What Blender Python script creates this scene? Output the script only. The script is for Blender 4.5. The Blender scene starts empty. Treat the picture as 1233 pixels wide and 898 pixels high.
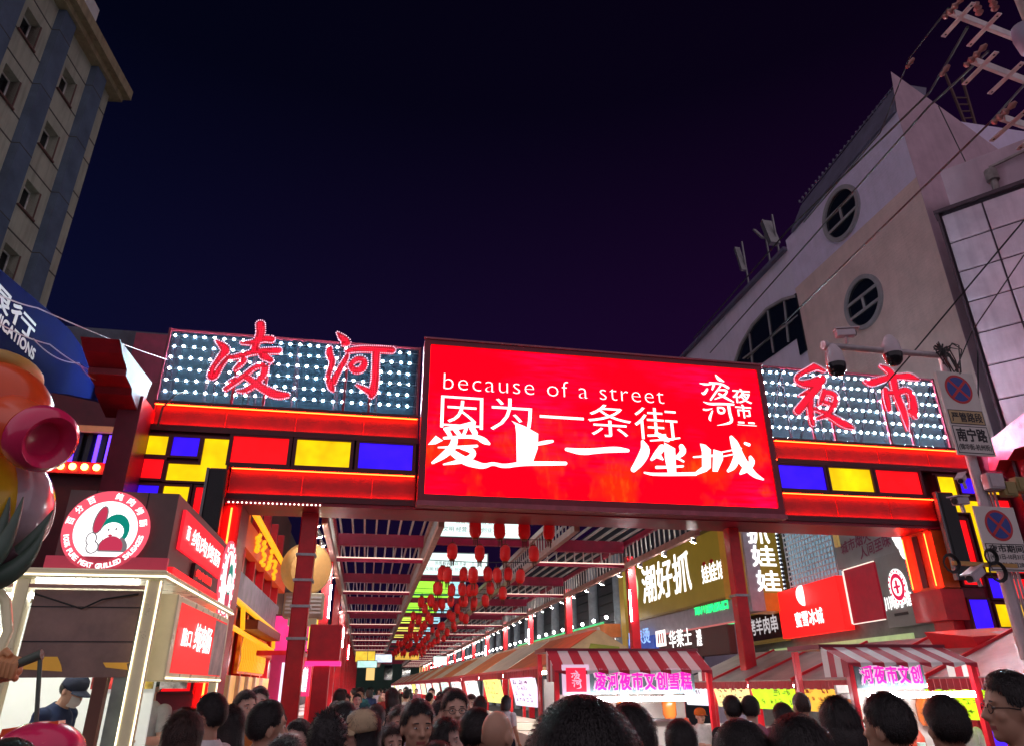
import bpy, bmesh, math, random
from math import sin, cos, pi, radians, sqrt, atan2
from mathutils import Vector, Matrix, noise
random.seed(7)
SC = bpy.context.scene
COL = SC.collection
V3 = Vector

# ------------------------------------------------------------------ camera
CAM_H = 1.75
FPX, CX, CY = 848.0, 616.5, 449.0            # focal length and centre, in pixels of the 1233 px wide photograph
PITCH, YAW, ROLL = radians(23.95), radians(11.1), radians(-0.40)
_f = V3((sin(YAW)*cos(PITCH), cos(YAW)*cos(PITCH), sin(PITCH)))
_r0 = V3((cos(YAW), -sin(YAW), 0)); _u0 = _r0.cross(_f)
_r = _r0*cos(ROLL) + _u0*sin(ROLL); _u = -_r0*sin(ROLL) + _u0*cos(ROLL)
EYE = V3((0, 0, CAM_H))
cd = bpy.data.cameras.new('camera'); cam = bpy.data.objects.new('camera', cd); COL.objects.link(cam)
M = Matrix((( _r.x, _u.x, -_f.x, 0), (_r.y, _u.y, -_f.y, 0), (_r.z, _u.z, -_f.z, CAM_H), (0, 0, 0, 1)))
cam.matrix_world = M
cd.sensor_fit = 'HORIZONTAL'; cd.sensor_width = 36; cd.lens = FPX/1233*36
cd.clip_start = 0.05; cd.clip_end = 2000
SC.camera = cam
def ray(x, y): return _r*((x-CX)/FPX) - _u*((y-CY)/FPX) + _f
def PY(x, y, Y): d = ray(x, y); return EYE + d*(Y/d.y)
def PX(x, y, X): d = ray(x, y); return EYE + d*(X/d.x)
def PZ(x, y, Z): d = ray(x, y); return EYE + d*((Z-CAM_H)/d.z)
def PP(x, y, p0, dr):                        # on the vertical plane through p0 that runs along dr
    n = V3((dr.y, -dr.x, 0)); d = ray(x, y); return EYE + d*((p0-EYE).dot(n)/d.dot(n))

# ------------------------------------------------------------------ night sky, dim skyglow, exposure
W = bpy.data.worlds.new('World'); SC.world = W; W.use_nodes = True
nt = W.node_tree; nt.nodes.clear()
tc = nt.nodes.new('ShaderNodeTexCoord'); sx = nt.nodes.new('ShaderNodeSeparateXYZ')
nt.links.new(tc.outputs['Generated'], sx.inputs[0])
rmp = nt.nodes.new('ShaderNodeValToRGB'); nt.links.new(sx.outputs['Z'], rmp.inputs[0])
e = rmp.color_ramp.elements
e[0].position = 0.0; e[0].color = (.006, .003, .014, 1)
e[1].position = 1.0; e[1].color = (.0009, .0007, .0030, 1)
for p, c in ((.24, (.0048, .0026, .0130)), (.36, (.0060, .0032, .0170)), (.46, (.0050, .0028, .0145)), (.7, (.0014, .0011, .0052))):
    k = e.new(p); k.color = (*c, 1)
# city glow: redder towards the market street's right, bluer to the left
rm2 = nt.nodes.new('ShaderNodeMapRange'); nt.links.new(sx.outputs['X'], rm2.inputs[0])
rm2.inputs[1].default_value = -.55; rm2.inputs[2].default_value = .55
mixc = nt.nodes.new('ShaderNodeMix'); mixc.data_type = 'RGBA'; mixc.blend_type = 'MIX'
mixc.inputs[6].default_value = (.20, .95, 1.05, 1); mixc.inputs[7].default_value = (1.45, .42, .95, 1)
nt.links.new(rm2.outputs[0], mixc.inputs[0])
mul = nt.nodes.new('ShaderNodeMix'); mul.data_type = 'RGBA'; mul.blend_type = 'MULTIPLY'; mul.inputs[0].default_value = 1
nt.links.new(rmp.outputs[0], mul.inputs[6]); nt.links.new(mixc.outputs[2], mul.inputs[7])
bg = nt.nodes.new('ShaderNodeBackground'); wo = nt.nodes.new('ShaderNodeOutputWorld')
nt.links.new(mul.outputs[2], bg.inputs[0]); bg.inputs[1].default_value = 1.0
nt.links.new(bg.outputs[0], wo.inputs[0])
sl = bpy.data.lights.new('night_sun', 'SUN'); sl.energy = .9; sl.angle = radians(150); sl.color = (1.0, .82, .93)
so = bpy.data.objects.new('night_sun', sl); COL.objects.link(so)
so.rotation_euler = V3((.12, .80, -.50)).to_track_quat('-Z', 'Y').to_euler()
SC.view_settings.view_transform = 'Standard'; SC.view_settings.look = 'None'
SC.view_settings.exposure = .45; SC.view_settings.gamma = 1
SC.cycles.use_denoising = True
SC.cycles.max_bounces = 6; SC.cycles.diffuse_bounces = 3; SC.cycles.glossy_bounces = 3
SC.cycles.transparent_max_bounces = 12; SC.cycles.sample_clamp_indirect = 4

# ------------------------------------------------------------------ materials
MATS = {}
def mat(name, col, rough=.6, metal=0, emit=0, ecol=None, var=.12, vscale=3.0, bump=0, bscale=40, spec=.5, alpha=1, coat=0, dirt=0, brick=None):
    if name in MATS: return MATS[name]
    m = bpy.data.materials.new(name); m.use_nodes = True; n = m.node_tree.nodes; l = m.node_tree.links
    b = n['Principled BSDF']
    b.inputs['Base Color'].default_value = (*col, 1); b.inputs['Roughness'].default_value = rough
    b.inputs['Metallic'].default_value = metal; b.inputs['Specular IOR Level'].default_value = spec
    if coat: b.inputs['Coat Weight'].default_value = coat; b.inputs['Coat Roughness'].default_value = .08
    g = n.new('ShaderNodeTexCoord')
    if var:
        t = n.new('ShaderNodeTexNoise'); t.inputs['Scale'].default_value = vscale; t.inputs['Detail'].default_value = 6; t.inputs['Roughness'].default_value = .62
        l.new(g.outputs['Object'], t.inputs['Vector'])
        r = n.new('ShaderNodeValToRGB'); l.new(t.outputs['Fac'], r.inputs[0])
        r.color_ramp.elements[0].position = .3; r.color_ramp.elements[1].position = .7
        r.color_ramp.elements[0].color = (*[max(0, c*(1-var*1.6)) for c in col], 1)
        r.color_ramp.elements[1].color = (*[min(1, c*(1+var)) for c in col], 1)
        l.new(r.outputs[0], b.inputs['Base Color'])
        rr = n.new('ShaderNodeMapRange'); l.new(t.outputs['Fac'], rr.inputs[0])
        rr.inputs[3].default_value = max(.03, rough*.8); rr.inputs[4].default_value = min(1, rough*1.25); l.new(rr.outputs[0], b.inputs['Roughness'])
        if dirt:                                       # streaky grime running down
            mp = n.new('ShaderNodeMapping'); mp.inputs['Scale'].default_value = (3.2, 3.2, .35); l.new(g.outputs['Object'], mp.inputs[0])
            t3 = n.new('ShaderNodeTexNoise'); t3.inputs['Scale'].default_value = 1.6; t3.inputs['Detail'].default_value = 8; l.new(mp.outputs[0], t3.inputs[0])
            r3 = n.new('ShaderNodeMapRange'); r3.inputs[1].default_value = .45; r3.inputs[2].default_value = .75; r3.inputs[3].default_value = 1; r3.inputs[4].default_value = 1-dirt; l.new(t3.outputs['Fac'], r3.inputs[0])
            mm = n.new('ShaderNodeMix'); mm.data_type = 'RGBA'; mm.blend_type = 'MULTIPLY'; mm.inputs[0].default_value = 1
            l.new(r.outputs[0], mm.inputs[6]); l.new(r3.outputs[0], mm.inputs[7]); l.new(mm.outputs[2], b.inputs['Base Color'])
    if bump:
        t2 = n.new('ShaderNodeTexNoise'); t2.inputs['Scale'].default_value = bscale; t2.inputs['Detail'].default_value = 4
        l.new(g.outputs['Object'], t2.inputs['Vector'])
        bp = n.new('ShaderNodeBump'); bp.inputs['Strength'].default_value = bump; bp.inputs['Distance'].default_value = .02
        l.new(t2.outputs['Fac'], bp.inputs['Height']); l.new(bp.outputs[0], b.inputs['Normal'])
    if brick:                                          # courses of painted brick, in relief
        s3 = n.new('ShaderNodeSeparateXYZ'); l.new(g.outputs['Object'], s3.inputs[0]); c3 = n.new('ShaderNodeCombineXYZ')
        l.new(s3.outputs['Y'], c3.inputs['X']); l.new(s3.outputs['Z'], c3.inputs['Y'])
        bt = n.new('ShaderNodeTexBrick'); l.new(c3.outputs[0], bt.inputs['Vector']); bt.inputs['Scale'].default_value = brick; bt.inputs['Mortar Size'].default_value = .025; bt.inputs['Color1'].default_value = (1, 1, 1, 1); bt.inputs['Color2'].default_value = (.8, .8, .8, 1); bt.inputs['Mortar'].default_value = (.2, .2, .2, 1)
        b2 = n.new('ShaderNodeBump'); b2.inputs['Strength'].default_value = .55; b2.inputs['Distance'].default_value = .03; l.new(bt.outputs['Color'], b2.inputs['Height'])
        if bump: l.new(bp.outputs[0], b2.inputs['Normal'])
        l.new(b2.outputs[0], b.inputs['Normal'])
    if emit:
        b.inputs['Emission Color'].default_value = (*(ecol or col), 1); b.inputs['Emission Strength'].default_value = emit
    if alpha < 1: b.inputs['Alpha'].default_value = alpha
    MATS[name] = m; return m
def glow(name, col, s, var=0, vscale=2): 
    """a lit sign face or lamp: emits, slightly uneven when var is set"""
    if name in MATS: return MATS[name]
    m = mat(name, tuple(min(.5, c*.22+.01) for c in col), .4, var=0, emit=s, ecol=col, spec=.12)
    if var:
        n = m.node_tree.nodes; l = m.node_tree.links; b = n['Principled BSDF']
        g = n.new('ShaderNodeTexCoord'); t = n.new('ShaderNodeTexNoise'); t.inputs['Scale'].default_value = vscale; t.inputs['Detail'].default_value = 2
        l.new(g.outputs['Object'], t.inputs['Vector']); r = n.new('ShaderNodeMapRange'); l.new(t.outputs['Fac'], r.inputs[0])
        r.inputs[1].default_value = .3; r.inputs[2].default_value = .7; r.inputs[3].default_value = s*(1-var); r.inputs[4].default_value = s*(1+var)
        l.new(r.outputs[0], b.inputs['Emission Strength'])
    return m

# ------------------------------------------------------------------ mesh collector
class MB:
    def __init__(s): s.v = []; s.f = []; s.mi = []; s.sm = []
    def add(s, vs, fs, mi=0, smooth=False):
        o = len(s.v); s.v += [tuple(p) for p in vs]
        for f in fs: s.f.append(tuple(i+o for i in f)); s.mi.append(mi); s.sm.append(smooth)
        return s
    def box(s, x0, x1, y0, y1, z0, z1, mi=0, bev=0):
        c = V3(((x0+x1)/2, (y0+y1)/2, (z0+z1)/2))
        return s.obox(c, V3((abs(x1-x0)/2, 0, 0)), V3((0, abs(y1-y0)/2, 0)), V3((0, 0, abs(z1-z0)/2)), mi, bev)
    def obox(s, c, ax, ay, az, mi=0, bev=0):
        c = V3(c)
        if bev <= 0:
            vs = [c+ax*i+ay*j+az*k for k in (-1, 1) for j in (-1, 1) for i in (-1, 1)]
            return s.add(vs, [(0, 2, 3, 1), (4, 5, 7, 6), (0, 1, 5, 4), (2, 6, 7, 3), (0, 4, 6, 2), (1, 3, 7, 5)], mi)
        A = [ax, ay, az]; L = [max(a.length, 1e-6) for a in A]; bev = min(bev, *(q*.45 for q in L)); r = [1-bev/q for q in L]
        vs = []; idx = {}
        for sg in [(i, j, k) for k in (-1, 1) for j in (-1, 1) for i in (-1, 1)]:
            for ax_ in range(3):
                w = [sg[t]*(1 if t == ax_ else r[t]) for t in range(3)]
                idx[sg, ax_] = len(vs); vs.append(c+A[0]*w[0]+A[1]*w[1]+A[2]*w[2])
        fs = []
        for a in range(3):
            b, d = (a+1) % 3, (a+2) % 3
            for sg in (-1, 1):
                q = []
                for (p, t) in ((-1, -1), (1, -1), (1, 1), (-1, 1)):
                    k = [0, 0, 0]; k[a] = sg; k[b] = p; k[d] = t; q.append(idx[tuple(k), a])
                fs.append(q if sg > 0 else q[::-1])
            for s1 in (-1, 1):
                for s2 in (-1, 1):
                    k0 = [0, 0, 0]; k1 = [0, 0, 0]; k0[a] = -1; k1[a] = 1
                    for k in (k0, k1): k[b] = s1; k[d] = s2
                    k0 = tuple(k0); k1 = tuple(k1)
                    fs.append((idx[k0, b], idx[k1, b], idx[k1, d], idx[k0, d]))
        for sg in [(i, j, k) for k in (-1, 1) for j in (-1, 1) for i in (-1, 1)]: fs.append((idx[sg, 0], idx[sg, 1], idx[sg, 2]))
        return s.add(vs, fs, mi)
    def quad(s, a, b, c, d, mi=0): return s.add([a, b, c, d], [(0, 1, 2, 3)], mi)
    def bar(s, a, b, w, h=None, mi=0, up=(0, 0, 1), bev=0):
        a, b = V3(a), V3(b); h = h or w; d = b-a; L = d.length
        if L < 1e-6: return s
        d /= L; up = V3(up)
        if abs(d.dot(up)) > .98: up = V3((0, 1, 0))
        x = d.cross(up).normalized(); y = x.cross(d)
        return s.obox((a+b)/2, d*(L/2), x*(w/2), y*(h/2), mi, bev)
    def tube(s, pts, r, n=8, mi=0, cap=True, smooth=True):
        pts = [V3(p) for p in pts]; N = len(pts); rs = r if isinstance(r, (list, tuple)) else [r]*N
        vs = []; fs = []; px = None
        for i, p in enumerate(pts):
            d = (pts[min(i+1, N-1)]-pts[max(i-1, 0)]).normalized()
            if px is None:
                px = d.cross(V3((0, 0, 1)));  px = d.cross(V3((0, 1, 0))) if px.length < .05 else px
            else: px = px - d*px.dot(d)
            px.normalize(); py = d.cross(px)
            for k in range(n):
                a = 2*pi*k/n; vs.append(p+(px*cos(a)+py*sin(a))*rs[i])
        for i in range(N-1):
            for k in range(n):
                k2 = (k+1) % n; fs.append((i*n+k, i*n+k2, (i+1)*n+k2, (i+1)*n+k))
        if cap: fs.append(tuple(range(n))[::-1]); fs.append(tuple((N-1)*n+k for k in range(n)))
        return s.add(vs, fs, mi, smooth)
    def lathe(s, c, prof, n=16, mi=0, axis=V3((0, 0, 1)), smooth=True, sx=1, sy=1):
        c = V3(c); axis = axis.normalized(); x = axis.cross(V3((0, 1, 0)));  x = axis.cross(V3((1, 0, 0))) if x.length < .05 else x
        x.normalize(); y = axis.cross(x); vs = []; fs = []
        for (r, h) in prof:
            for k in range(n):
                a = 2*pi*k/n; vs.append(c+axis*h+x*(cos(a)*r*sx)+y*(sin(a)*r*sy))
        for i in range(len(prof)-1):
            for k in range(n):
                k2 = (k+1) % n; fs.append((i*n+k, i*n+k2, (i+1)*n+k2, (i+1)*n+k))
        fs.append(tuple(range(n))[::-1]); fs.append(tuple((len(prof)-1)*n+k for k in range(n)))
        return s.add(vs, fs, mi, smooth)
    def ball(s, c, rx, ry=None, rz=None, n=12, m=8, mi=0, rot=None):
        ry = ry or rx; rz = rz or rx; c = V3(c); vs = []; fs = []
        for i in range(m+1):
            t = pi*i/m
            for k in range(n):
                a = 2*pi*k/n; p = V3((rx*sin(t)*cos(a), ry*sin(t)*sin(a), rz*cos(t)))
                if rot: p = rot @ p
                vs.append(c+p)
        for i in range(m):
            for k in range(n):
                k2 = (k+1) % n; fs.append((i*n+k, (i+1)*n+k, (i+1)*n+k2, i*n+k2))
        return s.add(vs, fs, mi, True)
    def prism(s, poly, off, mi=0):            # poly: 3-D outline, extruded by off
        poly = [V3(p) for p in poly]; off = V3(off); n = len(poly)
        fs = [tuple(range(n)), tuple(range(2*n-1, n-1, -1))] + [(i, (i+1) % n, n+(i+1) % n, n+i) for i in range(n)]
        return s.add(poly+[p+off for p in poly], fs, mi)
    def plate(s, o, ux, uz, poly, depth, mi=0):   # 2-D outline in a local frame, extruded along the normal toward the viewer
        o = V3(o); nn = ux.cross(uz).normalized(); 
        return s.prism([o+ux*a+uz*b for a, b in poly], nn*depth, mi)
    def build(s, name, mats, parent=None, base=None, **props):
        if not isinstance(mats, (list, tuple)): mats = [mats]
        root = parent
        while root is not None and root.parent is not None: root = root.parent
        off = V3(root.location) if root is not None else V3(base if base is not None else (0, 0, 0))
        me = bpy.data.meshes.new(name); me.from_pydata([(p[0]-off.x, p[1]-off.y, p[2]-off.z) for p in s.v], [], s.f)
        for m in mats: me.materials.append(m)
        if len(mats) > 1: me.polygons.foreach_set('material_index', s.mi)
        if any(s.sm): me.polygons.foreach_set('use_smooth', s.sm)
        me.update()
        if any(s.sm): me.set_sharp_from_angle(angle=radians(50))
        o = bpy.data.objects.new(name, me); COL.objects.link(o)
        if parent is not None: o.parent = parent
        else: o.location = off
        for k, val in props.items(): o[k] = val
        return o
def thing(name, loc, label, cat, group=None, rz=0):
    o = bpy.data.objects.new(name, None); COL.objects.link(o); o.location = loc; o.rotation_euler = (0, 0, rz); o.empty_display_size = .3
    tag(o, label, cat, group); return o
def tag(o, label, cat, group=None):
    o['label'] = label; o['category'] = cat
    if group: o['group'] = group
    return o
def copy_tree(o, parent=None):
    c = o.copy(); COL.objects.link(c)
    if parent is not None: c.parent = parent
    for ch in list(o.children): copy_tree(ch, c)
    return c

# ------------------------------------------------------------------ lettering
_tx = {}
def glyphs(text, bold=0.0, depth=0.0, spacing=1.0, line=1.0):
    k = (text, bold, depth, spacing)
    if k in _tx: return _tx[k]
    c = bpy.data.curves.new('t', 'FONT'); c.body = text; c.resolution_u = 3; c.offset = bold; c.extrude = depth; c.fill_mode = 'BOTH' if depth else 'FRONT'
    c.space_character = spacing; c.space_line = line
    o = bpy.data.objects.new('t', c); COL.objects.link(o)
    me = o.evaluated_get(bpy.context.evaluated_depsgraph_get()).to_mesh()
    vs = [v.co.copy() for v in me.vertices]; fs = [tuple(p.vertices) for p in me.polygons]
    x0 = min(v.x for v in vs); x1 = max(v.x for v in vs); y0 = min(v.y for v in vs); y1 = max(v.y for v in vs)
    vs = [V3(((v.x-x0)/(x1-x0), (v.y-y0)/max(1e-6, y1-y0), v.z)) for v in vs]
    bpy.data.objects.remove(o); bpy.data.curves.remove(c)
    _tx[k] = (vs, fs); return _tx[k]
def text_on(mb, text, o, ux, uz, bold=.0, depth=.0, proud=.006, mi=0, spacing=1.0, shear=0, thin=0):
    """text filling the parallelogram o + ux, uz (lower-left corner, right and up edges), lying proud of it"""
    vs, fs = glyphs(text, thin, .01 if depth else 0, spacing); ux, uz, o = V3(ux), V3(uz), V3(o); n = ux.cross(uz).normalized()
    e = bold*uz.length; hx, hz = ux.normalized(), uz.normalized()      # heavier strokes: shifted copies
    for k, (a, b) in enumerate([(0, 0)]+([(-1, -1), (1, 1), (1, -1), (-1, 1)] if bold else [])):
        q = o+hx*(a*e)+hz*(b*e)+n*(proud+k*.0007)
        mb.add([q+ux*(v.x+shear*v.y)+uz*v.y+n*(depth*(.5+v.z/.02) if depth else 0) for v in vs], fs, mi)
    return mb
def text_px(mb, text, pf, x0, y0, x1, y1, xb0=None, xb1=None, yr=None, yrb=None, **k):
    """helper: put text into the photo-measured quad, on the plane given by pf(x, y)"""
    bl = pf(xb0 if xb0 is not None else x0, y1); br = pf(xb1 if xb1 is not None else x1, yrb if yrb is not None else y1)
    tl = pf(x0, y0)
    return text_on(mb, text, bl, br-bl, tl-bl, **k)

# brush strokes: (x, y, width) polylines or plain outlines in crop pixels
def stroke_pts(st, step):
    out = []
    for (a, b) in zip(st[:-1], st[1:]):
        n = max(1, int(math.hypot(b[0]-a[0], b[1]-a[1])/step))
        for i in range(n): t = i/n; out.append(tuple(a[j]+(b[j]-a[j])*t for j in range(3)))
    out.append(st[-1]); return out
def smooth_stroke(st, it=2):
    for _ in range(it):
        q = [st[0]]
        for a, b in zip(st[:-1], st[1:]):
            q.append(tuple(a[i]*.75+b[i]*.25 for i in range(3))); q.append(tuple(a[i]*.25+b[i]*.75 for i in range(3)))
        q.append(st[-1]); st = q
    return st
def ribbon2d(st):
    st = smooth_stroke([tuple(map(float, p)) for p in st]); L = []; R = []
    for i, p in enumerate(st):
        a = st[max(0, i-1)]; b = st[min(len(st)-1, i+1)]; dx, dy = b[0]-a[0], b[1]-a[1]; q = math.hypot(dx, dy) or 1
        nx, ny = -dy/q, dx/q; w = p[2]/2; L.append((p[0]+nx*w, p[1]+ny*w)); R.append((p[0]-nx*w, p[1]-ny*w))
    vs = L+R; n = len(L); fs = [(i, i+1, n+i+1, n+i) for i in range(n-1)]
    for (c, flip) in ((st[0], -1), (st[-1], 1)):     # rounded ends
        a = st[1] if flip < 0 else st[-2]; ang = atan2(c[1]-a[1], c[0]-a[0]); o = len(vs); vs.append((c[0], c[1]))
        for k in range(7): t = ang-pi/2+pi*k/6; vs.append((c[0]+cos(t)*c[2]/2, c[1]+sin(t)*c[2]/2))
        fs += [(o, o+1+k, o+2+k) for k in range(6)]
    return vs, fs
CH_LING = [[(165,245,20),(235,300,80),(265,340,95),(190,420,50),(110,540,50),(112,600,78),(150,590,70),(220,480,40),(300,390,30)],
 [(600,85,88),(605,180,85),(560,260,70),(540,330,70)],[(415,265,30),(520,265,55),(640,220,70),(705,230,75)],
 [(310,410,45),(420,385,58),(560,345,60),(775,340,70)],[(630,390,85),(700,435,55)],[(440,430,55),(400,480,58),(345,525,30)],
 [(620,478,55),(540,500,45),(470,560,50),(390,620,58),(255,715,45)],[(645,510,70),(635,570,65),(560,660,60),(450,735,55),(375,735,26)],
 [(440,580,55),(520,640,65),(640,720,85),(760,775,95),(860,775,55)],[(350,615,36),(290,640,18)]]
CH_HE = [[(240,95,22),(290,150,85),(350,200,85),(300,215,50)],[(150,260,58),(150,340,78),(190,400,60),(150,510,48),(130,580,50),(170,680,76),(185,710,40)],
 [(190,620,75),(250,500,58),(320,390,56),(345,330,36)],[(345,285,58),(480,265,68),(650,270,75),(825,280,75)],
 [(655,290,85),(650,450,78),(645,620,78),(620,730,95),(600,775,55)],[(600,735,75),(500,680,48),(440,650,18)],
 [(380,430,52),(440,370,62),(520,370,70),(535,430,70),(490,495,75),(410,500,72),(375,440,55)]]
CH_YE = [[(330,100,65),(230,150,48),(125,205,38),(140,270,48),(260,290,85),(395,250,100),(420,220,60)],[(330,95,58),(430,140,38)],
 [(380,290,78),(300,380,85),(230,480,76),(145,575,76)],[(290,440,58),(280,560,68),(308,710,55)],[(270,365,48),(165,410,18)],
 [(440,360,56),(400,470,48),(385,500,30)],[(450,372,56),(540,385,66),(570,445,58),(530,530,58),(470,620,48),(355,658,26)],
 [(330,550,46),(420,580,46),(520,640,66),(640,710,92),(745,752,40)],[(440,480,46),(490,492,46)]]
CH_SHI = [[(280,92,28),(370,135,76),(410,200,85),(430,300,78),(460,420,78),(520,560,76),(560,700,56),(575,785,14)],
 [(115,258,38),(175,278,82),(300,235,58),(420,205,58),(500,205,50),(600,202,82),(685,235,28)],[(335,350,58),(350,460,76),(370,565,48)],
 [(340,372,48),(440,390,48),(520,352,58),(590,352,66),(630,440,76),(640,560,92),(658,635,48)],[(620,588,76),(580,570,28)]]
# ------------------------------------------------------------------ shared materials
m_maroon = mat('maroon_paint', (.19, .006, .026), .38, var=.18, bump=.05, bscale=18)
m_red = mat('red_paint', (.66, .006, .018), .38, var=.14, bump=.04, bscale=20, coat=.15)
m_dkred = mat('dark_red_paint', (.10, .004, .014), .45, var=.2)
m_beam = mat('beam_red_sheet', (.56, .012, .012), .42, var=.22, vscale=1.6, bump=.05, bscale=9)
m_black = mat('black_plastic', (.012, .012, .015), .45, var=.2)
m_grey = mat('grey_metal', (.22, .22, .23), .42, metal=.6, var=.15)
m_white = mat('white_paint', (.72, .71, .69), .5, var=.08)
m_steel = mat('galvanised_steel', (.42, .42, .44), .38, metal=.85, var=.2, vscale=8)
m_ground = mat('asphalt', (.055, .053, .052), .75, var=.3, vscale=1.2, bump=.35, bscale=60)
g_red = glow('lit_red_panel', (1, .004, .008), 1.0, .30, 1.7)
g_yel = glow('lit_yellow_panel', (1, .62, .002), .88, .26, 1.9)
g_blu = glow('lit_blue_panel', (.035, .006, 1), .95, .28, 2.1)
g_orange_led = glow('orange_red_led', (1, .020, .003), 42)
g_white_led = glow('cool_white_led', (.66, .90, 1), 420)
g_warm = glow('warm_bulb', (1, .45, .08), 8)
g_white = glow('lit_white_face', (1, .98, .97), 1.5)
g_tube = glow('white_led_tube', (1, .98, 1), 30)
PCOL = {'r': (g_red, 'lit red panel'), 'y': (g_yel, 'lit yellow panel'), 'b': (g_blu, 'lit blue panel')}

# ------------------------------------------------------------------ ground
g = MB(); g.quad((-400, -300, 0), (400, -300, 0), (400, 900, 0), (-400, 900, 0)); g.build('ground', m_ground, kind='structure')
pv = MB(); m_pave = mat('paving', (.16, .15, .15), .6, var=.2, vscale=4, bump=.15)
for i in range(26):
    for j in range(60):
        x = -2.4+i*.5; y = 15.8+j*.5
        pv.box(x+.008, x+.492, y+.008, y+.492, .004, .03+random.random()*.004)
pv.build('street_paving', m_pave, kind='structure')

# ------------------------------------------------------------------ the gate
GY = 14.5
gate = thing('market_gate', (5, 15, 0), 'dark red market gate with lit red yellow and blue panels, spanning the street', 'gate')
XL, XR = PY(186, 483, GY).x, 14.72
xs0, xs1 = PY(505, 500, GY).x, PY(929, 522, GY).x
zU1 = PY(186, 484, GY).z; zU0 = PY(186, 515, GY).z; zP1 = PY(300, 523, GY).z; zP0 = PY(300, 561, GY).z; zL0 = PY(300, 599, GY).z
# the long box beams, above and below the row of panels
for (a, b, nm) in ((zU0, zU1, 'upper_beam'), (zL0, zP0-.02, 'lower_beam')):
    for (x0, x1) in ((XL if nm[0] == 'u' else -2.92, xs0-.01), (xs1+.01, XR if nm[0] == 'u' else 13.2)):
        b_ = MB().box(x0, x1, GY+.08, GY+1.0, a+.03, b-.03)
        ob = b_.build(nm, m_beam, gate)
        t = MB().box(x0, x1, GY-.06, GY+.1, b-.03, b+.04).box(x0, x1, GY-.06, GY+.1, a-.05, a+.03).box(x0, x1, GY-.06, GY-.045, a+.031, a+.075)
        k = x0+.02
        while k < x1-.02: t.box(k, min(k+1.38, x1), GY+.07, GY+.075, a+.031, b-.031); k += 1.4
        t.build('beam_lip', m_dkred, ob)
        led = MB(); led.box(x0+.03, x1-.03, GY-.03, GY+.03, a+.032, a+.042).box(x0+.03, x1-.03, GY-.03, GY+.01, b-.042, b-.032)
        k = x0+.05
        while k < x1-.05: led.box(k, k+.022, GY+.05, GY+.07, a+.045, a+.085); k += .085
        led.build('led_strip', g_orange_led, ob)
MB().box(XL, XR, GY+.25, GY+1.0, zP0-.02, zU0+.03).build('back_box', m_dkred, gate)
MB().box(-2.92, 13.2, GY-.02, GY+1.02, zL0-.12, zL0-.03).build('soffit', mat('soffit_sheet', (.34, .008, .035), .4, var=.2), gate)
# three panels either side of the screen
def panel(poly, c, parent, y=GY, d=.05):
    g_, lab = PCOL[c]
    o = MB().prism([(p[0], y, p[1]) for p in poly], (0, d, 0)).build('panel', g_, parent); o['label'] = lab; return o
def rect(a): return [(a[0], a[2]), (a[1], a[2]), (a[1], a[3]), (a[0], a[3])]
zb0, zb1 = zP0+.06, zP1-.05
pl = [(276, 349, 'r'), (354, 424, 'y'), (430, 499, 'b')]; pr = [(936, 994, 'b'), (996, 1050, 'y'), (1052, 1107, 'r')]
for a, b, c in pl+pr:
    yy = 545 if a < 600 else 572
    x0, x1 = PY(a, yy, GY).x, PY(b, yy, GY).x
    panel(rect((x0+.04, x1-.04, zb0, zb1)), c, gate)
    fr = MB()
    for (u0, u1, v0, v1) in ((x0-.03, x0+.04, zb0-.06, zb1+.06), (x1-.04, x1+.03, zb0-.06, zb1+.06), (x0+.04, x1-.04, zb1, zb1+.06), (x0+.04, x1-.04, zb0-.06, zb0)):
        fr.box(u0, u1, GY-.05, GY+.24, v0, v1)
    fr.build('panel_frame', m_dkred, gate)
# pillars of coloured cells
def pillar(x0, x1, z0, z1, cells, flip):
    p = MB().box(x0, x1, GY+.05, GY+1.1, z0, z1).build('pillar', m_maroon, gate)
    cw = (x1-x0)/3; hh = .48
    n = int((z1-z0)/hh)
    fr = MB()
    for poly, c in cells:
        q = [((x1-u*cw) if flip else (x0+u*cw), z1-.10-v*hh) for u, v in poly]
        cxm = sum(a for a, b in q)/len(q); czm = sum(b for a, b in q)/len(q)
        # shrink each outline edge inwards by 4 cm
        xsn = sorted(set(round(a, 4) for a, b in q)); 
        m = len(q); area = sum(q[i][0]*q[(i+1) % m][1]-q[(i+1) % m][0]*q[i][1] for i in range(m)); sgn = 1 if area > 0 else -1
        out = []
        for i in range(m):
            a, b_, c_ = q[i-1], q[i], q[(i+1) % m]
            n1 = V3((b_[1]-a[1], -(b_[0]-a[0]), 0)).normalized()*-sgn; n2 = V3((c_[1]-b_[1], -(c_[0]-b_[0]), 0)).normalized()*-sgn
            out.append((b_[0]+(n1.x+n2.x)*.045, b_[1]+(n1.y+n2.y)*.045))
        panel(out, c, p, GY+.0, .049)
        for i in range(m):
            a, b_ = q[i], q[(i+1) % m]; i0, i1 = out[i], out[(i+1) % m]
            fr.prism([(a[0], GY-.045, a[1]), (b_[0], GY-.045, b_[1]), (i1[0], GY-.045, i1[1]), (i0[0], GY-.045, i0[1])], (0, .094, 0))
    fr.build('cell_frame', m_dkred, p)
    return p
R4 = lambda u, v, w=1, h=1: [(u, v), (u+w, v), (u+w, v+h), (u, v+h)]
zt = zU0-.02
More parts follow.
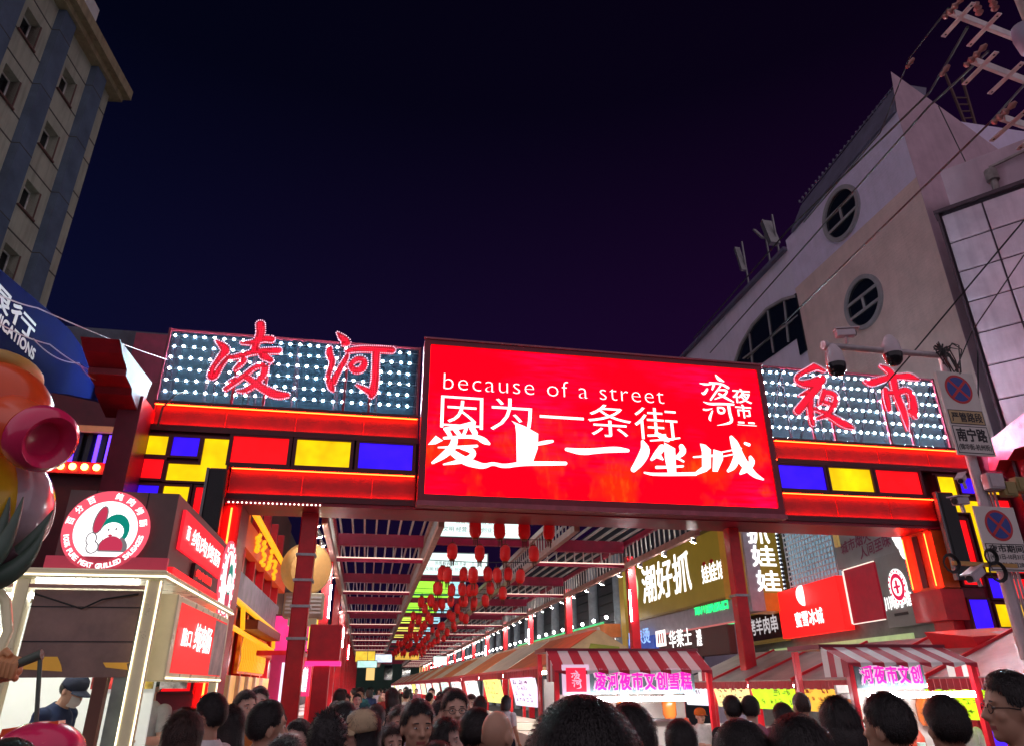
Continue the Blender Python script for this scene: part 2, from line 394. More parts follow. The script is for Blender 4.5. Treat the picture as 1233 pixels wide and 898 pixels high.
cellsL = [(R4(0, 0), 'y'), (R4(1, 0), 'b'), ([(2, 0), (3, 0), (3, 2.05), (1, 2.05), (1, 1.15), (2, 1.15)], 'y'), (R4(0, 1, 1, 1), 'r'),
          (R4(0, 2.1, 1, 1), 'b'), (R4(1, 2.1, .95, 1), 'y'), (R4(2, 2.1, 1, 2), 'r'), (R4(0, 3.1, 1, 1), 'y'), (R4(1, 3.1, 1, 1), 'b'), (R4(0, 4.1, 2, 1), 'r'),
          (R4(2, 4.1, 1, 1), 'y'), (R4(0, 5.1, 1, 2), 'b'), (R4(1, 5.1, 1, 2), 'y'), (R4(2, 5.1, 1, 2), 'r'), (R4(0, 7.1, 1, 1.4), 'y'), (R4(1, 7.1, 1, 1.4), 'r'), (R4(2, 7.1, 1, 1.4), 'b'),
          (R4(0, 8.6, 2, 1.3), 'y'), (R4(2, 8.6, 1, 1.3), 'r')]
pillar(-4.72, -2.95, 0, zt, cellsL, False)
cellsR = [([(0, 0), (.85, 0), (.85, 1.2), (2, 1.2), (2, 2.2), (1.9, 2.2), (1.9, 4.9), (1, 4.9), (1, 2.0), (0, 2.0)], 'y'), (R4(.9, 0), 'b'), (R4(2, 0), 'y'), (R4(2.05, 1.1, .9, 1), 'r'), (R4(0, 2.2, .9, 3.3), 'r'),
          (R4(2, 2.4, .95, 2.5), 'r'), (R4(1, 5.0, 1, 1.1), 'b'), (R4(0, 6.0, .9, 1.6), 'b'), (R4(1, 6.2, 1.9, 1.2), 'y'), (R4(2.0, 5.0, .95, 1.1), 'r'),
          (R4(0, 7.7, 1, 1.3), 'r'), (R4(1, 7.7, 1, 1.3), 'y'), (R4(2, 7.7, 1, 1.3), 'b')]
pillar(13.35, 15.35, 2.05, zt, cellsR, False)
MB().box(13.3, 15.4, GY+.1, GY+1.05, 0, 2.05).build('plinth', m_maroon, gate)
# orange-lit lining on the inner side of the right pillar, and red post foot under it
rv = MB(); rv.box(12.86, 13.34, GY+.06, GY+1.0, 3.72, zL0-.125); o = rv.build('lining', mat('orange_red_sheet', (.72, .085, .012), .4, var=.15), gate); o['label'] = 'orange-lit inner lining'
MB().box(12.86, 13.28, GY-.02, GY+.055, 3.75, zL0-.15).build('lining_face', mat('orange_red_sheet', (.62, .07, .015), .4, var=.2), gate)
[MB().box(12.78, 12.795, yy, yy+.02, 3.8, zL0-.2).build('led_strip', g_orange_led, gate) for yy in (GY+.12, GY+.88)]; MB().box(12.82, 12.859, GY+.44, GY+.60, 3.8, zL0-.2).build('groove_cover', m_dkred, gate)
lf = MB().box(-2.95, -2.60, GY+.06, GY+1.0, 0, zL0-.125).build('lining', m_beam, gate)
MB().box(-2.80, -2.77, GY+.02, GY+.045, .3, zL0-.2).build('led_strip', g_orange_led, gate)
MB().box(12.75, 13.34, GY+.0, GY+1.0, 3.05, 3.72).box(13.05, 13.34, GY+.2, GY+.8, 0, 3.05).build('pillar_foot', m_red, gate)
# row of little white lamps under the left lower beam
d = MB(); 
for i in range(22): d.ball((-2.85+i*.083, GY-.03, zL0-.10), .016, n=6, m=4)
d.build('dot_lamp', glow('small_warm_white', (1, .9, .75), 4), gate, kind='stuff')
# stepped, upturned eave ends on the outer edges
def bracket(outline, X, w, m_side, label):
    P = [PX(x, y, X) for x, y in outline]
    o = MB().prism([(X, p.y, p.z) for p in P], (w, 0, 0)).build('eave_bracket', mat('bracket_red', (.34, .014, .03), .38, var=.15), gate); o['label'] = label
    sg = -.012 if w > 0 else .012
    MB().prism([(X+sg*1.2, p.y, p.z) for p in P], (-sg, 0, 0)).build('side_sheet', m_side, o)
m_pol = mat('polished_steel', (.065, .055, .075), .5, metal=.3, var=.3, vscale=4)
bracket([(143.3, 409), (182.4, 461), (178, 470), (169, 504.5), (162, 487), (160.7, 483), (157.8, 475.5), (157.8, 467), (150.5, 452), (152, 445), (146, 426), (144.7, 417.6)], -4.62, -.62, m_pol, 'stepped dark red eave bracket at the left end')
MB().box(-4.95, -4.55, 13.7, GY+.9, 0, 6.9).build('outer_post', m_maroon, gate)
xr_ = 14.4*ray(1188, 533).x/ray(1188, 533).y
bracket([(1188, 533), (1233, 497), (1300, 442), (1300, 492), (1262, 520), (1250, 520), (1238, 536), (1222, 540), (1214, 553), (1204, 553), (1199, 566), (1192, 566)], xr_, .7, mat('pink_gloss', (.72, .13, .27), .28, var=.25, vscale=4), 'stepped red eave bracket at the right end')
MB().box(15.4, 15.75, 13.7, GY+.9, 0, 7.3).build('outer_post', m_maroon, gate)
# two red columns that carry the beam
for (pxa, pya, w, nm) in ((375, 612, .33, 'left'), (878, 627, .27, 'right')):
    p = PY(pxa, pya, 15.25)
    c = MB().box(p.x-w/2, p.x+w/2, 15.1, 15.1+w, 0, zL0-.1, bev=.02).build('column', m_red, gate)
    for z in ((4.2, 3.7, 3.2, 2.6) if nm == 'left' else (3.55,)): MB().box(p.x-w/2-.03, p.x+w/2+.03, 15.07, 15.13+w, z, z+.05).build('band', m_steel, c)

# ------------------------------------------------------------------ dotted lamp boards with brush characters
def inside(P, strokes, extra=0):
    for st in strokes:
        for (x, z, w) in st:
            if (P[0]-x)**2+(P[1]-z)**2 < (w/2+extra)**2: return True
    return False
def bulb(mb, x, y, z, r):
    mb.add([(x-r, y, z), (x, y, z-r), (x+r, y, z), (x, y, z+r), (x, y-r, z), (x, y+r*.5, z)],
           [(0, 1, 4), (1, 2, 4), (2, 3, 4), (3, 0, 4), (1, 0, 5), (2, 1, 5), (3, 2, 5), (0, 3, 5)])
m_haze = mat('lamp_haze_sheet', (.0010, .0066, .0130), .8, var=.15, vscale=.6, alpha=.45, spec=.1)  # thin teal sheet standing in for the haze of light around the bulbs
g_chred = glow('red_character_led', (1, .008, .04), 1.9)
g_chwhite = glow('pink_white_outline_led', (1, .50, .68), .85)
m_chback = mat('character_backing', (.5, .006, .03), .5, var=.1, emit=.22, ecol=(1, .006, .03))
def lamp_board(x0, x1, z0, z1, chars, label):
    t = thing('lamp_board', ((x0+x1)/2, 15.05, z0), label, 'light board', 'dotted lamp boards on top of the gate')
    y = 15.05
    MB().box(x0, x1, y+.02, y+.05, z0, z1).build('haze_sheet', m_haze, t)
    f = MB().box(x0-.05, x0, y-.03, y+.08, z0-.02, z1+.05).box(x1, x1+.05, y-.03, y+.08, z0-.02, z1+.05).box(x0, x1, y+.0, y+.08, z1, z1+.05)
    n = 6
    for i in range(n+1):
        xx = x0+(x1-x0)*i/n; f.bar((xx, y+.08, z0), (xx, y+.08, z1), .05); f.bar((xx, y+.1, z1-.1), (xx, y+1.4, z0), .05)
    f.build('frame', m_dkred, t)
    wr = MB(); bl = MB(); nz = 7; pz = (z1-z0)/nz; px_ = .205; nx = int((x1-x0)/px_)
    for j in range(nz):
        z = z1-pz*(j+.45); wr.bar((x0, y, z), (x1, y, z), .012)
        for i in range(nx):
            bulb(bl, x0+(i+.5+.12*((j % 2)))*px_+random.uniform(-.008, .008), y-.03, z+random.uniform(-.008, .008), .029)
    wr.build('wire', m_black, t); bl.build('bulb', g_white_led, t, kind='stuff')
    for strokes, ox, oy, sc, lab in chars:
        S = []
        for st in strokes:
            q = []
            for (cx_, cy_, w) in stroke_pts(smooth_stroke([tuple(map(float, p)) for p in st]), 9):
                p = PY(ox+cx_/sc, oy+cy_/sc, 14.72); k = (PY(ox+cx_/sc+1, oy+cy_/sc, 14.72)-p).length
                q.append((p.x, p.z, w/sc*k))
            S.append(q)
        back = MB(); yy = 14.75
        for qi, st in enumerate(S):
            vs, fs = ribbon2d(st[::3]+[st[-1]]); back.add([(a, yy+qi*.002, b) for a, b in vs], fs)
            back.add([(a, yy+.06+qi*.002, b) for a, b in vs], fs)
        ch = back.build('character', m_chback, t); ch['label'] = lab
        xs = [p[0] for st in S for p in st]; zs = [p[1] for st in S for p in st]
        dots = MB(); sp = .047; x = min(xs)-.3
        while x < max(xs)+.3:
            z = min(zs)-.3
            while z < max(zs)+.3:
                if inside((x, z), S, -.035): bulb(dots, x, yy-.012, z, .016)
                z += sp
            x += sp
        dots.build('red_dot', g_chred, ch, kind='stuff')
        ol = MB(); done = []
        for si, st in enumerate(S):
            others = [s for k, s in enumerate(S)]
            for (vx, vz, w) in st:
                for a in range(0, 360, 12):
                    P = (vx+cos(radians(a))*(w/2+.012), vz+sin(radians(a))*(w/2+.012))
                    if not inside(P, S, .008) and all((P[0]-q[0])**2+(P[1]-q[1])**2 > .036**2 for q in done[-120:]) and all((P[0]-q[0])**2+(P[1]-q[1])**2 > .03**2 for q in done):
                        done.append(P)
        for P in done: bulb(ol, P[0], yy-.015, P[1], .019)
        ol.build('outline_dot', g_chwhite, ch, kind='stuff')
        s = MB()      # struts that hold the character off the board
        for xx in (min(xs)*.7+max(xs)*.3, min(xs)*.3+max(xs)*.7): s.bar((xx, 14.9, zU1), (xx, 14.9, (min(zs)+max(zs))/2), .05); s.bar((xx, 14.82, (min(zs)+max(zs))/2), (xx, 15.06, (min(zs)+max(zs))/2), .03)
        s.build('strut', m_maroon, ch)
    return t
zb, ztop = zU1+.06, PY(205, 397, 15.0).z
lamp_board(PY(205, 396, 15).x+.02, xs0-.05, zb, ztop, [(CH_LING, 240, 380, 8.167, 'first brush character, like a leaning figure'), (CH_HE, 380, 390, 8.98, 'second brush character, with a hooked stroke')],
           'dotted white lamp board with two red characters left of the big red screen')
lamp_board(xs1+.05, 14.55, zb, PY(920, 441, 15).z, [(CH_YE, 945, 430, 8.98, 'third brush character'), (CH_SHI, 1030, 430, 8.98, 'fourth brush character')],
           'dotted white lamp board with two red characters right of the big red screen')

# ------------------------------------------------------------------ the big video screen
SY = 14.15
c0 = [PY(511.4, 410, SY), PY(916.7, 436.7, SY), PY(945, 617, SY), PY(502.8, 603.8, SY)]
sx0, sx1 = (c0[0].x+c0[3].x)/2, (c0[1].x+c0[2].x)/2; sz0, sz1 = (c0[2].z+c0[3].z)/2, (c0[0].z+c0[1].z)/2
scr = thing('video_screen', ((sx0+sx1)/2, SY, sz0), 'big glowing red video screen with white lettering in the middle of the gate', 'video screen')
f = MB(); y = SY
f.box(sx0, sx1, y, y+.5, sz1-.14, sz1).box(sx0, sx1, y, y+.5, sz0, sz0+.14).box(sx0, sx0+.14, y, y+.5, sz0+.14, sz1-.14).box(sx1-.14, sx1, y, y+.5, sz0+.14, sz1-.14).box(sx0+.14, sx1-.14, y+.12, y+.5, sz0+.14, sz1-.14)
f.build('frame', mat('screen_frame_red', (.20, .008, .03), .4, var=.15), scr)
tr = MB().box(sx0-.02, sx1+.02, y-.03, y, sz1-.02, sz1+.02).box(sx0-.02, sx1+.02, y-.03, y+.52, sz0-.1, sz0-.002); tr.build('trim', mat('screen_trim', (.36, .08, .12), .4, var=.2), scr)
ms = mat('red_video_picture', (.5, .0, .0), .35, var=0, emit=3.2, ecol=(1, .003, .008), spec=.03); n = ms.node_tree.nodes; l = ms.node_tree.links; b = n['Principled BSDF']
tcs = n.new('ShaderNodeTexCoord'); sp = n.new('ShaderNodeSeparateXYZ'); l.new(tcs.outputs['Generated'], sp.inputs[0])
def nz(scale, seed, sxyz=(1, 1, 1)):
    mp = n.new('ShaderNodeMapping'); mp.inputs['Location'].default_value = (seed, seed*2, seed); mp.inputs['Scale'].default_value = sxyz; l.new(tcs.outputs['Generated'], mp.inputs[0])
    t = n.new('ShaderNodeTexNoise'); t.inputs['Scale'].default_value = scale; t.inputs['Detail'].default_value = 3; l.new(mp.outputs[0], t.inputs['Vector']); return t.outputs['Fac']
def mth(op, a, b_=None):
    m = n.new('ShaderNodeMath'); m.operation = op; m.use_clamp = op in ('MULTIPLY', 'SUBTRACT') 
    for i, q in enumerate((a, b_)):
        if q is None: continue
        if isinstance(q, (int, float)): m.inputs[i].default_value = q
        else: l.new(q, m.inputs[i])
    return m.outputs[0]
def mr(v, a, b_, c=0, d=1):
    m = n.new('ShaderNodeMapRange'); l.new(v, m.inputs[0]); m.inputs[1].default_value = a; m.inputs[2].default_value = b_; m.inputs[3].default_value = c; m.inputs[4].default_value = d; return m.outputs[0]
low = mr(sp.outputs['Z'], .62, .25); org = mth('MULTIPLY', mr(nz(3.2, 3, (2.2, 1, 1)), .48, .66), low); org2 = mth('MULTIPLY', mr(nz(26, 7, (1.6, 1, .25)), .5, .75), org)
pink = mth('MULTIPLY', mr(nz(2.2, 11, (1.5, 1, .8)), .45, .7), mr(nz(40, 4, (.3, 1, 1)), .3, .8))
def mixc_(fac, a, b_):
    m = n.new('ShaderNodeMix'); m.data_type = 'RGBA'; l.new(fac, m.inputs[0])
    for i, q in ((6, a), (7, b_)):
        if isinstance(q, tuple): m.inputs[i].default_value = (*q, 1)
        else: l.new(q, m.inputs[i])
    return m.outputs[2]
cA = mixc_(pink, (1, .0, .003), (1, .001, .03)); cB = mixc_(org, cA, (1, .006, .001)); cC = mixc_(org2, cB, (1, .026, .002)); l.new(cC, b.inputs['Emission Color'])
dx0, dx1, dz0, dz1 = sx0+.141, sx1-.141, sz0+.141, sz1-.141
MB().box(dx0, dx1, y+.05, y+.119, dz0, dz1).build('display', ms, scr)
g_scr_white = glow('white_screen_letter', (1, .97, .97), 1.3)
sf = lambda x, y_: PY(x, y_, SY+.045)
m_shade = mat('letter_outline_print', (.10, .0, .02), .5, var=0)
tx = MB()
a = sf(534, 468); b_ = sf(799, 476); c_ = sf(534, 449)
text_on(tx, 'because of a street', V3((a.x, SY+.045, a.z)), V3((b_.x-a.x, 0, 0)), V3((0, 0, c_.z-a.z)), proud=.004, thin=-.02, spacing=1.12)
tx.build('lettering', g_scr_white, scr)['label'] = 'thin white English line'
xa, xb = sf(530, 511).x, sf(817, 522).x; za, zc = sf(531, 512).z, sf(533, 475).z
m_ = MB(); text_on(m_, '因为一条街', V3((xa, SY+.045, za-.04)), V3((xb-xa, 0, 0)), V3((0, 0, zc-za+.06)), proud=.004, thin=-.005); m_.build('lettering', g_scr_white, scr)['label'] = 'thin white character line'
AI = ['s',[(410,65,40),(300,95,40),(175,110,25)],[(190,115,40),(220,165,34)],[(260,112,40),(300,165,34)],[(395,95,46),(425,145,46)],[(350,110,30),(330,160,26)],
 'p',[(35,240),(100,165),(160,205),(100,235)],'s',[(170,185,22),(430,168,30),(500,208,58),(540,232,22)],[(122,262,12),(300,260,26),(440,250,22)],
 [(255,205,56),(240,262,66),(165,330,56),(75,388,22)],[(310,262,32),(400,285,50),(415,330,46),(320,375,46),(165,402,12)],
 [(240,305,52),(330,370,70),(420,400,62),(500,420,42),(570,392,26),(660,420,36),(800,396,36),(1000,394,36),(1170,394,30)],
 'p',[(725,42),(768,62),(835,88),(945,150),(941,272),(905,372),(900,402),(768,402),(764,150),(755,75)],'s',[(930,235,28),(1010,220,34),(1062,212,22)]]
YI = ['s',[(682,540.5,4),(701,543.8,8.5),(720,542,6.5),(742,540.5,7.5),(756,542,4)]]
ZUO = ['s',[(272,142,22),(330,182,52),(372,202,32)],[(228,206,12),(350,198,16),(468,185,13)],[(162,215,28),(190,285,88),(140,380,78),(88,442,48)],
 [(322,265,58),(285,312,58),(238,360,26)],[(292,330,48),(328,360,16)],'p',[(340,220),(430,270),(440,470),(400,496),(370,470),(345,350)],
 's',[(482,255,42),(502,300,58),(438,348,26)],[(452,352,20),(500,378,15)],[(278,426,26),(380,424,20),(494,417,18)],[(178,470,15),(250,486,26),(600,480,30)],
 'p',[(635,230),(680,240),(725,280),(725,430),(690,460),(600,492),(588,472),(652,420),(650,300)],'s',[(582,342,14),(750,330,20)],'p',[(745,278),(820,300),(825,360),(780,462),(738,460)],
 's',[(815,302,12),(975,270,12)],[(825,336,12),(930,315,12)],[(892,180,30),(920,232,68),(950,320,78),(1000,400,68),(1080,490,48),(1155,526,15)],
 [(940,340,58),(910,420,58),(868,455,26)],[(1050,345,30),(1068,390,58),(1000,450,58),(968,478,20)],[(1006,229,22),(1038,241,26)]]
LOGO = ['s',[(140,240,12),(220,255,45),(300,250,20)],[(240,320,42),(200,385,60),(168,366,20)],[(355,130,22),(395,185,70),(465,215,20)],[(270,230,24),(430,245,40),(525,300,46)],
 [(330,260,50),(310,320,34)],[(420,275,30),(350,370,40),(288,460,36)],[(380,330,30),(520,330,36),(480,400,42),(345,452,20)],[(400,382,40),(500,440,46),(596,492,20)],
 [(192,490,15),(270,520,45),(420,515,42),(596,525,36)],[(190,590,30),(230,600,36),(308,580,15)],[(310,612,26),(270,710,60),(285,742,20)],
 [(530,545,56),(545,650,52),(582,760,60),(480,790,30),(375,805,8)],[(382,565,30),(470,572,40),(472,640,40),(392,640,40),(382,570,30)]]
def brush(spec, ox, oy, sc, name, label):
    out = MB(); sh = MB(); mode = 's'; k = 0
    for it in spec:
        if it in ('s', 'p'): mode = it; continue
        k += 1
        def mp(c, dy=0, dd=(0, 0)): p = sf(ox+c[0]/sc, oy+c[1]/sc); return (p.x+dd[0], SY+.044-k*.0006-dy, p.z+dd[1])
        if mode == 's': vs, fs = ribbon2d(it)
        else: vs, fs = it, [tuple(range(len(it)))]
        out.add([mp(c) for c in vs], fs)
        sh.add([mp(c, -.004-.018, (.03, -.03)) for c in vs], fs)
    o = out.build('lettering', g_scr_white, scr); o['label'] = label
    return o
brush(AI, 510, 500, 6.85, 'l', 'bold brush characters at lower left'); brush(YI, 0, 0, 1, 'l', 'bold brush dash'); brush(ZUO, 750, 500, 6.85, 'l', 'bold brush characters at lower right'); brush([q if isinstance(q, str) else [(a, b, c*.72) for a, b, c in q] for q in LOGO], 830, 440, 11.22, 'l', 'small brush logo at upper right')
m_ = MB()
for ch, (a0, b0, a1, b1) in (('夜', (595, 325, 815, 498)), ('市', (640, 535, 825, 700))):
    A = sf(830+a0/11.22, 440+b1/11.22); B = sf(830+a1/11.22, 440+b0/11.22)
    text_on(m_, ch, V3((A.x, SY+.045, A.z)), V3((B.x-A.x, 0, 0)), V3((0, 0, B.z-A.z)), bold=.012, proud=.006)
A = sf(830+650/11.22, 440+790/11.22)
for i in range(2): m_.box(A.x+.02+i*.26, A.x+.18+i*.26, SY+.036, SY+.04, A.z+.03, A.z+.07)
m_.box(A.x, A.x+.48, SY+.036, SY+.04, A.z-.02, A.z-.005)
m_.build('lettering', g_scr_white, scr)['label'] = 'two small characters and a fine line beside the logo'
# ------------------------------------------------------------------ the covered street behind the gate
m_purlin = mat('white_batten', (.62, .60, .58), .5, var=.1)
m_chord = mat('cream_tube', (.52, .30, .26), .45, var=.2)
m_beam2 = mat('plum_red_beam', (.36, .006, .05), .42, var=.18)
can = thing('street_canopy', (3.2, 40, 0), 'long red steel canopy with white battens roofing the market street behind the gate', 'canopy')
ZL_, ZU_ = 5.12, 5.78
Y0, Y1, NF = 15.9, 142.0, 16
FY = [21.3+8.0*i for i in range(NF)]
lines = {'a': (-1.08, -.002), 'b': (1.47, .010), 'c': (4.62, .017), 'd': (7.62, .020)}
def LX(k, y): a, s = lines[k]; return a+s*(y-15)
for k in 'abcd':
    MB().bar((LX(k, Y0), Y0, ZL_), (LX(k, Y1), Y1, ZL_), .13, .16).build('long_beam', m_chord, can)
    MB().bar((LX(k, Y0), Y0, ZU_), (LX(k, Y1), Y1, ZU_), .13, .14).build('long_beam', m_beam2 if k in 'ad' else m_chord, can)
far = MB(); nsl = 0
for k in 'abcd':
    i = 0; y = Y0+.3
    while y < Y1:
        x = LX(k, y); m = MB() if y < 37 else far
        m.box(x-.014, x+.014, y-.025, y+.025, ZL_+.081, ZU_-.071)
        if m is not far: m.build('slat', m_purlin, can)
        y += .36 if y < 37 else .5
far_fr = MB()
for i, fy in enumerate([15.75]+FY):
    for (k0, k1) in (('a', 'b'), ('c', 'd')):
        x0, x1 = LX(k0, fy)+.08, LX(k1, fy)-.08
        MB().box(x0, x1, fy-.12, fy+.12, ZU_-.26, ZU_+.08).build('cross_beam', m_beam2, can)
        if i:
            MB().bar((x0, fy, ZL_), (x1, fy, ZL_), .09, .1).build('tie_bar', m_beam2, can)
            MB().bar((x0, fy-.05, ZL_+.06), (x1, fy-.05, ZL_+.06), .03).build('light_string', mat('dim_light_string', (.6, .5, .42), .5, emit=1.0, ecol=(1, .66, .55)), can)
            n = 10
            for j in range(n):
                x = x0+(x1-x0)*(j+.5)/n; m = MB() if i < 5 else far_fr
                m.box(x-.016, x+.016, fy-.02, fy+.02, ZL_+.051, ZU_-.261)
                if m is not far_fr: m.build('slat', m_purlin, can)
    x0, x1 = LX('b', fy)+.08, LX('c', fy)-.08
    MB().box(x0, x1, fy-.1, fy+.1, ZU_-.15, ZU_+.06).build('cross_beam', m_beam2, can)
far_fr.v += []; far.add(far_fr.v, far_fr.f); far.build('slat', m_purlin, can, kind='stuff')
for (k0, k1) in (('a', 'b'), ('c', 'd')):
    for j in range(8):
        t = (j+.5)/8; y0, y1 = Y0, Y1
        a = LX(k0, y0)*(1-t)+LX(k1, y0)*t; b = LX(k0, y1)*(1-t)+LX(k1, y1)*t
        MB().bar((a, y0, ZU_+.1), (b, y1, ZU_+.1), .05, .06).build('purlin', m_purlin, can)
post_y = [18.3]+[FY[i]+.1 for i in range(NF)]
for i, fy in enumerate([y for y in [15.9+.0]+FY]):
    for k, sgn in (('a', -1), ('d', 1)):
        if i == 0 : continue
        x = LX(k, fy)+sgn*.12; w = .13
        p = MB().box(x-w, x+w, fy-w, fy+w, 0, ZL_+.3, bev=.015).build('post', m_red, can)
        MB().box(x-w-.03, x+w+.03, fy-w-.03, fy+w+.03, 0, .35).build('post_foot', m_dkred, p)
        if i in (1, 3, 5): MB().box(x-w*sgn-.02, x-w*sgn+.02, fy-w-.05, fy-w-.02, 3.5, 4.4).build('tube_lamp', g_tube, p)
# little floodlights along the outer eaves
def eave_lamp(x, y, z, sgn):
    o = MB().lathe((x, y, z+.02), [(.03, .1), (.045, .02), (.085, -.06), (.08, -.07)], 10, axis=V3((sgn*.35, -.45, 1)))
    o = o.build('eave_lamp', m_grey, can); n = V3((sgn*.35, -.45, 1)).normalized()
    MB().lathe(V3((x, y, z+.02))-n*.072, [(.072, 0), (.05, -.02), (.0, -.03)], 10, axis=n).build('lens', glow('floodlight_lens', (1, .93, .84), 420), o)
for i in range(60):
    y = 16.6+i*2.0; eave_lamp(LX('d', y)+.22, y, ZL_-.06, 1)
for y in (16.2, 17.4, 18.6, 19.4, 22.5, 23.5, 24.4, 30, 32, 36, 40): eave_lamp(LX('a', y)-.2, y, ZL_-.05, -1)

# lit banners across the raised middle bay
bcol = [('white_banner', (.80, 1.0, .96), 1.0), ('white_banner', (.80, 1.0, .96), 1.0), ('green_banner', (.38, 1, .06), .95), ('green_banner', (.40, .95, .06), .9), ('yellow_banner', (.80, 1, .12), .9), ('yellow_banner', (1, .85, .15), .85), ('yellow_banner', (1, .85, .15), .85), ('white_banner', (.80, 1.0, .96), .9)]
btxt = [('热情服务', '游客至上', 'white light box with two lines of dark characters, nearest of those over the street'), ('文明经营', '诚信待客', 'second white light box from the gate over the street'),
        ('', '', 'bright green light box with a blue end over the street'), ('', '', 'pale green light box behind the bright green one over the street'), ('', '', 'yellow-green light box far along the street'), ('', '', 'yellow light box deep along the street'), ('', '', 'second yellow light box deep along the street'), ('', '', 'white light box at the far end of the canopy')]
m_ink = mat('dark_green_ink', (.03, .07, .06), .6, var=0)
for i, fy in enumerate(FY[:8]):
    x0, x1 = LX('b', fy)+.22, LX('c', fy)-.22; z0, z1 = ZU_+.10, ZU_+.95
    nm, c, s = bcol[i]
    t = thing('light_box', ((x0+x1)/2, fy, z0), btxt[i][2], 'light box', 'light boxes over the street')
    MB().box(x0-.05, x1+.05, fy-.02, fy+.14, z0-.05, z1+.05).build('casing', m_grey, t)
    xm = x1 if i < 2 else x0+(x1-x0)*.72
    f = MB().box(x0, xm, fy-.06, fy-.021, z0, z1).build('face', glow('face_'+nm+str(i), c, s, .08, 1), t)
    if i >= 2: MB().box(xm, x1, fy-.06, fy-.021, z0, z1).build('face', glow('face_pale_blue', (.45, .85, 1), .85), t)['label'] = 'pale blue end'
    if btxt[i][0]:
        m = MB(); w = (x1-x0)
        for r_, s_ in enumerate(('热情 服务 来自 五湖', '文明 经营 服务 创业 富民')):
            text_on(m, s_, (x0+w*(.24 if r_ == 0 else .10), fy-.06, z0+.38-.24*r_), (w*(.45 if r_ == 0 else .68), 0, 0), (0, 0, .15), proud=.003)
        m.build('lettering', m_ink, t)
    else:
        m = MB().box(x0+.1, x1-.1, fy-.064, fy-.061, z0+.08, z0+.17); m.build('strip', m_ink if i > 3 else mat('teal_print', (.05, .35, .35), .5), t)

# red lanterns on wires
m_lan = mat('red_lantern_paper', (.52, .003, .004), .5, var=.12, emit=.075, ecol=(1, .0, .004))
m_tas = mat('dark_tassel', (.10, .02, .015), .7); m_cap = mat('lantern_cap', (.20, .05, .02), .4, metal=.3)
def lantern_proto():
    r = bpy.data.objects.new('lantern', None); COL.objects.link(r)
    prof = []; n = 11
    for i in range(n+1):
        t = i/n; z = -.22+.44*t; k = abs(2*t-1); prof.append((.148*(1-max(0, (k-.35)/.65)**2.4*.55)*(1 if i % 2 else .965), z))
    MB().lathe((0, 0, 0), prof, 14).build('paper_body', m_lan, r)
    MB().lathe((0, 0, 0), [(.075, .215), (.085, .235), (.075, .25)], 12).build('end_ring', m_cap, r); MB().lathe((0, 0, 0), [(.075, -.25), (.085, -.235), (.075, -.215)], 12).build('end_ring', m_cap, r)
    t = MB()
    for a in range(7): t.bar((.05*cos(a*.9), .05*sin(a*.9), -.25), (.055*cos(a*.9), .055*sin(a*.9), -.37-.02*(a % 3)), .012)
    t.build('tassel', m_tas, r)
    MB().bar((0, 0, .25), (0, 0, .36), .012).build('hook', m_black, r)
    return r
lan0 = lantern_proto(); first = True
_o1 = ['first', 'second', 'third', 'fourth', 'fifth', 'sixth', 'seventh', 'eighth', 'ninth', 'tenth', 'eleventh', 'twelfth', 'thirteenth', 'fourteenth', 'fifteenth', 'sixteenth', 'seventeenth', 'eighteenth', 'nineteenth']
ORD = _o1+['twentieth']+['twenty-'+q for q in _o1[:9]]+['thirtieth']+['thirty-'+q for q in _o1[:9]]
ordn = ['first', 'second', 'third', 'fourth', 'fifth', 'sixth', 'seventh', 'eighth', 'ninth']
side = ['leftmost', 'second from left', 'third from left', 'rightmost']
rows = [15.72, 18.9, 20.6, 22.6, 24.4, 26.2]+[27.9+i*2.2 for i in range(22)]
wires = MB()
for ri, y in enumerate(rows):
    zc = [4.98, 5.0, 4.66, 4.98, 4.70, 4.95][ri] if ri < 6 else 4.78+random.uniform(-.28, .22)
    w0, w1 = LX('b', y)+.07, LX('c', y)-.07
    wires.tube([(w0, y, zc+.40), ((w0+w1)/2, y, zc+.36), (w1, y, zc+.40)], .010, 5)
    for c in range(4):
        x = w0+(w1-w0)*(.17+.235*c)+random.uniform(-.05, .05)*(1 if ri < 4 else 3.5) if ri else [2.22, 2.77, 3.34, 3.92][c]
        o = lan0 if first else copy_tree(lan0); first = False
        o.name = 'lantern'; o.location = (x, y, zc+random.uniform(-.02, .02)*(1 if ri < 4 else 4)); o.rotation_euler = (random.uniform(-.10, .10), random.uniform(-.10, .10), random.uniform(0, 6)); sc_ = random.uniform(.90, 1.0); o.scale = (sc_, sc_, sc_)
        tag(o, f'red lantern with tassel, {side[c]} in the {ORD[ri]} row behind the gate', 'lantern', 'red lanterns hung under the canopy')
wires.build('lantern_wire', m_black, can, kind='stuff')

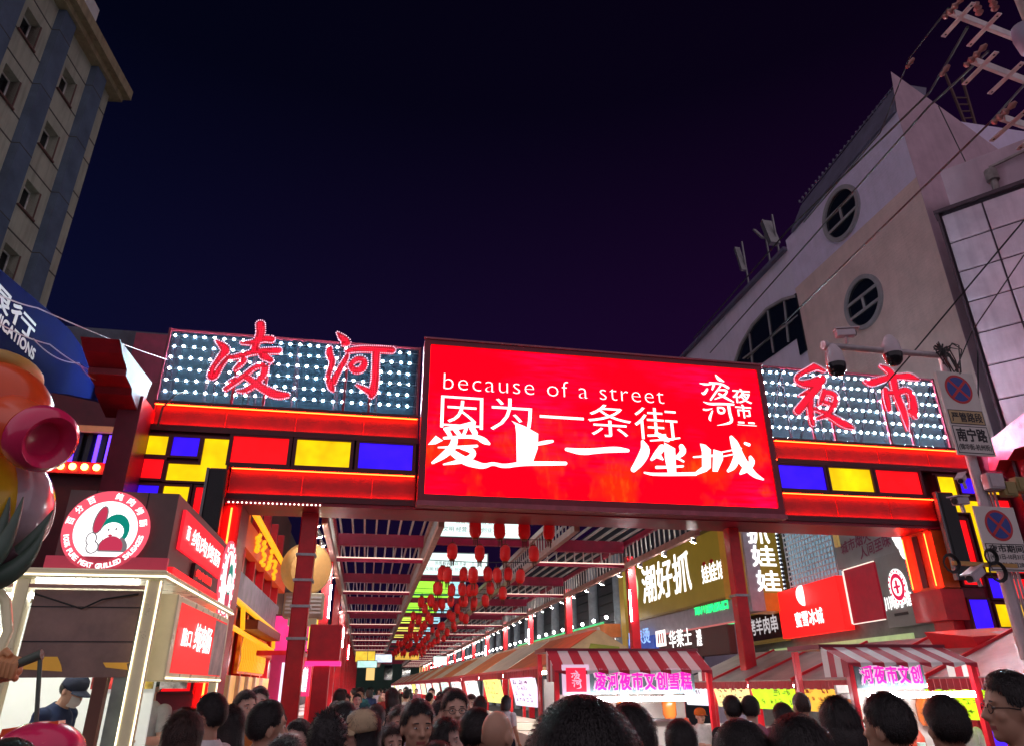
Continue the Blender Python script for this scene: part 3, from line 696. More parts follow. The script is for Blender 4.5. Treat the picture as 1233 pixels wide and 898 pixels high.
# the far end of the canopy: more lit boards, hanging low
for (xa, xb, y, z0, z1, c, s_, lab) in ((-.9, .9, 74, 4.0, 4.9, (1, .62, .06), .8, 'yellow lit board low at the far end of the canopy, left'), (1.0, 2.6, 76, 4.0, 4.7, (.75, .82, 1), .9, 'pale blue lit board low at the far end of the canopy'), (3.0, 5.4, 78, 4.3, 5.0, (1, .55, .08), .6, 'amber lit board at the far end of the canopy, right'),
      (-.6, 1.0, 66, 3.3, 3.8, (.6, 1, .9), .8, 'pale green lit board hanging lowest at the far end of the canopy'), (6.2, 7.4, 70, 3.6, 4.3, (.85, 1, .95), 1.0, 'small white lit board near the right far end of the canopy')):
    t = thing('far_light_board', ((xa+xb)/2, y, z0), lab, 'light board', 'lit boards at the far end'); MB().box(xa, xb, y, y+.12, z0, z1).build('face', glow(f'far_face_{lab[:6]}_{int(y)}', c, s_, .25, 2), t); MB().box(xa-.05, xb+.05, y+.121, y+.2, z0-.05, z1+.05).build('frame', m_grey, t)
    MB().bar(((xa+xb)/2, y+.15, z1), ((xa+xb)/2, y+.15, ZL_), .05).build('hanger', m_grey, t)
# ------------------------------------------------------------------ left: pale office block with blue pilasters
m_wallL = mat('cream_render', (.47, .48, .38), .8, var=.10, vscale=.8, bump=.12, bscale=25, dirt=.28)
m_blueL = mat('blue_grey_tile', (.12, .17, .25), .55, var=.18, vscale=1.2)
m_corn = mat('ochre_cornice', (.40, .33, .20), .7, var=.15, dirt=.3)
m_glassD = mat('dark_window_glass', (.008, .010, .016), .06, var=0, spec=.6)
m_rev = mat('brown_window_reveal', (.17, .085, .075), .7, var=.15)
m_joint = mat('dark_wall_joint', (.09, .085, .08), .8, var=.1)
pL = PX(57, 365, -14.0); dL = ray(540, 845); dL = V3((dL.x, dL.y, 0)).normalized(); nL = V3((dL.y, -dL.x, 0))   # facade runs along -dL from the far corner
def LB(u, z, out=0): return V3((pL.x, pL.y, 0)) - dL*u + nL*out + V3((0, 0, z))
def LBuv(x, y): p = PP(x, y, pL, dL); return ((V3((pL.x, pL.y, 0))-V3((p.x, p.y, 0))).dot(dL), p.z)
def lbox(mb, u0, u1, z0, z1, o0, o1, mi=0, bev=0):
    return mb.obox(LB((u0+u1)/2, (z0+z1)/2, (o0+o1)/2), dL*(abs(u1-u0)/2), nL*(abs(o1-o0)/2), V3((0, 0, abs(z1-z0)/2)), mi, bev)
zTop = LBuv(133, 111)[1]
offb = thing('office_block', LB(0, 0), 'pale office block with blue-grey pilasters and dark windows, high at the left of the photo', 'building')
bw = MB(); wins = []
uv = lambda x, y: LBuv(x, y)
wc = [uv(82, 106), uv(60, 168), uv(34, 238)]
zp = (wc[0][1]-wc[2][1])/2; uc1 = sum(a for a, b in wc)/3; zc0 = wc[0][1]
uc2 = uv(34, 40)[0]; du = uc2-uc1
ww, wh = .95, 1.25
# the wall is a shell of storey panels set between the windows
cols = [uc1+du*i for i in range(5)]; rowsz = [zc0-zp*i for i in range(-0, 7)]
U1 = cols[-1]+du/2
lbox(bw, 0, U1, 0, zTop, -8, -.50); bw.build('wall', m_wallL, offb)
w2 = MB()
us = [0]+[q for c in cols for q in (c-ww/2, c+ww/2)]+[U1]
for i in range(0, len(us), 2): lbox(w2, us[i], us[i+1], 0, zTop, -.499, 0)
for c in cols:
    zs = [0]+[q for z in reversed(rowsz) for q in (z-wh/2, z+wh/2)]+[zTop]
    zs = sorted(z for z in zs if z >= 0)
    for i in range(0, len(zs)-1, 2): lbox(w2, c-ww/2+.001, c+ww/2-.001, zs[i], zs[i+1], -.499, -.001)
w2.build('outer_wall', m_wallL, offb)
jt = MB()
for r_, z in enumerate(rowsz):
    for dz in (wh/2+.55, -wh/2-.06): lbox(jt, .0, U1, z+dz-.03, z+dz+.03, .0, .012)
jt.build('storey_joint', m_joint, offb, kind='stuff')
for c in cols:
    for z in rowsz:
        f = MB(); lbox(f, c-ww/2, c-ww/2+.07, z-wh/2, z+wh/2, -.42, -.36); lbox(f, c+ww/2-.07, c+ww/2, z-wh/2, z+wh/2, -.42, -.36); lbox(f, c-ww/2+.07, c+ww/2-.07, z+wh/2-.07, z+wh/2, -.42, -.36); lbox(f, c-ww/2+.07, c+ww/2-.07, z-wh/2, z-wh/2+.07, -.42, -.36)
        f = f.build('window_frame', m_white, offb)
        g_ = MB(); lbox(g_, c-ww/2+.07, c+ww/2-.07, z-wh/2+.07, z+wh/2-.07, -.40, -.39); g_.build('pane', m_glassD, f)
        s = MB(); lbox(s, c-ww/2-.06, c-ww/2, z-wh/2, z+wh/2, -.48, .03); lbox(s, c-ww/2-.1, c+ww/2+.1, z-wh/2-.07, z-wh/2, -.1, .08); s.build('reveal', m_rev, f)
for i in range(6):
    c = uc1-du/2+du*i
    if c < .2: c = .75
    p = MB(); lbox(p, c-.42, c+.42, 0, zTop-.3, .0, .32)
    p = p.build('pilaster', m_blueL, offb)
    k = MB()
    for z in rowsz: lbox(k, c-.425, c+.425, z+wh/2+.52, z+wh/2+.56, .0, .326)
    k.build('pilaster_joint', m_joint, p)
cn = MB(); lbox(cn, -.5, U1, zTop, zTop+.55, -8.3, .75); lbox(cn, -.35, U1, zTop-.28, zTop, -8.2, .45); cn.build('cornice', m_corn, offb)
k = LBuv(90, 10); rb = MB(); lbox(rb, k[0]-.5, k[0]+.5, zTop+.55, zTop+1.35, .0, .7); rb.build('roof_box', m_white, offb)

# ------------------------------------------------------------------ blue bank fascia at the far left
m_bank = mat('bank_blue_sheet', (.0035, .008, .075), .8, spec=.05, var=.12, vscale=1.5)
g_bank = mat('bank_letter', (.55, .58, .64), .6, emit=.14, ecol=(.85, .9, 1))
XB = -6.0
bf = lambda x, y: PX(x, y, XB)
tl, tr_ = bf(-60, 270), bf(118, 432)
bank = thing('bank_sign', (XB, 12, 5.5), 'dark blue bank fascia with white characters and CATIONS in capitals, far left', 'sign')
top = [bf(-120, 232), bf(0, 324), bf(55, 371), bf(84, 397), bf(114, 440), bf(133, 486)]; bot = [bf(132, 490), bf(-120, 455)]
poly = [(q.y, q.z) for q in top]+[(q.y, q.z) for q in (bf(128, 484), bf(80, 474), bf(20, 470), bf(-120, 470))]
MB().prism([(XB, a, b) for a, b in poly], (-.22, 0, 0)).build('fascia', m_bank, bank)
a = bf(-57, 436); b_ = bf(43, 432); hgt = .30
m = MB(); p0 = bf(0, 420); p1 = bf(43, 437); dd = V3((0, 1, 0))
ly1 = p1.y; wch = (p1.y-p0.y)/6.6
ly0, ly1 = bf(-3, 405).y, bf(41, 425).y; Lc = (ly1-ly0)/7*22.5
lz = bf(41, 436).z; text_on(m, 'BANK OF COMMUNICATIONS', (XB+.01, ly1-Lc, lz), (0, Lc, 0), (0, 0, bf(41, 421).z-lz), bold=.05)
qa, qb = bf(9, 392), bf(40, 400); h1 = bf(25, 371).z-bf(25, 408).z
text_on(m, '交通银行', (XB+.01, qb.y-(qb.y-qa.y)*4.5, bf(25, 408).z+h1*.22), (0, (qb.y-qa.y)*4.5, 0), (0, 0, h1*.8), bold=.03)
m.build('lettering', g_bank, bank)
MB().box(XB-6, XB-.5, top[0].y+.2, 12.3, 0, 6.05).build('building_wall', mat('dark_blue_wall', (.02, .03, .07), .6), bank)

# ------------------------------------------------------------------ dark plum front behind the kiosk, left of the gate
m_plum = mat('plum_wall', (.11, .012, .022), .6, var=.2)
shop = thing('plum_shopfront', (-8, 16.6, 0), 'dark plum shopfront with blue neon strips and amber bulbs, left of the gate', 'shopfront')
fy = 16.5; P_ = lambda x, y: PY(x, y, fy)
x0, x1 = -13, -4.95
zA, zB, zC, zD = P_(130, 491).z, P_(110, 520).z, P_(110, 559).z, P_(110, 572).z
MB().box(x0, x1, fy, fy+.3, 0, zD).build('lower_wall', m_plum, shop)
MB().box(x0, x1, fy-.02, fy+.3, zB, P_(100, 455).z).build('upper_wall', m_plum, shop)
MB().box(x0, x1, fy-.12, fy-.03, zB-.02, zB+.12).build('trim', mat('orange_lit_trim', (.55, .22, .12), .5, emit=.12, ecol=(1, .3, .12)), shop)
MB().box(x0, x1, fy+.25, fy+.3, zD, zB).build('glazing', mat('grey_blue_glass', (.10, .13, .17), .2, var=.3, vscale=.8), shop)
for xx in (72, 92, 104, 122, 132, 150):
    q = P_(xx, 540).x
    MB().box(q-.05, q+.05, fy+.05, fy+.2, zD, zB-.021).build('mullion', m_black, shop)
for xx in (87, 116, 130):
    q = P_(xx, 540).x
    MB().box(q-.035, q+.035, fy-.0, fy+.04, zD+.02, zB-.05).build('neon_strip', glow('blue_neon', (.10, .03, 1), 3.0), shop)
MB().box(x0, x1, fy-.2, fy-.01, zD-.02, zC).build('bulb_ledge', m_red, shop)
for i in range(14):
    q = P_(63+14.4*(i-6), 566).x
    MB().ball((q, fy-.24, (zC+zD)/2), .075, n=8, m=6).build('bulb', g_warm, shop)
hi = thing('dark_block', (-8, 19, 0), 'dark unlit block with a plum side, behind the left lamp board', 'building')
MB().box(-14, -3.6, 18, 24, 0, PY(150, 398, 18).z).build('wall', mat('unlit_wall', (.09, .09, .12), .8, var=.2), hi)
MB().box(-6.35, -5.3, 17.6, 17.99, 0, PY(180, 402, 17.6).z).build('pier', mat('plum_pier', (.22, .02, .05), .6, var=.2), hi)

# ------------------------------------------------------------------ right: tall corner building with round windows
m_lil = mat('white_brick_render', (.68, .59, .80), .85, var=.07, vscale=1.5, bump=.4, bscale=11, dirt=.07, brick=2.0)
m_bei = mat('beige_render', (.70, .51, .50), .85, var=.09, vscale=1.2, bump=.4, bscale=13, dirt=.07, brick=2.0)
m_pinkw = mat('grey_pink_render', (.50, .34, .42), .85, var=.12, vscale=.9, bump=.2, dirt=.12)
m_mans = mat('slate_sheet', (.12, .11, .18), .6, var=.2, vscale=2)
XF = 17.0
F_ = lambda x, y: PX(x, y, XF)
rb = thing('corner_building', (XF, 16, 0), 'tall pale corner building with two round windows, right of the gate', 'building')
yc = (F_(1080, 135).y+F_(1164, 416).y)/2; zt = F_(1080, 135).z; ye = F_(946, 290).y; zt2 = F_(946, 303).z
zb_ = (F_(1103, 213).z+F_(960, 346).z)/2
zr0, zr1 = F_(1080, 135), F_(946, 290)
def topz(y): return zr0.z+(zr1.z-zr0.z)*(y-zr0.y)/(zr1.y-zr0.y)
MB().prism([(XF, yc, 0), (XF, ye, 0), (XF, ye, zb_), (XF, yc, zb_)], (9, 0, 0)).build('lower_wall', m_bei, rb)
MB().prism([(XF, yc, zb_+.002), (XF, ye, zb_+.002), (XF, ye, topz(ye)), (XF, yc, topz(yc))], (9, 0, 0)).build('upper_wall', m_lil, rb)
pk = F_(1093, 90); pk2 = F_(981, 238)
ms_ = MB().prism([(XF-.12, yc+.02, topz(yc)), (XF-.12, ye-.6, topz(ye)), (XF+.5, ye-.8, topz(ye)+1.35), (XF+.5, yc+.1, topz(yc)+1.55)], (1.2, 0, 0)); ms_.build('roof_edge', m_mans, rb)
rl = MB()
for i in range(26):
    y = yc+.2+(ye-yc-1)*i/25; z = topz(y)+1.48; rl.box(XF+.45, XF+.52, y-.03, y+.03, z, z+.13)
rl.bar((XF+.5, yc, topz(yc)+1.62), (XF+.5, ye-.9, topz(ye)+1.45), .05); rl.build('roof_rail', m_mans, rb, kind='stuff')
m_ring = mat('grey_window_ring', (.30, .28, .31), .6, var=.1)
for (cx_, cy_) in ((1013.5, 257.5), (1040.5, 364)):
    c = F_(cx_, cy_); R_ = (F_(cx_, cy_-31).z-F_(cx_, cy_+31).z)/2
    ring = MB(); N = 40
    pts = lambda r: [(c.y+cos(2*pi*i/N)*r, c.z+sin(2*pi*i/N)*r) for i in range(N)]
    a, b_ = pts(R_*1.12), pts(R_*.95); vs = [(XF-.10, *q) for q in a]+[(XF-.10, *q) for q in b_]+[(XF, *q) for q in a]+[(XF-.02, *q) for q in b_]
    fs = []
    for i in range(N):
        j = (i+1) % N; fs += [(i, j, N+j, N+i), (i, 2*N+i, 2*N+j, j), (N+i, N+j, 3*N+j, 3*N+i)]
    ring.add(vs, fs); w = ring.build('round_window', m_ring, rb)
    MB().prism([(XF-.012, *q) for q in pts(R_*.96)], (.01, 0, 0)).build('pane', m_glassD, w)
    bars = MB()
    for dz in (-.33, .28): h_ = sqrt(1-(dz)**2)*R_*.94; bars.box(XF-.07, XF-.02, c.y-h_, c.y+h_, c.z+dz*R_-.05, c.z+dz*R_+.05)
    bars.box(XF-.065, XF-.02, c.y-.05, c.y+.05, c.z-.33*R_, c.z+.28*R_)
    bars.build('glazing_bar', m_ring, w, kind='stuff')
    for (z0, z1, mm) in ((0, 0, 0),): pass
# end wall turned towards the gate, falling to the right, and the pipe on it
e0 = V3((XF, yc, 0)); eq = lambda x, y: PY(x, y, yc-.01)
pa, pb, pc = eq(1094, 90), eq(1150, 142), eq(1180, 480)
MB().prism([(XF+.001, yc-.012, 0), (XF+.001, yc-.012, topz(yc)), (XF+.25, yc-.012, pa.z), (pb.x, yc-.012, pb.z), (pb.x+4, yc-.012, pb.z-3.5), (pb.x+4, yc-.012, 0)], (0, .011, 0)).build('end_wall', m_pinkw, rb)
# white lower wing further along, with the big arched window
zw = F_(946, 303).z; yw = F_(829, 426).y; zw2 = F_(829, 426).z
MB().prism([(XF+.02, ye+.001, 0), (XF+.02, yw+8, 0), (XF+.02, yw+8, zw2), (XF+.02, ye+.001, zw)], (9, 0, 0)).build('wing_wall', mat('white_wing_render', (.68, .60, .78), .85, var=.06, vscale=.8, bump=.2, dirt=.08), rb)
MB().bar((XF-.05, ye+.0, zw+.06), (XF-.05, yw+8, zw2+.06), .3, .16).build('wing_coping', m_mans, rb)
arch = [(962, 345), (960, 358), (945, 362), (925, 374), (905, 395), (890, 418), (883, 440), (905, 440), (925, 428), (958, 404)]
arch = [F_(*q) for q in ((959, 357), (944, 361), (925, 372), (907, 392), (893, 416), (885, 440), (918, 437), (965, 404))]
aw = MB().prism([(XF-.01, q.y, q.z) for q in arch], (.02, 0, 0)).build('arched_window', m_glassD, rb)
fr = MB()
for q0, q1 in zip(arch[:6], arch[1:6]): fr.bar((XF-.05, q0.y, q0.z), (XF-.05, q1.y, q1.z), .1, .12)
for a, b_ in (((903, 402), (907, 440)), ((925, 374), (932, 425)), ((896, 432), (962, 380)), ((945, 362), (950, 412))):
    p, q = F_(*a), F_(*b_); fr.bar((XF-.04, p.y, p.z), (XF-.04, q.y, q.z), .06)
fr.build('glazing_bar', m_ring, aw, kind='stuff')
ll = [F_(961, 352), F_(970, 424)]; MB().prism([(XF-.06, ye-.05, ll[1].z), (XF-.06, ye+.45, ll[1].z), (XF-.06, ye+.45, ll[0].z), (XF-.06, ye-.05, ll[0].z)], (.055, 0, 0)).build('dark_strip', m_glassD, rb)
for (xa, ya, xb, yb, w) in ((895, 322, 887, 299, .28), (932, 290, 922, 268, .5), (918, 283, 908, 277, .16)):
    p, q = PX(xa, ya, XF+.8), PX(xb, yb, XF+.8)
    an = thing('roof_antenna', (XF+.8, p.y, zw), {895: 'slim pale antenna panel on the roof edge, farther along', 932: 'broad grey antenna panel on the roof edge', 918: 'thin slanted antenna beside the broad panel on the roof edge'}[xa], 'antenna', 'antennas on the roof edge')
    MB().bar((XF+.8, p.y, p.z-.2), (XF+.8, q.y, q.z), w, w*.5).build('panel', m_grey, an); MB().bar((XF+.95, p.y, zw2-.5), (XF+.95, p.y, q.z+.2), .07).build('mast', m_grey, an)
# grid-clad building at an angle, nearer on the right
gd = V3((.63, -.77, 0)); gp = PY(1130, 560, 15.35); gp = V3((gp.x, gp.y, 0)); gn = V3((-.77, -.63, 0))
G_ = lambda x, y: PP(x, y, gp, gd)
gu = lambda x, y: ((G_(x, y)-gp).dot(gd), G_(x, y).z)
grid = thing('panel_clad_building', (gp.x, gp.y, 0), 'angled building clad in square pinkish-white panels with dark joints, right edge', 'building')
uA, zA_ = gu(1130, 257); uB, zB_ = gu(1193, 480)
u0g = (uA+uB)/2; ztop_g = zA_; 
def gbox(mb, u0, u1, z0, z1, o0, o1, mi=0, bev=0): return mb.obox(gp+gd*((u0+u1)/2)+gn*((o0+o1)/2)+V3((0, 0, (z0+z1)/2)), gd*(abs(u1-u0)/2), gn*(abs(o1-o0)/2), V3((0, 0, abs(z1-z0)/2)), mi, bev)
bk = MB(); gbox(bk, u0g+.02, u0g+9, 0, ztop_g, -6, -.06); bk.build('backing_wall', mat('dark_joint_wall', (.05, .03, .05), .7), grid)
m_pan = mat('pinkish_white_panel', (.50, .38, .48), .4, var=.2, vscale=.6, dirt=.2)
pw = abs(gu(1168, 243)[0]-gu(1133, 258)[0]); pz_ = (gu(1137, 262)[1]-gu(1146, 303)[1])*1.0
nrow = int((ztop_g-gu(1193, 490)[1])/pz_+.5)
pw = 1.02; pz_ = (ztop_g-gu(1193, 486)[1])/6.2
for i in range(8):
    for j in range(7):
        u = u0g+.1+i*pw; z = ztop_g-.12-j*pz_
        pm = MB(); gbox(pm, u+.02, u+pw-.02, z-pz_+.02, z-.02, -.06, .0+random.uniform(-.008, .008), bev=.02); pm.build('panel', m_pan, grid)
cv = MB(); gbox(cv, u0g-.05, u0g+9, ztop_g-.02, ztop_g+.09, -.4, .06); gbox(cv, u0g+.0, u0g+.06, 4, ztop_g, -.05, .04); cv.build('metal_edge', mat('dark_channel', (.06, .035, .05), .4, metal=.5), grid)
up = MB(); zU = gu(1165, 165)[1]
uw = thing('upper_annexe', (gp.x+1, gp.y, ztop_g), 'grey-pink rendered upper storey with an old pipe, above the square panels', 'building')
gbox(up, u0g+.35, u0g+9.5, ztop_g+.16, zU, -6, -1.2); up.build('wall', m_pinkw, uw)
pp = MB(); pk = gp+gd*(u0g+1.55)+gn*(-1.08)
zz = gu(1160, 205)[1]
pp.tube([pk+V3((0, 0, ztop_g+.2)), pk+V3((0, 0, zz))], .09, 8); pp.tube([pk+V3((0, 0, zz-.02)), pk+V3((0, 0, zz+.35))], .17, 8); pp.bar(pk+V3((0, 0, zz+.45)), pk+gd*6+V3((0, 0, zz+1.25)), .07)
pp.build('drain_pipe', mat('old_pipe', (.30, .24, .24), .6, var=.3), uw)
lad = thing('roof_ladder', (XF+1.8, yc, 18), 'rusty ladder rails on the roof behind the corner building', 'ladder')
lm = MB(); A = PY(1148, 118, 16.4); B = PY(1168, 160, 16.4)
for o_ in (0, .55): lm.bar((A.x+o_*1.3, 16.4, A.z+1.2), (B.x+o_*.5, 16.4, B.z-1), .07)
for i in range(6): t = i/5; lm.bar((A.x+(B.x-A.x)*t, 16.4, A.z+(B.z-A.z)*t), (A.x+.6+(B.x-A.x-.3)*t, 16.4, A.z+(B.z-A.z)*t+.1), .045)
lm.build('rail', mat('rusty_iron', (.10, .05, .045), .8), lad, kind='stuff')
# far end of the street
fe = thing('end_building', (8, 150, 0), 'dark green block closing the far end of the market street', 'building')
MB().box(-25, 30, 150, 160, 0, 9.5).build('wall', mat('dark_green_wall', (.02, .07, .05), .6, var=.3, vscale=.3), fe)
for i in range(14):
    MB().box(-20+i*3.4, -18.4+i*3.4, 149.9, 149.98, 3, 8).build('window', m_glassD if i % 3 else glow('added_window_glow', (1, .62, .22), .8), fe)  # some panes given an added glow to brighten the dark street end
# ------------------------------------------------------------------ right-hand row of shops along the street
XS = 13.0
S_ = lambda x, y: PX(x, y, XS)
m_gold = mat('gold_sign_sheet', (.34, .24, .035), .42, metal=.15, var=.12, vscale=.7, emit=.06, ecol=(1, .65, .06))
m_lilac = mat('lilac_grey_sheet', (.42, .38, .44), .5, var=.12)
m_brown = mat('dark_brown_sign', (.085, .018, .022), .5, var=.15)
g_sign = glow('lit_white_sign_letter', (1, .98, .96), 1.35)
g_green = glow('lit_green_letter', (.02, 1, .22), 1.4)
def ybox(mb, xa, ya, xb, yb, x0, x1, pf=S_):       # box on the shop line from two photo corners (upper far, lower near)
    a, b = pf(xa, ya), pf(xb, yb); return mb.box(x0, x1, min(a.y, b.y), max(a.y, b.y), min(a.z, b.z), max(a.z, b.z))
gy0, gy1 = 24.3, 35.6; gz0, gz1 = 4.72, 7.3
gs = thing('gold_shop_sign', (XS, 30, gz0), 'long gold shop sign with large white characters along the right of the street', 'sign')
MB().box(XS, XS+.3, gy0, gy1, gz0, gz1).build('sign_face', m_gold, gs)
b = MB(); 
for (z0, z1) in ((gz1, gz1+.12), (gz0-.10, gz0)): b.box(XS-.06, XS+.32, gy0, gy1, z0, z1)
b.box(XS-.04, XS+.32, gy1, gy1+.5, gz0-.8, gz1+.1); b.build('edge_trim', mat('bronze_trim', (.30, .20, .05), .4, metal=.5), gs)
def wall_text(mb, t, xa, xb, yt, yb_, pf=S_, out=.012, bold=.018, xpl=None):
    """characters on a wall that runs along the street; far end xa, near end xb in the photograph"""
    a, c = pf(xa, (yt+yb_)/2), pf(xb, (yt+yb_)/2); ym = (a.y+c.y)/2
    # vertical size measured at the middle
    d = ray((xa+xb)/2, yt); e_ = ray((xa+xb)/2, yb_); z1 = CAM_H+d.z*a.x/d.x; z0 = CAM_H+e_.z*a.x/e_.x
    return text_on(mb, t, (a.x-out, a.y, z0), (0, c.y-a.y, 0), (0, 0, z1-z0), bold=bold, proud=0)
m = MB(); wall_text(m, '潮好抓', 773, 832, 672, 718, bold=.02); m.build('lettering', g_sign, gs)
m = MB(); wall_text(m, '娃娃馆', 845, 873, 676, 699, bold=.018); m.build('lettering', g_sign, gs)['label'] = 'smaller white characters'
c = S_(762, 708); dk = MB(); N = 20
dk.prism([(XS-.02, c.y+cos(2*pi*i/N)*.75, c.z+sin(2*pi*i/N)*.95) for i in range(N)], (.018, 0, 0)); dk.build('round_badge', glow('green_white_badge', (.55, 1, .5), .9), gs)
rd = MB()
for (x_, y_) in ((848, 680), (857, 677)): q = S_(x_, y_); rd.box(XS-.02, XS-.003, q.y-.12, q.y+.12, q.z, q.z+.13)
rd.build('red_tab', m_red, gs, kind='stuff')
# grey-lilac fascia with the green lettering, under it
fs_ = thing('lilac_fascia', (XS+.05, 28, 3.8), 'lilac-grey fascia strip with green lettering beneath the gold shop sign', 'sign')
MB().box(XS+.05, XS+.35, gy0, gy1-.2, gz0-.85, gz0-.105).build('panel', m_lilac, fs_)
m = MB(); wall_text(m, '锦州旗舰店', 835, 877, 711, 737, pf=lambda x, y: PX(x, y, XS+.04), bold=.018); m.build('lettering', g_green, fs_)
MB().box(XS+.0, XS+.05, gy0, gy1-.2, gz0-.93, gz0-.86).build('pink_edge', glow('dim_pink_strip', (1, .25, .25), .35), fs_)
MB().box(XS-.02, XS+.0, gy0, gy0+5, gz0-.955, gz0-.93).build('green_strip', glow('green_strip', (.05, 1, .3), .8), fs_)
# brown sign 华茶士-style, below
bs = thing('brown_shop_sign', (XS, 28, 3), 'dark red-brown shop sign with white characters below the lilac fascia', 'sign')
z1_, z0_ = S_(800, 752).z, S_(800, 781).z
MB().box(XS-.3, XS, 24.9, 31.5, 2.75, 3.75, bev=.02).build('sign_box', m_brown, bs)
f2 = lambda x, y: PX(x, y, XS-.3)
m = MB(); wall_text(m, '华莱士', 806, 833, 757, 778, pf=f2, bold=.018); wall_text(m, '汉堡', 839, 845, 757, 777, pf=f2); m.build('lettering', g_sign, bs)
bd = MB(); q = f2(796, 768); bd.box(XS-.318, XS-.302, q.y-.55, q.y+.55, q.z-.33, q.z+.33); bd.build('badge', glow('badge_white', (1, .9, .85), 1.2), bs)
k = MB()
for i in range(3): k.box(XS-.325, XS-.319, q.y-.35+i*.27, q.y-.22+i*.27, q.z-.2, q.z+.2)
k.build('badge_mark', m_red, bs, kind='stuff')
bl = thing('blue_shop_sign', (XS-.2, 34, 3), 'blue-lit shop sign glimpsed between the red post and the brown shop sign', 'sign')
MB().box(XS-.2, XS, 32.2, 36.5, 2.8, 3.85).build('sign_box', glow('blue_sign', (.06, .13, .60), .35, .3, 2), bl)
m = MB(); wall_text(m, '麻辣烫', 757, 783, 757, 775, pf=lambda x, y: PX(x, y, XS-.2)); m.build('lettering', glow('pale_blue_letter', (.3, .5, 1), 1.0), bl)
ob = thing('restaurant_sign', (XS-.1, 42, 3), 'dark brown restaurant sign with white characters under an orange awning strip', 'sign')
MB().box(XS-.15, XS, 37.5, 46, 2.8, 4.0).build('sign_box', mat('brown_grey_sign', (.14, .09, .07), .6), ob)
m = MB(); wall_text(m, '昌盛大饭店', 705, 745, 767, 780, pf=lambda x, y: PX(x, y, XS-.15)); m.build('lettering', g_sign, ob)
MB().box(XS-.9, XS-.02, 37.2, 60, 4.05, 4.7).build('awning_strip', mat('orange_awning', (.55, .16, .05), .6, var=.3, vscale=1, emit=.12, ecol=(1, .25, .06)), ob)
MB().box(XS-.95, XS-.9, 37.2, 60, 4.7, 4.8).build('green_edge', glow('green_strip2', (.05, .8, .25), .5), ob)
# far upper facade with dark shutters and pale columns
uf = thing('shuttered_building', (XS, 50, 0), 'dark shuttered shop building with pale columns, right side of the street behind the canopy', 'building')
MB().box(XS+.3, XS+9, 36.2, 150, 0, 10.5).build('wall', mat('dark_shutter_wall', (.035, .04, .05), .6, var=.3, vscale=.6), uf)
for i in range(24):
    y = 37.5+i*4.6; MB().tube([(XS+.1, y, 0), (XS+.1, y, 8.5)], .32, 10).build('column', mat('pale_column', (.30, .36, .40), .5, var=.15), uf)
    for j in range(6): MB().box(XS+.22, XS+.29, y+.6, y+4.0, 5+j*.5, 5.44+j*.5).build('slat', mat('shutter_slat', (.03, .035, .045), .5, var=.2), uf)
for i in range(48):
    y = 36.5+i*2.2; MB().ball((XS-1.0, y, 4.95), .09, n=8, m=6).build('bulb', g_tube, uf)
yp = thing('yellow_pillar', (XS-.15, 36, 3), 'slim mustard-yellow pillar at the far end of the gold shop sign', 'pillar')
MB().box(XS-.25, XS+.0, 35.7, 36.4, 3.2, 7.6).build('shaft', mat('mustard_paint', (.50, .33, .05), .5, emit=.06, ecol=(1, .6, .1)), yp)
# vertical sign box facing the gate
VY = 23.9
vf = lambda x, y: PY(x, y, VY)
vs = thing('vertical_sign', (14.3, VY, 4), 'tall upright sign box with three white characters on a gold strip', 'sign')
xa, xb = vf(899, 680).x, vf(950, 680).x; zt_, zb2 = 7.7, vf(925, 735).z
MB().box(xa, xa+.52, VY+.01, VY+1.2, zb2, zt_).build('lilac_side', m_lilac, vs)
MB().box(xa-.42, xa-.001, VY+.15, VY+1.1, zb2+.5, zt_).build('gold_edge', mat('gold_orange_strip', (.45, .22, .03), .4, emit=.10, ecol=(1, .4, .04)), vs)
MB().box(xa+.521, xb-.36, VY, VY+1.2, zb2+.62, zt_).build('gold_face', m_gold, vs)
MB().box(xb-.359, xb+.0, VY, VY+1.2, zb2+.62, zt_).build('grey_face', mat('blue_grey_sheet', (.17, .18, .24), .5), vs)
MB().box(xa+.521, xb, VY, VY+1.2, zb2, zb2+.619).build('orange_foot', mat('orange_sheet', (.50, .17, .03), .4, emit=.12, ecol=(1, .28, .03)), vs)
m = MB()
for ch, (x0, x1, y0, y1) in zip('抓娃娃', ((901, 923, 629, 653), (907, 931, 657, 681), (913, 937, 687, 711))):
    a, b = vf(x0, y1), vf(x1, y0); text_on(m, ch, (a.x, VY-.01, a.z), (b.x-a.x, 0, 0), (0, 0, b.z-a.z), bold=.022, proud=.004)
m.build('lettering', g_sign, vs)
# charcoal lamb skewers board
cb = thing('skewer_shop_sign', (14, VY+.3, 3), 'dark red framed board with grey characters under the upright sign box', 'sign')
dS = ray(553, 826); dS = V3((dS.x, dS.y, 0)).normalized(); p9 = V3((13.62, 15.6, 0))
A_ = lambda x, y: PP(x, y, p9, dS)
sa, sb2, sc2, sd2 = A_(896, 742), A_(941, 735), A_(946, 762), A_(898, 778)
nS = V3((-dS.y, dS.x, 0))
def aquad(pts, thick, mi=0): return MB().prism(pts, -nS*thick, mi)
zt1, zb1 = (sa.z+sb2.z)/2, (sc2.z+sd2.z)/2
def vrect(p, q, z0, z1, out=0): return [V3((p.x, p.y, z0))+nS*out, V3((q.x, q.y, z0))+nS*out, V3((q.x, q.y, z1))+nS*out, V3((p.x, p.y, z1))+nS*out]
def ap(x, y=720): q = A_(x, y); return V3((q.x, q.y, 0))
L0, L1 = ap(893, 760), ap(947, 750)
aquad(vrect(L0, L1, zb1, zt1, .10), .12).build('board', m_brown, cb)
fr = MB()
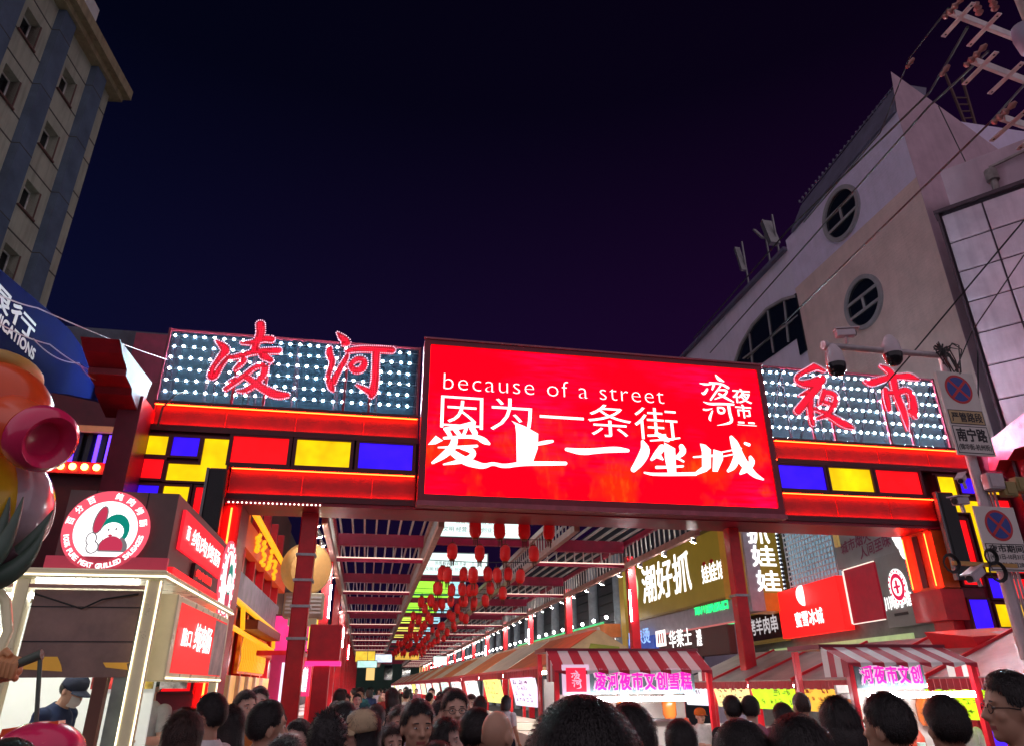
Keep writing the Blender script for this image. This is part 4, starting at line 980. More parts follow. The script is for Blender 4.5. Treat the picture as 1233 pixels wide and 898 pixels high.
for (z0, z1) in ((zb1-.12, zb1), (zt1, zt1+.12)): fr.prism(vrect(L0, L1, z0, z1, .16), -nS*.2)
for q in (L0, L1): fr.prism(vrect(q-dS*.1, q+dS*.1, zb1-.12, zt1+.12, .165), -nS*.2)
fr.build('frame', mat('brass_frame', (.45, .28, .06), .35, metal=.6, emit=.05, ecol=(1, .6, .1)), cb)
g_dimw = glow('dim_white_letter', (.75, .68, .70), .55)
def a_text(mb, t, x0, x1, z0, z1, out, bold=.018, y0=740, y1=740):
    p, q = ap(x0, y0), ap(x1, y1); return text_on(mb, t, p+nS*out+V3((0, 0, z0)), q-p, V3((0, 0, z1-z0)), bold=bold, proud=.004)
m = MB(); a_text(m, '碳烤羊肉串', 895, 938, zb1+.22, zt1-.14, .105); m.build('lettering', g_dimw, cb)
# roller shutter below
sh = thing('roller_shutter', (L1.x, L1.y, 0), 'grey roller shutter under the framed skewer board', 'shutter')
for i in range(12):
    z = .2+i*.17; MB().prism(vrect(ap(915, 780), ap(948, 775), z, z+.155, .02+.01*(i % 2)), -nS*.05).build('slat', m_grey, sh)
# the shop wall behind
wl = thing('shop_row_wall', (14, 20, 0), 'grey ground-floor wall of the shop row behind the right half of the gate', 'wall')
W0, W1 = ap(900, 740), V3((13.66, 15.75, 0))
MB().prism(vrect(W0, W1, 0, 7.5, -.12), -nS*.3).build('wall', mat('shop_wall_grey', (.22, .22, .23), .7, var=.15), wl)
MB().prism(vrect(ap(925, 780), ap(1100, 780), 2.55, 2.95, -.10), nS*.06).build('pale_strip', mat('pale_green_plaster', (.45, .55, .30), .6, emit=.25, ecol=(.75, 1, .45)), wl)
# dark glass strip with lamps, then the blue-lit lattice window
dg = thing('dark_glass_strip', (14.5, 22.5, 3), 'tall dark glass strip edged with tiny lamps, between the upright sign and blue lattice', 'window')
MB().prism(vrect(ap(944), ap(957), 3.9, 7.4, .02), -nS*.08).build('glass', m_glassD, dg)
st = MB()
for i in range(22): q = ap(948+.0*i); st.ball(q+nS*.05+V3((0, 0, 4.0+i*.15)), .025, n=6, m=4)
st.build('tiny_lamp', glow('tiny_white', (.8, .9, 1), 2.5), dg, kind='stuff')
lw = thing('lattice_window', (14.2, 21.5, 3), 'pale blue backlit lattice window above the red ice-cream shop sign', 'window')
l0, l1 = ap(956), ap(1011, 690)
MB().prism(vrect(l0, l1, 4.5, 7.2, .0), -nS*.08).build('backing', mat('blue_backlight', (.25, .4, .5), .4, emit=.22, ecol=(.45, .8, 1)), lw)
la = MB(); n = 15
for i in range(n+1):
    q = l0+(l1-l0)*(i/n); la.prism(vrect(q, q+dS*.02, 4.5, 7.2, .06), -nS*.05)
for j in range(16): z = 4.52+j*.17; la.prism(vrect(l0, l1, z, z+.05, .05), -nS*.04)
la.build('lattice', mat('white_lattice', (.62, .66, .70), .5), lw, kind='stuff')
# red ice-cream shop sign (its mascot left out)
mx = thing('red_shop_sign', (14, 21, 3), 'bright red lit shop sign with white characters, beside the dark red panel', 'sign')
x0, x1 = ap(950, 740), ap(1026, 730); mt, mb_ = (A_(949, 713).z+A_(1014, 693).z)/2, (A_(956, 769).z+A_(1028, 757).z)/2
MB().prism(vrect(x0, x1, mb_, mt, .34), -nS*.3).build('face', glow('lit_red_sign', (1, .012, .012), 1.0, .06, 1), mx)
m = MB(); a_text(m, '蜜雪冰城', 969, 1004, mb_+.28, mb_+.75, .345, .018); m.build('lettering', g_sign, mx)
pk = MB(); q = ap(980, 720)
pk.ball(q+nS*.36+V3((0, 0, mb_+1.22)), .25, .06, .33, n=12, m=8); pk.build('white_blob', g_sign, mx)
# dark red lit-edge panel
dr = thing('dark_red_panel', (13.8, 19, 3), 'dark red wall panel edged by a white light line, right of the red shop sign', 'sign')
x2, x3 = ap(1029, 730), ap(1066, 720)
MB().prism(vrect(x2, x3, mb_+.15, mt+.12, .13), -nS*.08).build('panel', mat('wine_panel', (.28, .012, .03), .45, var=.2, emit=.10, ecol=(1, .02, .06)), dr)
e = MB(); e.prism(vrect(x2+dS*.07, x2+dS*.02, mb_+.15, mt+.12, .15), -nS*.05); e.prism(vrect(x2, x3, mt+.122, mt+.15, .15), -nS*.05); e.prism(vrect(x2, x3, mb_+.125, mb_+.148, .15), -nS*.05); e.build('light_line', glow('warm_white_line', (1, .80, .70), .9), dr)
# grey board with plum script and round crest
gb = thing('grey_board', (13.7, 17.5, 3), 'large grey board with plum script above and a red-white round crest below', 'sign')
g0, g1 = ap(1013, 690), ap(1118, 720)
MB().prism(vrect(g0, g1, mt+.2, 7.3, .06), -nS*.12).build('upper_board', mat('grey_board', (.30, .31, .32), .6, var=.06), gb)
MB().prism(vrect(x3+(-dS)*.05, g1, mb_-.1, mt+.199, .10), -nS*.12).build('lower_board', mat('grey_board2', (.27, .28, .28), .6, var=.06), gb)
m = MB(); g_plum = mat('plum_letter', (.22, .03, .09), .5, var=0)
def a_line(t, xa, ya, xb, yb, h, out, mbx, bold=.018):
    p, q = A_(xa, ya), A_(xb, yb); return text_on(mbx, t, p+nS*out, q-p, V3((0, 0, h)), bold=bold, proud=.004)
zt9 = A_(1018, 668).z
a_line('城市烟火', 1017, 668, 1052, 650, .34, .07, m); a_line('人间至味', 1040, 673, 1076, 656, .34, .07, m); m.build('lettering', g_plum, gb)
wb = MB(); q = A_(1088, 648); 
for dx_, dz_, r_ in ((0, 0, .30), (.12, .32, .24), (.1, -.3, .26), (-.14, .12, .22)): wb.ball(q+nS*.09-dS*dx_+V3((0, 0, dz_)), r_, .05, r_, n=12, m=8, rot=Matrix.Rotation(atan2(-nS.x, nS.y), 3, 'Z'))
wb.build('white_cloud_lamp', g_sign, gb)
q = A_(1086, 706); c = MB(); N = 28
def disc(mb, q, r, out, th): mb.prism([q+nS*out-dS*(cos(2*pi*i/N)*r)+V3((0, 0, sin(2*pi*i/N)*r*1.15)) for i in range(N)], -nS*th); return mb
disc(MB(), q, .40, .12, .02).build('crest', g_sign, gb); disc(MB(), q, .30, .13, .008).build('crest_red', glow('crest_red', (.75, .01, .08), .7), gb)
c = MB(); disc(c, q, .20, .136, .005); c.build('crest_core', g_sign, gb)
c = MB(); c.obox(q+nS*.14, -dS*.05, nS*.004, V3((0, 0, .17))); c.obox(q+nS*.141, -dS*.15, nS*.004, V3((0, 0, .03))); c.build('crest_mark', MATS['crest_red'], gb)
c = MB()
for i in range(16): a = 2*pi*i/16; c.obox(q+nS*.133-dS*(cos(a)*.35)+V3((0, 0, sin(a)*.40)), -dS*.025, nS*.003, V3((0, 0, .03)))
c.build('crest_dot', MATS['crest_red'], gb, kind='stuff')
m = MB(); a_line('川味小馆', 1072, 735, 1105, 728, .36, .11, m, .022); m.build('lettering', g_sign, gb); MB().prism(vrect(ap(1082, 740), ap(1098, 735), A_(1086, 741).z, A_(1086, 741).z+.07, .115), -nS*.01).build('small_line', m_black, gb)
gl = thing('mesh_panel', (14.2, 20, 6), 'brown mesh panel with a gold edge between the blue lattice and the grey board', 'panel')
t0, t1 = ap(1008, 640), ap(1052, 640)
MB().prism(vrect(t0, t1, 6.3, 7.6, .10), -nS*.05).build('mesh', mat('brown_mesh', (.16, .12, .09), .7, var=.4, vscale=30), gl)
MB().prism(vrect(t0+dS*.05, t0-dS*.16, 5.6, 7.6, .14), -nS*.1).build('gold_edge', mat('gold_edge', (.55, .36, .12), .4, emit=.12, ecol=(1, .65, .2)), gl)
# ------------------------------------------------------------------ sausage kiosk at the left
KY0, KY1 = 7.0, 10.4
K_ = lambda x, y: PY(x, y, KY0)
kx1 = K_(190, 690).x; kx0 = K_(37, 690).x - .02; kz = (K_(195, 690).z+K_(40, 690).z)/2
XK = kx1
m_cream = mat('cream_lit_frame', (.66, .60, .42), .28, metal=.25, var=.10, emit=.07, ecol=(1, .90, .55))
m_brn = mat('brown_grey_panel', (.15, .10, .095), .45, var=.12)
m_pinkred = mat('pink_red_sheet', (.70, .07, .12), .4, var=.08, emit=.10, ecol=(1, .10, .17))
kio = thing('sausage_kiosk', ((kx0+kx1)/2, 8.5, 0), 'brown and pink-red sausage kiosk with cream lit frame and round emblem on its roof', 'kiosk')
f = MB(); w = .055
for (x, y) in ((kx1, KY0), (kx0, KY0), (kx1, KY1), (kx0, KY1)): f.box(x-w, x+w, y-w, y+w, 0, kz-.05, bev=.01)
f.build('corner_post', m_cream, kio, kind='stuff')
r = MB().box(kx0-2.3, kx1+.10, KY0-.10, KY1+.1, kz-.05, kz+.03, bev=.015); r.build('roof_slab', m_cream, kio)
MB().box(kx0-.25, kx1+.05, KY0-.05, KY0+.0, kz-.13, kz-.10).build('edge_light', glow('cream_tube', (1, .88, .58), 1.3), kio)
bx0, bx1 = K_(58, 685).x, K_(206, 685).x; bz1 = (K_(75, 587).z+K_(212, 592).z)/2
yf = KY0+.06
MB().box(bx0, kx1+.04, yf, KY1-.1, kz+.031, bz1).build('sign_box', m_brn, kio)
MB().box(bx0-.05, kx1+.06, yf-.05, yf-.002, kz+.031, kz+.15).build('front_strip', m_pinkred, kio)
# round emblem on the front
kf = lambda x, y: PY(x, y, yf-.05)
cc = kf(127, 638); R_ = (kf(75, 638).x-kf(180, 638).x)/-2; N = 44
def ring2(mb, c, r0, r1, y, th=.02):
    vs = []; 
    for k, rr in enumerate((r0, r1)):
        for yy in (y, y+th): vs += [(c.x+cos(2*pi*i/N)*rr, yy, c.z+sin(2*pi*i/N)*rr) for i in range(N)]
    fs = []
    for i in range(N):
        j = (i+1) % N; fs += [(i, j, 2*N+j, 2*N+i), (N+i, N+j, 3*N+j, 3*N+i), (2*N+i, 2*N+j, 3*N+j, 3*N+i), (i, N+i, N+j, j)]
    mb.add(vs, fs); return mb
g_pk = glow('lit_pink_ring', (1, .11, .17), .72); g_wd = glow('lit_white_disc', (1, .98, .97), 1.25)
ring2(MB(), cc, R_*.74, R_, yf-.05, .048).build('emblem_ring', g_pk, kio)
dsc = MB().prism([(cc.x+cos(2*pi*i/N)*R_*.75, yf-.044, cc.z+sin(2*pi*i/N)*R_*.75) for i in range(N)], (0, .04, 0)).build('emblem_disc', g_wd, kio)
def arc_text(mb, t, c, rad, a0, a1, h, flip=False, y=yf-.055, bold=.03, wd=None):
    n = len(t)
    for i, ch in enumerate(t):
        if ch == ' ': continue
        a = radians(a0+(a1-a0)*i/max(1, n-1)); ux = V3((sin(a), 0, -cos(a))) if not flip else V3((-sin(a), 0, cos(a))); uz = V3((cos(a), 0, sin(a))) if not flip else V3((-cos(a), 0, -sin(a)))
        ww_ = (wd or h)*(.35 if ch in 'I1' else 1); o = V3((c.x+cos(a)*rad, y, c.z+sin(a)*rad))-ux*ww_/2-uz*h/2
        text_on(mb, ch, o, ux*ww_, uz*h, bold=bold, proud=.001)
m = MB(); arc_text(m, '百分百 纯肉烤肠', cc, R_*.87, 166, 14, R_*.17); arc_text(m, '100% PURE MEAT GRILLED SAUSAGES', cc, R_*.87, 190, 350, R_*.115, True, bold=.04, wd=R_*.085)
m.build('lettering', g_wd, kio)
# emblem picture: a round-cheeked cook with a teal cap holding a sausage, flat print
em = MB(); y = yf-.046
def blob(pts, mi, k): em.prism([(cc.x+a*R_, y-k*.001, cc.z+b*R_) for a, b in pts], (0, .0009, 0), mi)
ell = lambda cx_, cy_, rx_, ry_, n=18, a0=0, a1=360: [(cx_+cos(radians(a0+(a1-a0)*i/n))*rx_, cy_+sin(radians(a0+(a1-a0)*i/n))*ry_) for i in range(n+(0 if a1-a0 == 360 else 1))]
rot = lambda pts, a, cx_, cy_: [(cx_+(x-cx_)*cos(a)-(z-cy_)*sin(a), cy_+(x-cx_)*sin(a)+(z-cy_)*cos(a)) for x, z in pts]
blob(rot(ell(-.17, .26, .145, .36), -.18, -.17, .26), 3, 1); blob(rot(ell(-.17, .26, .115, .33), -.18, -.17, .26), 0, 2)
blob(ell(.22, .02, .33, .40), 1, 2); blob(ell(.16, -.04, .27, .25), 2, 3)
blob(ell(.24, -.42, .34, .30, 18, -20, 200), 3, 3); blob(ell(.20, -.40, .27, .26, 18, -20, 200), 0, 4)
blob(ell(-.28, -.22, .13, .17), 3, 4); blob(ell(-.28, -.22, .10, .14), 2, 5); blob(ell(-.22, -.42, .15, .16), 3, 4); blob(ell(-.22, -.42, .12, .13), 2, 5)
for q in ((.07, .02), (.24, .04)): blob(ell(*q, .022, .035, 10), 3, 5)
blob(ell(.13, -.12, .05, .03, 10), 0, 5)
em.build('emblem_picture', [glow('print_pink', (.75, .05, .12), .55), glow('print_teal', (.0, .33, .25), .55), g_wd, glow('print_grey', (.28, .25, .27), .5)], kio, kind='stuff')
# long side: red board, white lettering and second emblem
KX = XK+.045
kp = lambda x, y: PX(x, y, KX)
def side_quad(pts, x=KX, th=.03): return MB().prism([(x, p.y, p.z) for p in pts], (-th, 0, 0))
y_a, y_b = kp(207, 640).y, kp(262, 690).y
sq = lambda xa, xb, z0, z1: (kp(xa, 700).y, kp(xb, 720).y, z0, z1)
zR1, zR0 = bz1-.10, kz+.28
MB().box(KX, KX+.03, KY0+.28, KY0+2.35, zR0, zR1).build('side_board', glow('lit_red_board', (.95, .015, .03), .85), kio)
m = MB(); text_on(m, '纯肉烤肠', (KX+.032, KY0+.66, zR0+.10), (0, 1.5, 0), (0, 0, (zR1-zR0)-.2), bold=.022); text_on(m, '百分百', (KX+.032, KY0+.42, zR0+.12), (0, .13, 0), (0, 0, (zR1-zR0)-.24), bold=.01); m.build('lettering', g_wd, kio)
MB().box(KX, KX+.035, KY0+1.0, KY0+1.9, kz+.09, zR0-.02).build('led_ticker', m_black, kio)
m = MB(); text_on(m, '纯肉香肠', (KX+.04, KY0+1.05, kz+.13), (0, .8, 0), (0, 0, zR0-kz-.20), bold=.03); m.build('lettering', glow('red_led_text', (1, .01, .01), 2), kio)
MB().box(KX, KX+.05, KY0+.1, KY0+2.3, kz+.031, kz+.085).build('red_tube', glow('red_tube', (1, .01, .015), 1.4), kio)
c2 = V3((KX+.03, KY0+2.95, (kz+bz1)/2-.06))
def sdisc(r, x, th, mt, nm): return MB().prism([(x, c2.y+cos(2*pi*i/N)*r, c2.z+sin(2*pi*i/N)*r) for i in range(N)], (th, 0, 0)).build(nm, mt, kio)
sdisc(.52, KX, .02, g_pk, 'emblem_ring')['label'] = 'second round emblem on the long side'; sdisc(.39, KX+.021, .004, g_wd, 'emblem_disc')
e2 = MB()
for (a, b, ra, rb_, mi) in ((-.10, .14, .08, .2, 0), (.10, .05, .17, .20, 1), (.08, .0, .13, .12, 2), (.10, -.2, .17, .12, 0)):
    e2.prism([(KX+.026+mi*.001, c2.y+a+cos(2*pi*i/16)*ra, c2.z+b+sin(2*pi*i/16)*rb_) for i in range(16)], (.0009, 0, 0), mi)
e2.build('emblem_picture', [MATS['print_pink'], MATS['print_teal'], g_wd], kio, kind='stuff')
m = MB()
for i in range(20):
    a = 2*pi*i/20; m.obox((KX+.022, c2.y+cos(a)*.455, c2.z+sin(a)*.455), V3((.002, 0, 0)), V3((0, .03, 0)), V3((0, 0, .03)))
m.build('ring_mark', g_wd, kio, kind='stuff')
# front: brown upper glass, opening with a bright back wall, counter
zM = K_(100, 815).z
MB().box(kx0+.08, kx1-.10, KY0+.02, KY0+.05, zM, kz-.14).build('brown_screen', mat('brown_gloss_screen', (.30, .185, .145), .16, var=.3, vscale=1.4, spec=.7), kio)
m = MB()
for (xa, yt, yb, xb) in ((22, 790, 808, 78), (126, 797, 806, 155)):
    p, q = K_(xa, yb), K_(xb, yt); m.prism([(p.x, KY0+.016, p.z+.02), (q.x, KY0+.016, p.z), (q.x-.02, KY0+.016, p.z+.05), ((p.x+q.x)/2+.1, KY0+.016, q.z), ((p.x+q.x)/2-.12, KY0+.016, q.z)], (0, .003, 0))
m.build('amber_print', mat('amber_print', (.55, .28, .04), .4, emit=.15, ecol=(1, .5, .06)), kio, kind='stuff')
MB().box(kx1-.34, kx1-.24, KY0+.0, KY0+.09, .9, zM).build('brown_mullion', mat('brown_wood_trim', (.16, .07, .05), .5), kio)
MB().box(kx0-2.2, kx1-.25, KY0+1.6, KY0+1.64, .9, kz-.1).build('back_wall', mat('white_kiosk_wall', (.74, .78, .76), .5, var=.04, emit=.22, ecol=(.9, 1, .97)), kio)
MB().box(kx0-2.2, kx1+.25, KY0-.28, KY1, .92, .98, bev=.01).build('counter', mat('pale_counter', (.62, .66, .64), .3, var=.06), kio)
MB().box(kx0-2.2, kx1+.02, KY0+.0, KY1-.05, 0, .918).build('counter_front', m_pinkred, kio)
# red poster box on the long side
pz1, pz0 = kz-.20, kp(205, 810).z
pz0 = 1.88
MB().box(KX-.05, KX+.12, KY0+.20, KY1-.5, pz0-.07, pz1+.06, bev=.01).build('poster_box', m_cream, kio)
pm = MB().box(KX+.121, KX+.125, KY0+.34, KY1-.62, pz0, pz1); pm.build('poster', glow('lit_poster_red', (.92, .02, .02), .85), kio)
m = MB(); text_on(m, '脆口', (KX+.127, KY0+.52, pz0+.24), (0, .40, 0), (0, 0, .16), bold=.02); text_on(m, '纯肉肠', (KX+.127, KY0+1.05, pz0+.22), (0, .85, 0), (0, 0, .26), bold=.02); m.build('lettering', g_wd, kio)
MB().box(KX+.126, KX+.128, KY0+2.05, KY1-.63, pz0+.01, pz1-.02).build('poster_photo', mat('poster_person_print', (.30, .22, .20), .5, var=.9, vscale=3, emit=.15, ecol=(.5, .4, .4)), kio)
lt = MB().box(kx0-1.8, kx1-.3, KY0+.5, KY0+.56, kz-.16, kz-.12); lt.build('tube_lamp', glow('kiosk_tube', (1, .96, .86), 26), kio)
# thin light lines along the frame, panel joints, glass strip beside the right post
ll = MB()
for (x, y) in ((kx1+.058, KY0-.058), (kx0-.058, KY0-.058), (kx1-.058, KY0-.058), (kx1+.058, KY1-.06)): ll.box(x-.005, x+.005, y-.005, y+.005, .95, kz-.06)
ll.box(kx0-2.2, kx1+.1, KY0-.107, KY0-.1, kz-.035, kz-.02); ll.box(kx1+.1, kx1+.107, KY0-.1, KY1+.1, kz-.035, kz-.02); ll.box(KX+.121, KX+.13, KY0+.22, KY1-.52, pz0-.05, pz0-.035)
ll.build('light_line', glow('frame_light_line', (1, .86, .56), 2.4), kio, kind='stuff')
MB().box(kx1-.20, kx1-.06, KY0+.03, KY0+.04, 1.0, kz-.14).build('glass_strip', mat('grey_green_glass', (.22, .27, .26), .12, var=.2, spec=.7), kio)
jn = MB()
for k in range(1, 4): jn.box(bx0+(kx1-bx0)*k/4-.004, bx0+(kx1-bx0)*k/4+.004, yf-.004, yf-.001, kz+.16, bz1)
for k in range(1, 3): jn.box(kx0+.08, kx1-.1, KY0+.014, KY0+.019, zM+(kz-zM)*k/3-.004, zM+(kz-zM)*k/3+.004)
jn.build('panel_joint', m_black, kio, kind='stuff')
MB().tube([(kx0+.1, KY0-.02, kz-.18), (kx0+.5, KY0-.03, kz-.30), (kx1-.4, KY0-.03, kz-.22), (kx1-.12, KY0-.02, kz-.17)], .008, 6).build('loose_cable', m_black, kio)
for k in range(3): MB().box(kx0+.2+k*.33, kx0+.46+k*.33, KY0+1.55, KY0+1.59, 1.75, 2.1).build('menu_card', mat(('menu_red', 'menu_yellow', 'menu_pale')[k], ((.6, .05, .05), (.7, .5, .1), (.6, .6, .65))[k], .5, var=.5, vscale=12), kio)
# food on the counter
for i, (dx, dy, c) in enumerate(((.02, .4, (.6, .08, .05)), (.0, .9, (.7, .6, .3)), (.05, 1.5, (.4, .12, .05)))):
    t = thing('food_tray', (XK+dx, KY0+dy, .98), ['steel tray of red sausages on the near end of the kiosk counter', 'steel tray of pale snacks in the middle of the kiosk counter', 'steel tray of brown sausages farther along the kiosk counter'][i], 'tray', 'trays on the kiosk counter')
    MB().box(XK+dx-.15, XK+dx+.15, KY0+dy-.18, KY0+dy+.18, .982, 1.02).build('tray', m_steel, t)
    for j in range(5): MB().tube([(XK+dx-.12+.06*j, KY0+dy-.14, 1.04), (XK+dx-.12+.06*j, KY0+dy+.14, 1.04)], .022, 6).build('sausage', mat('snack'+str(i), c, .35), t)
for i, (dx, c, h) in enumerate(((-.62, (.6, .03, .02), .24), (-.72, (.7, .45, .03), .22), (-.84, (.2, .03, .02), .26), (-1.02, (.65, .66, .62), .20))):
    bt = thing('sauce_bottle', (XK+dx, KY0+1.0, .98), ['red', 'yellow', 'dark brown', 'white'][i]+' sauce bottle on the kiosk counter behind the front opening', 'bottle', 'sauce bottles in the kiosk')
    MB().lathe((XK+dx, KY0+1.0, .982), [(.035, 0), (.038, h*.6), (.015, h*.8)], 10).build('bottle_body', mat(f'sauce{i}', c, .3), bt); MB().lathe((XK+dx, KY0+1.0, .982), [(.014, h*.8), (.006, h)], 8).build('nozzle', m_white, bt)
bxk = thing('stacked_boxes', (XK-1.5, KY0+1.3, .98), 'pale carton on the kiosk counter behind the worker', 'carton'); MB().box(XK-1.75, XK-1.35, KY0+1.2, KY0+1.5, .982, 1.35, bev=.01).build('carton', mat('carton_brown', (.42, .28, .16), .8), bxk); MB().box(XK-1.75, XK-1.35, KY0+1.195, KY0+1.199, 1.14, 1.19).build('tape', m_white, bxk)
cup = thing('dark_cup', (XK+.1, KY0+2.0, .98), 'small dark cup standing at the back of the kiosk counter', 'cup')
MB().lathe((XK+.1, KY0+2.0, .98), [(.03, 0), (.045, .13), (.04, .13)], 12).build('cup', mat('dark_blue_cup', (.03, .05, .09), .4), cup)

# ------------------------------------------------------------------ big glossy cartoon sculpture at the left edge
SYD = 4.6
sc_ = lambda x, y: PY(x, y, SYD)
ppm = 1/ (sc_(11, 490)-sc_(10, 490)).length      # pixels per metre there
m_org = mat('gloss_orange_red', (.92, .10, .015), .30, var=.08, coat=.45); m_mag = mat('gloss_magenta', (.85, .025, .14), .25, var=.08, coat=.6)
m_yel = mat('gloss_yellow', (.85, .52, .02), .3, var=.1, coat=.5); m_pch = mat('peach_skin_paint', (.72, .36, .16), .35, var=.08)
m_leaf = mat('grey_green_leaf', (.10, .17, .13), .4, var=.2)
sp_ = thing('cartoon_sculpture', (sc_(0, 600).x, SYD, 0), 'huge glossy red and orange cartoon sculpture with a round pink-lipped snout, far left edge', 'sculpture')
c = sc_(-22, 494); hr = 80/ppm
hd = MB().ball(c, hr*1.05, hr*.9, hr*.86, n=28, m=20); hd.build('head', m_org, sp_)
e1 = PY(55, 530, SYD-.33); ax = e1-c; Ls = ax.length/1.06; ax.normalize()
R2 = 38/ppm
MB().lathe(c, [(R2*1.02, 0), (R2*1.0, Ls*.4), (R2*.96, Ls*.7), (R2*1.0, Ls*.88), (R2*.8, Ls*.9)], 28, axis=ax).build('snout', m_org, sp_)
MB().lathe(c, [(R2*1.085, Ls*.93), (R2*1.10, Ls*1.0), (R2*1.04, Ls*1.09), (R2*.86, Ls*1.13), (R2*.66, Ls*1.09), (R2*.56, Ls*1.0), (R2*.2, Ls*.97)], 28, axis=ax).build('lip', m_mag, sp_)
MB().ball(sc_(-2, 440)+V3((0, .1, 0)), 44/ppm, .3, 22/ppm, n=18, m=10).build('cap', mat('tan_cap_paint', (.62, .38, .10), .4), sp_)
MB().ball(sc_(2, 478)+V3((0, -hr*.8, 0)), .04, .03, .09, n=10, m=8).build('eye', m_black, sp_)
b0 = sc_(-26, 612); MB().ball(b0, 66/ppm, .3, 72/ppm, n=24, m=16).build('body', m_yel, sp_)
b1 = sc_(22, 604); MB().ball(b1+V3((0, .05, 0)), 36/ppm, .22, 62/ppm, n=18, m=14, rot=Matrix.Rotation(-.25, 3, 'Y')).build('side_lobe', mat('pearly_paint', (.55, .42, .46), .12, var=.15, coat=.8), sp_)
lf = [((5, 690), (40, 672), (72, 618)), ((10, 700), (45, 690), (66, 645)), ((-5, 700), (20, 668), (30, 608)), ((0, 690), (30, 680), (50, 610))]
for i, (a, b, d) in enumerate(lf):
    mb = MB(); P3 = [sc_(*a), sc_(*b), sc_(*d)]; pts = []
    for k in range(9): t = k/8; pts.append(P3[0]*(1-t)**2+P3[1]*2*t*(1-t)+P3[2]*t*t+V3((0, -.1-.05*i, 0)))
    mb.tube(pts, [.065*(1-(k/8)**1.6)+.004 for k in range(9)], 8); mb.build('leaf', m_leaf, sp_)
MB().tube([sc_(-20, 680)+V3((0, -.1, 0)), sc_(10, 682)+V3((0, -.12, 0)), sc_(33, 668)+V3((0, -.14, 0))], [.10, .085, .03], 10).build('bract', mat('purple_brown_bract', (.16, .08, .10), .35, coat=.4), sp_)
# arm ring, fist with a hooked rod and red pail
MB().tube([sc_(-5, 700)+V3((0, -.05, 0)), sc_(12, 725)+V3((0, -.05, 0)), sc_(15, 760)+V3((0, -.05, 0)), sc_(0, 795)+V3((0, -.05, 0))], .028, 8).build('arm_hoop', m_cream, sp_)
h = sc_(6, 806); fist = MB().ball(h, .085, .075, .062, n=14, m=10)
for i in range(4): q = sc_(9+i*5.2, 798+i*1.3)+V3((0, -.055, 0)); fist.tube([q+V3((0, .01, .035)), q+V3((0, -.03, .005)), q+V3((0, -.02, -.05)), q+V3((0, .03, -.06))], [.02, .022, .021, .018], 8)
fist.tube([sc_(2, 800)+V3((0, -.05, .03)), sc_(12, 795)+V3((0, -.07, .045)), sc_(19, 797)+V3((0, -.08, .03))], [.024, .022, .016], 8); fist.tube([h, sc_(-30, 815)], [.06, .075], 12)
fist.build('fist', m_pch, sp_)
rod = thing('hooked_rod', sc_(30, 800), 'grey-green rod with a hanging wire, held in the peach sculpture fist', 'rod')
MB().tube([sc_(20, 802)+V3((0, -.06, 0)), sc_(52, 789)+V3((0, -.06, 0)), sc_(56, 788)+V3((0, -.06, 0))], [.022, .026, .03], 10).build('rod', mat('grey_green_metal', (.10, .14, .11), .4), rod)
MB().tube([sc_(54, 790)+V3((0, -.06, 0)), sc_(49, 872)+V3((0, -.06, 0))], .012, 8).build('wire', MATS['grey_green_metal'], rod)
pc = sc_(52, 905)+V3((0, -.06, 0)); pail = thing('red_pail', pc, 'red and magenta glossy pot hanging below the sculpture rod, bottom left', 'pot')
pr = MB().ball(pc, 48/ppm, 40/ppm, 33/ppm, n=24, m=14); pr.build('pot_body', m_mag, pail)
q0, q1 = sc_(14, 876), sc_(80, 866); MB().prism([(q0.x, pc.y-.05, q0.z), (q1.x, pc.y-.05, q1.z), (q1.x+.02, pc.y-.05, q1.z-.12), (q0.x-.02, pc.y-.05, q0.z-.16)], (0, .1, 0)).build('pot_rim', m_org, pail)

# ------------------------------------------------------------------ yellow-lit shopfront between the kiosk and the left column
LXX = -2.75
l_ = lambda x, y: PX(x, y, LXX)
g_y = glow('yellow_tube', (1, .40, .012), .95); g_am = glow('amber_fire', (1, .14, .008), .30, .7, 5)
ys = thing('yellow_lit_shop', (LXX, 20, 0), 'narrow shopfront with yellow light tubes and orange fascia, behind the gate at left', 'shopfront')
yA, yB = 15.9, 27.0
MB().box(LXX-1.9, LXX-.25, yA+.1, yB, 0, 7.2).build('wall', mat('shop_dark_red_wall', (.11, .03, .03), .6, var=.3, vscale=2), ys)
a, b = l_(300, 612), l_(342, 682)
MB().box(LXX-.2, LXX, yA+.3, b.y+1, b.z-.7, a.z-.2).build('fascia', mat('orange_red_fascia', (.45, .05, .02), .5, emit=.22, ecol=(1, .10, .02)), ys)
def tube_px(xa, ya, xb, yb, r, name='light_tube', g_=g_y, out=.06):
    p, q = PX(xa, ya, LXX+out), PX(xb, yb, LXX+out); return MB().tube([p, q], r, 8).build(name, g_, ys)
tube_px(304, 612, 343, 682, .075)
for i, (x, y) in enumerate(((309, 654), (317, 664), (324, 673), (330, 684))):
    q = PX(x, y, LXX+.03); m = MB(); rr = random.Random(i)
    for k in range(11): m.ball((LXX+.05, q.y-.28+.56*rr.random(), q.z-.3+.55*rr.random()), .055, n=6, m=4)
    m.build('bulb_cluster', g_y, ys, kind='stuff')
for i in range(5): 
    y = yA+1+i*1.7; MB().box(LXX-.26, LXX-.06, y-.1, y+.1, 0, 6.2).build('red_upright', m_red, ys)
for args in ((279, 717, 333, 762), (274, 751, 328, 783)): tube_px(*args, .055)
for (x, y0, y1) in ((277, 720, 752), (293, 728, 757), (330, 760, 780)): tube_px(x, y0, x-1, y1, .05)
p, q = l_(280, 722), l_(330, 778)
MB().box(LXX-.1, LXX+.0, p.y, q.y, 3.35, 4.05).build('window_board', mat('grey_violet_board', (.22, .17, .24), .5, var=.3), ys)
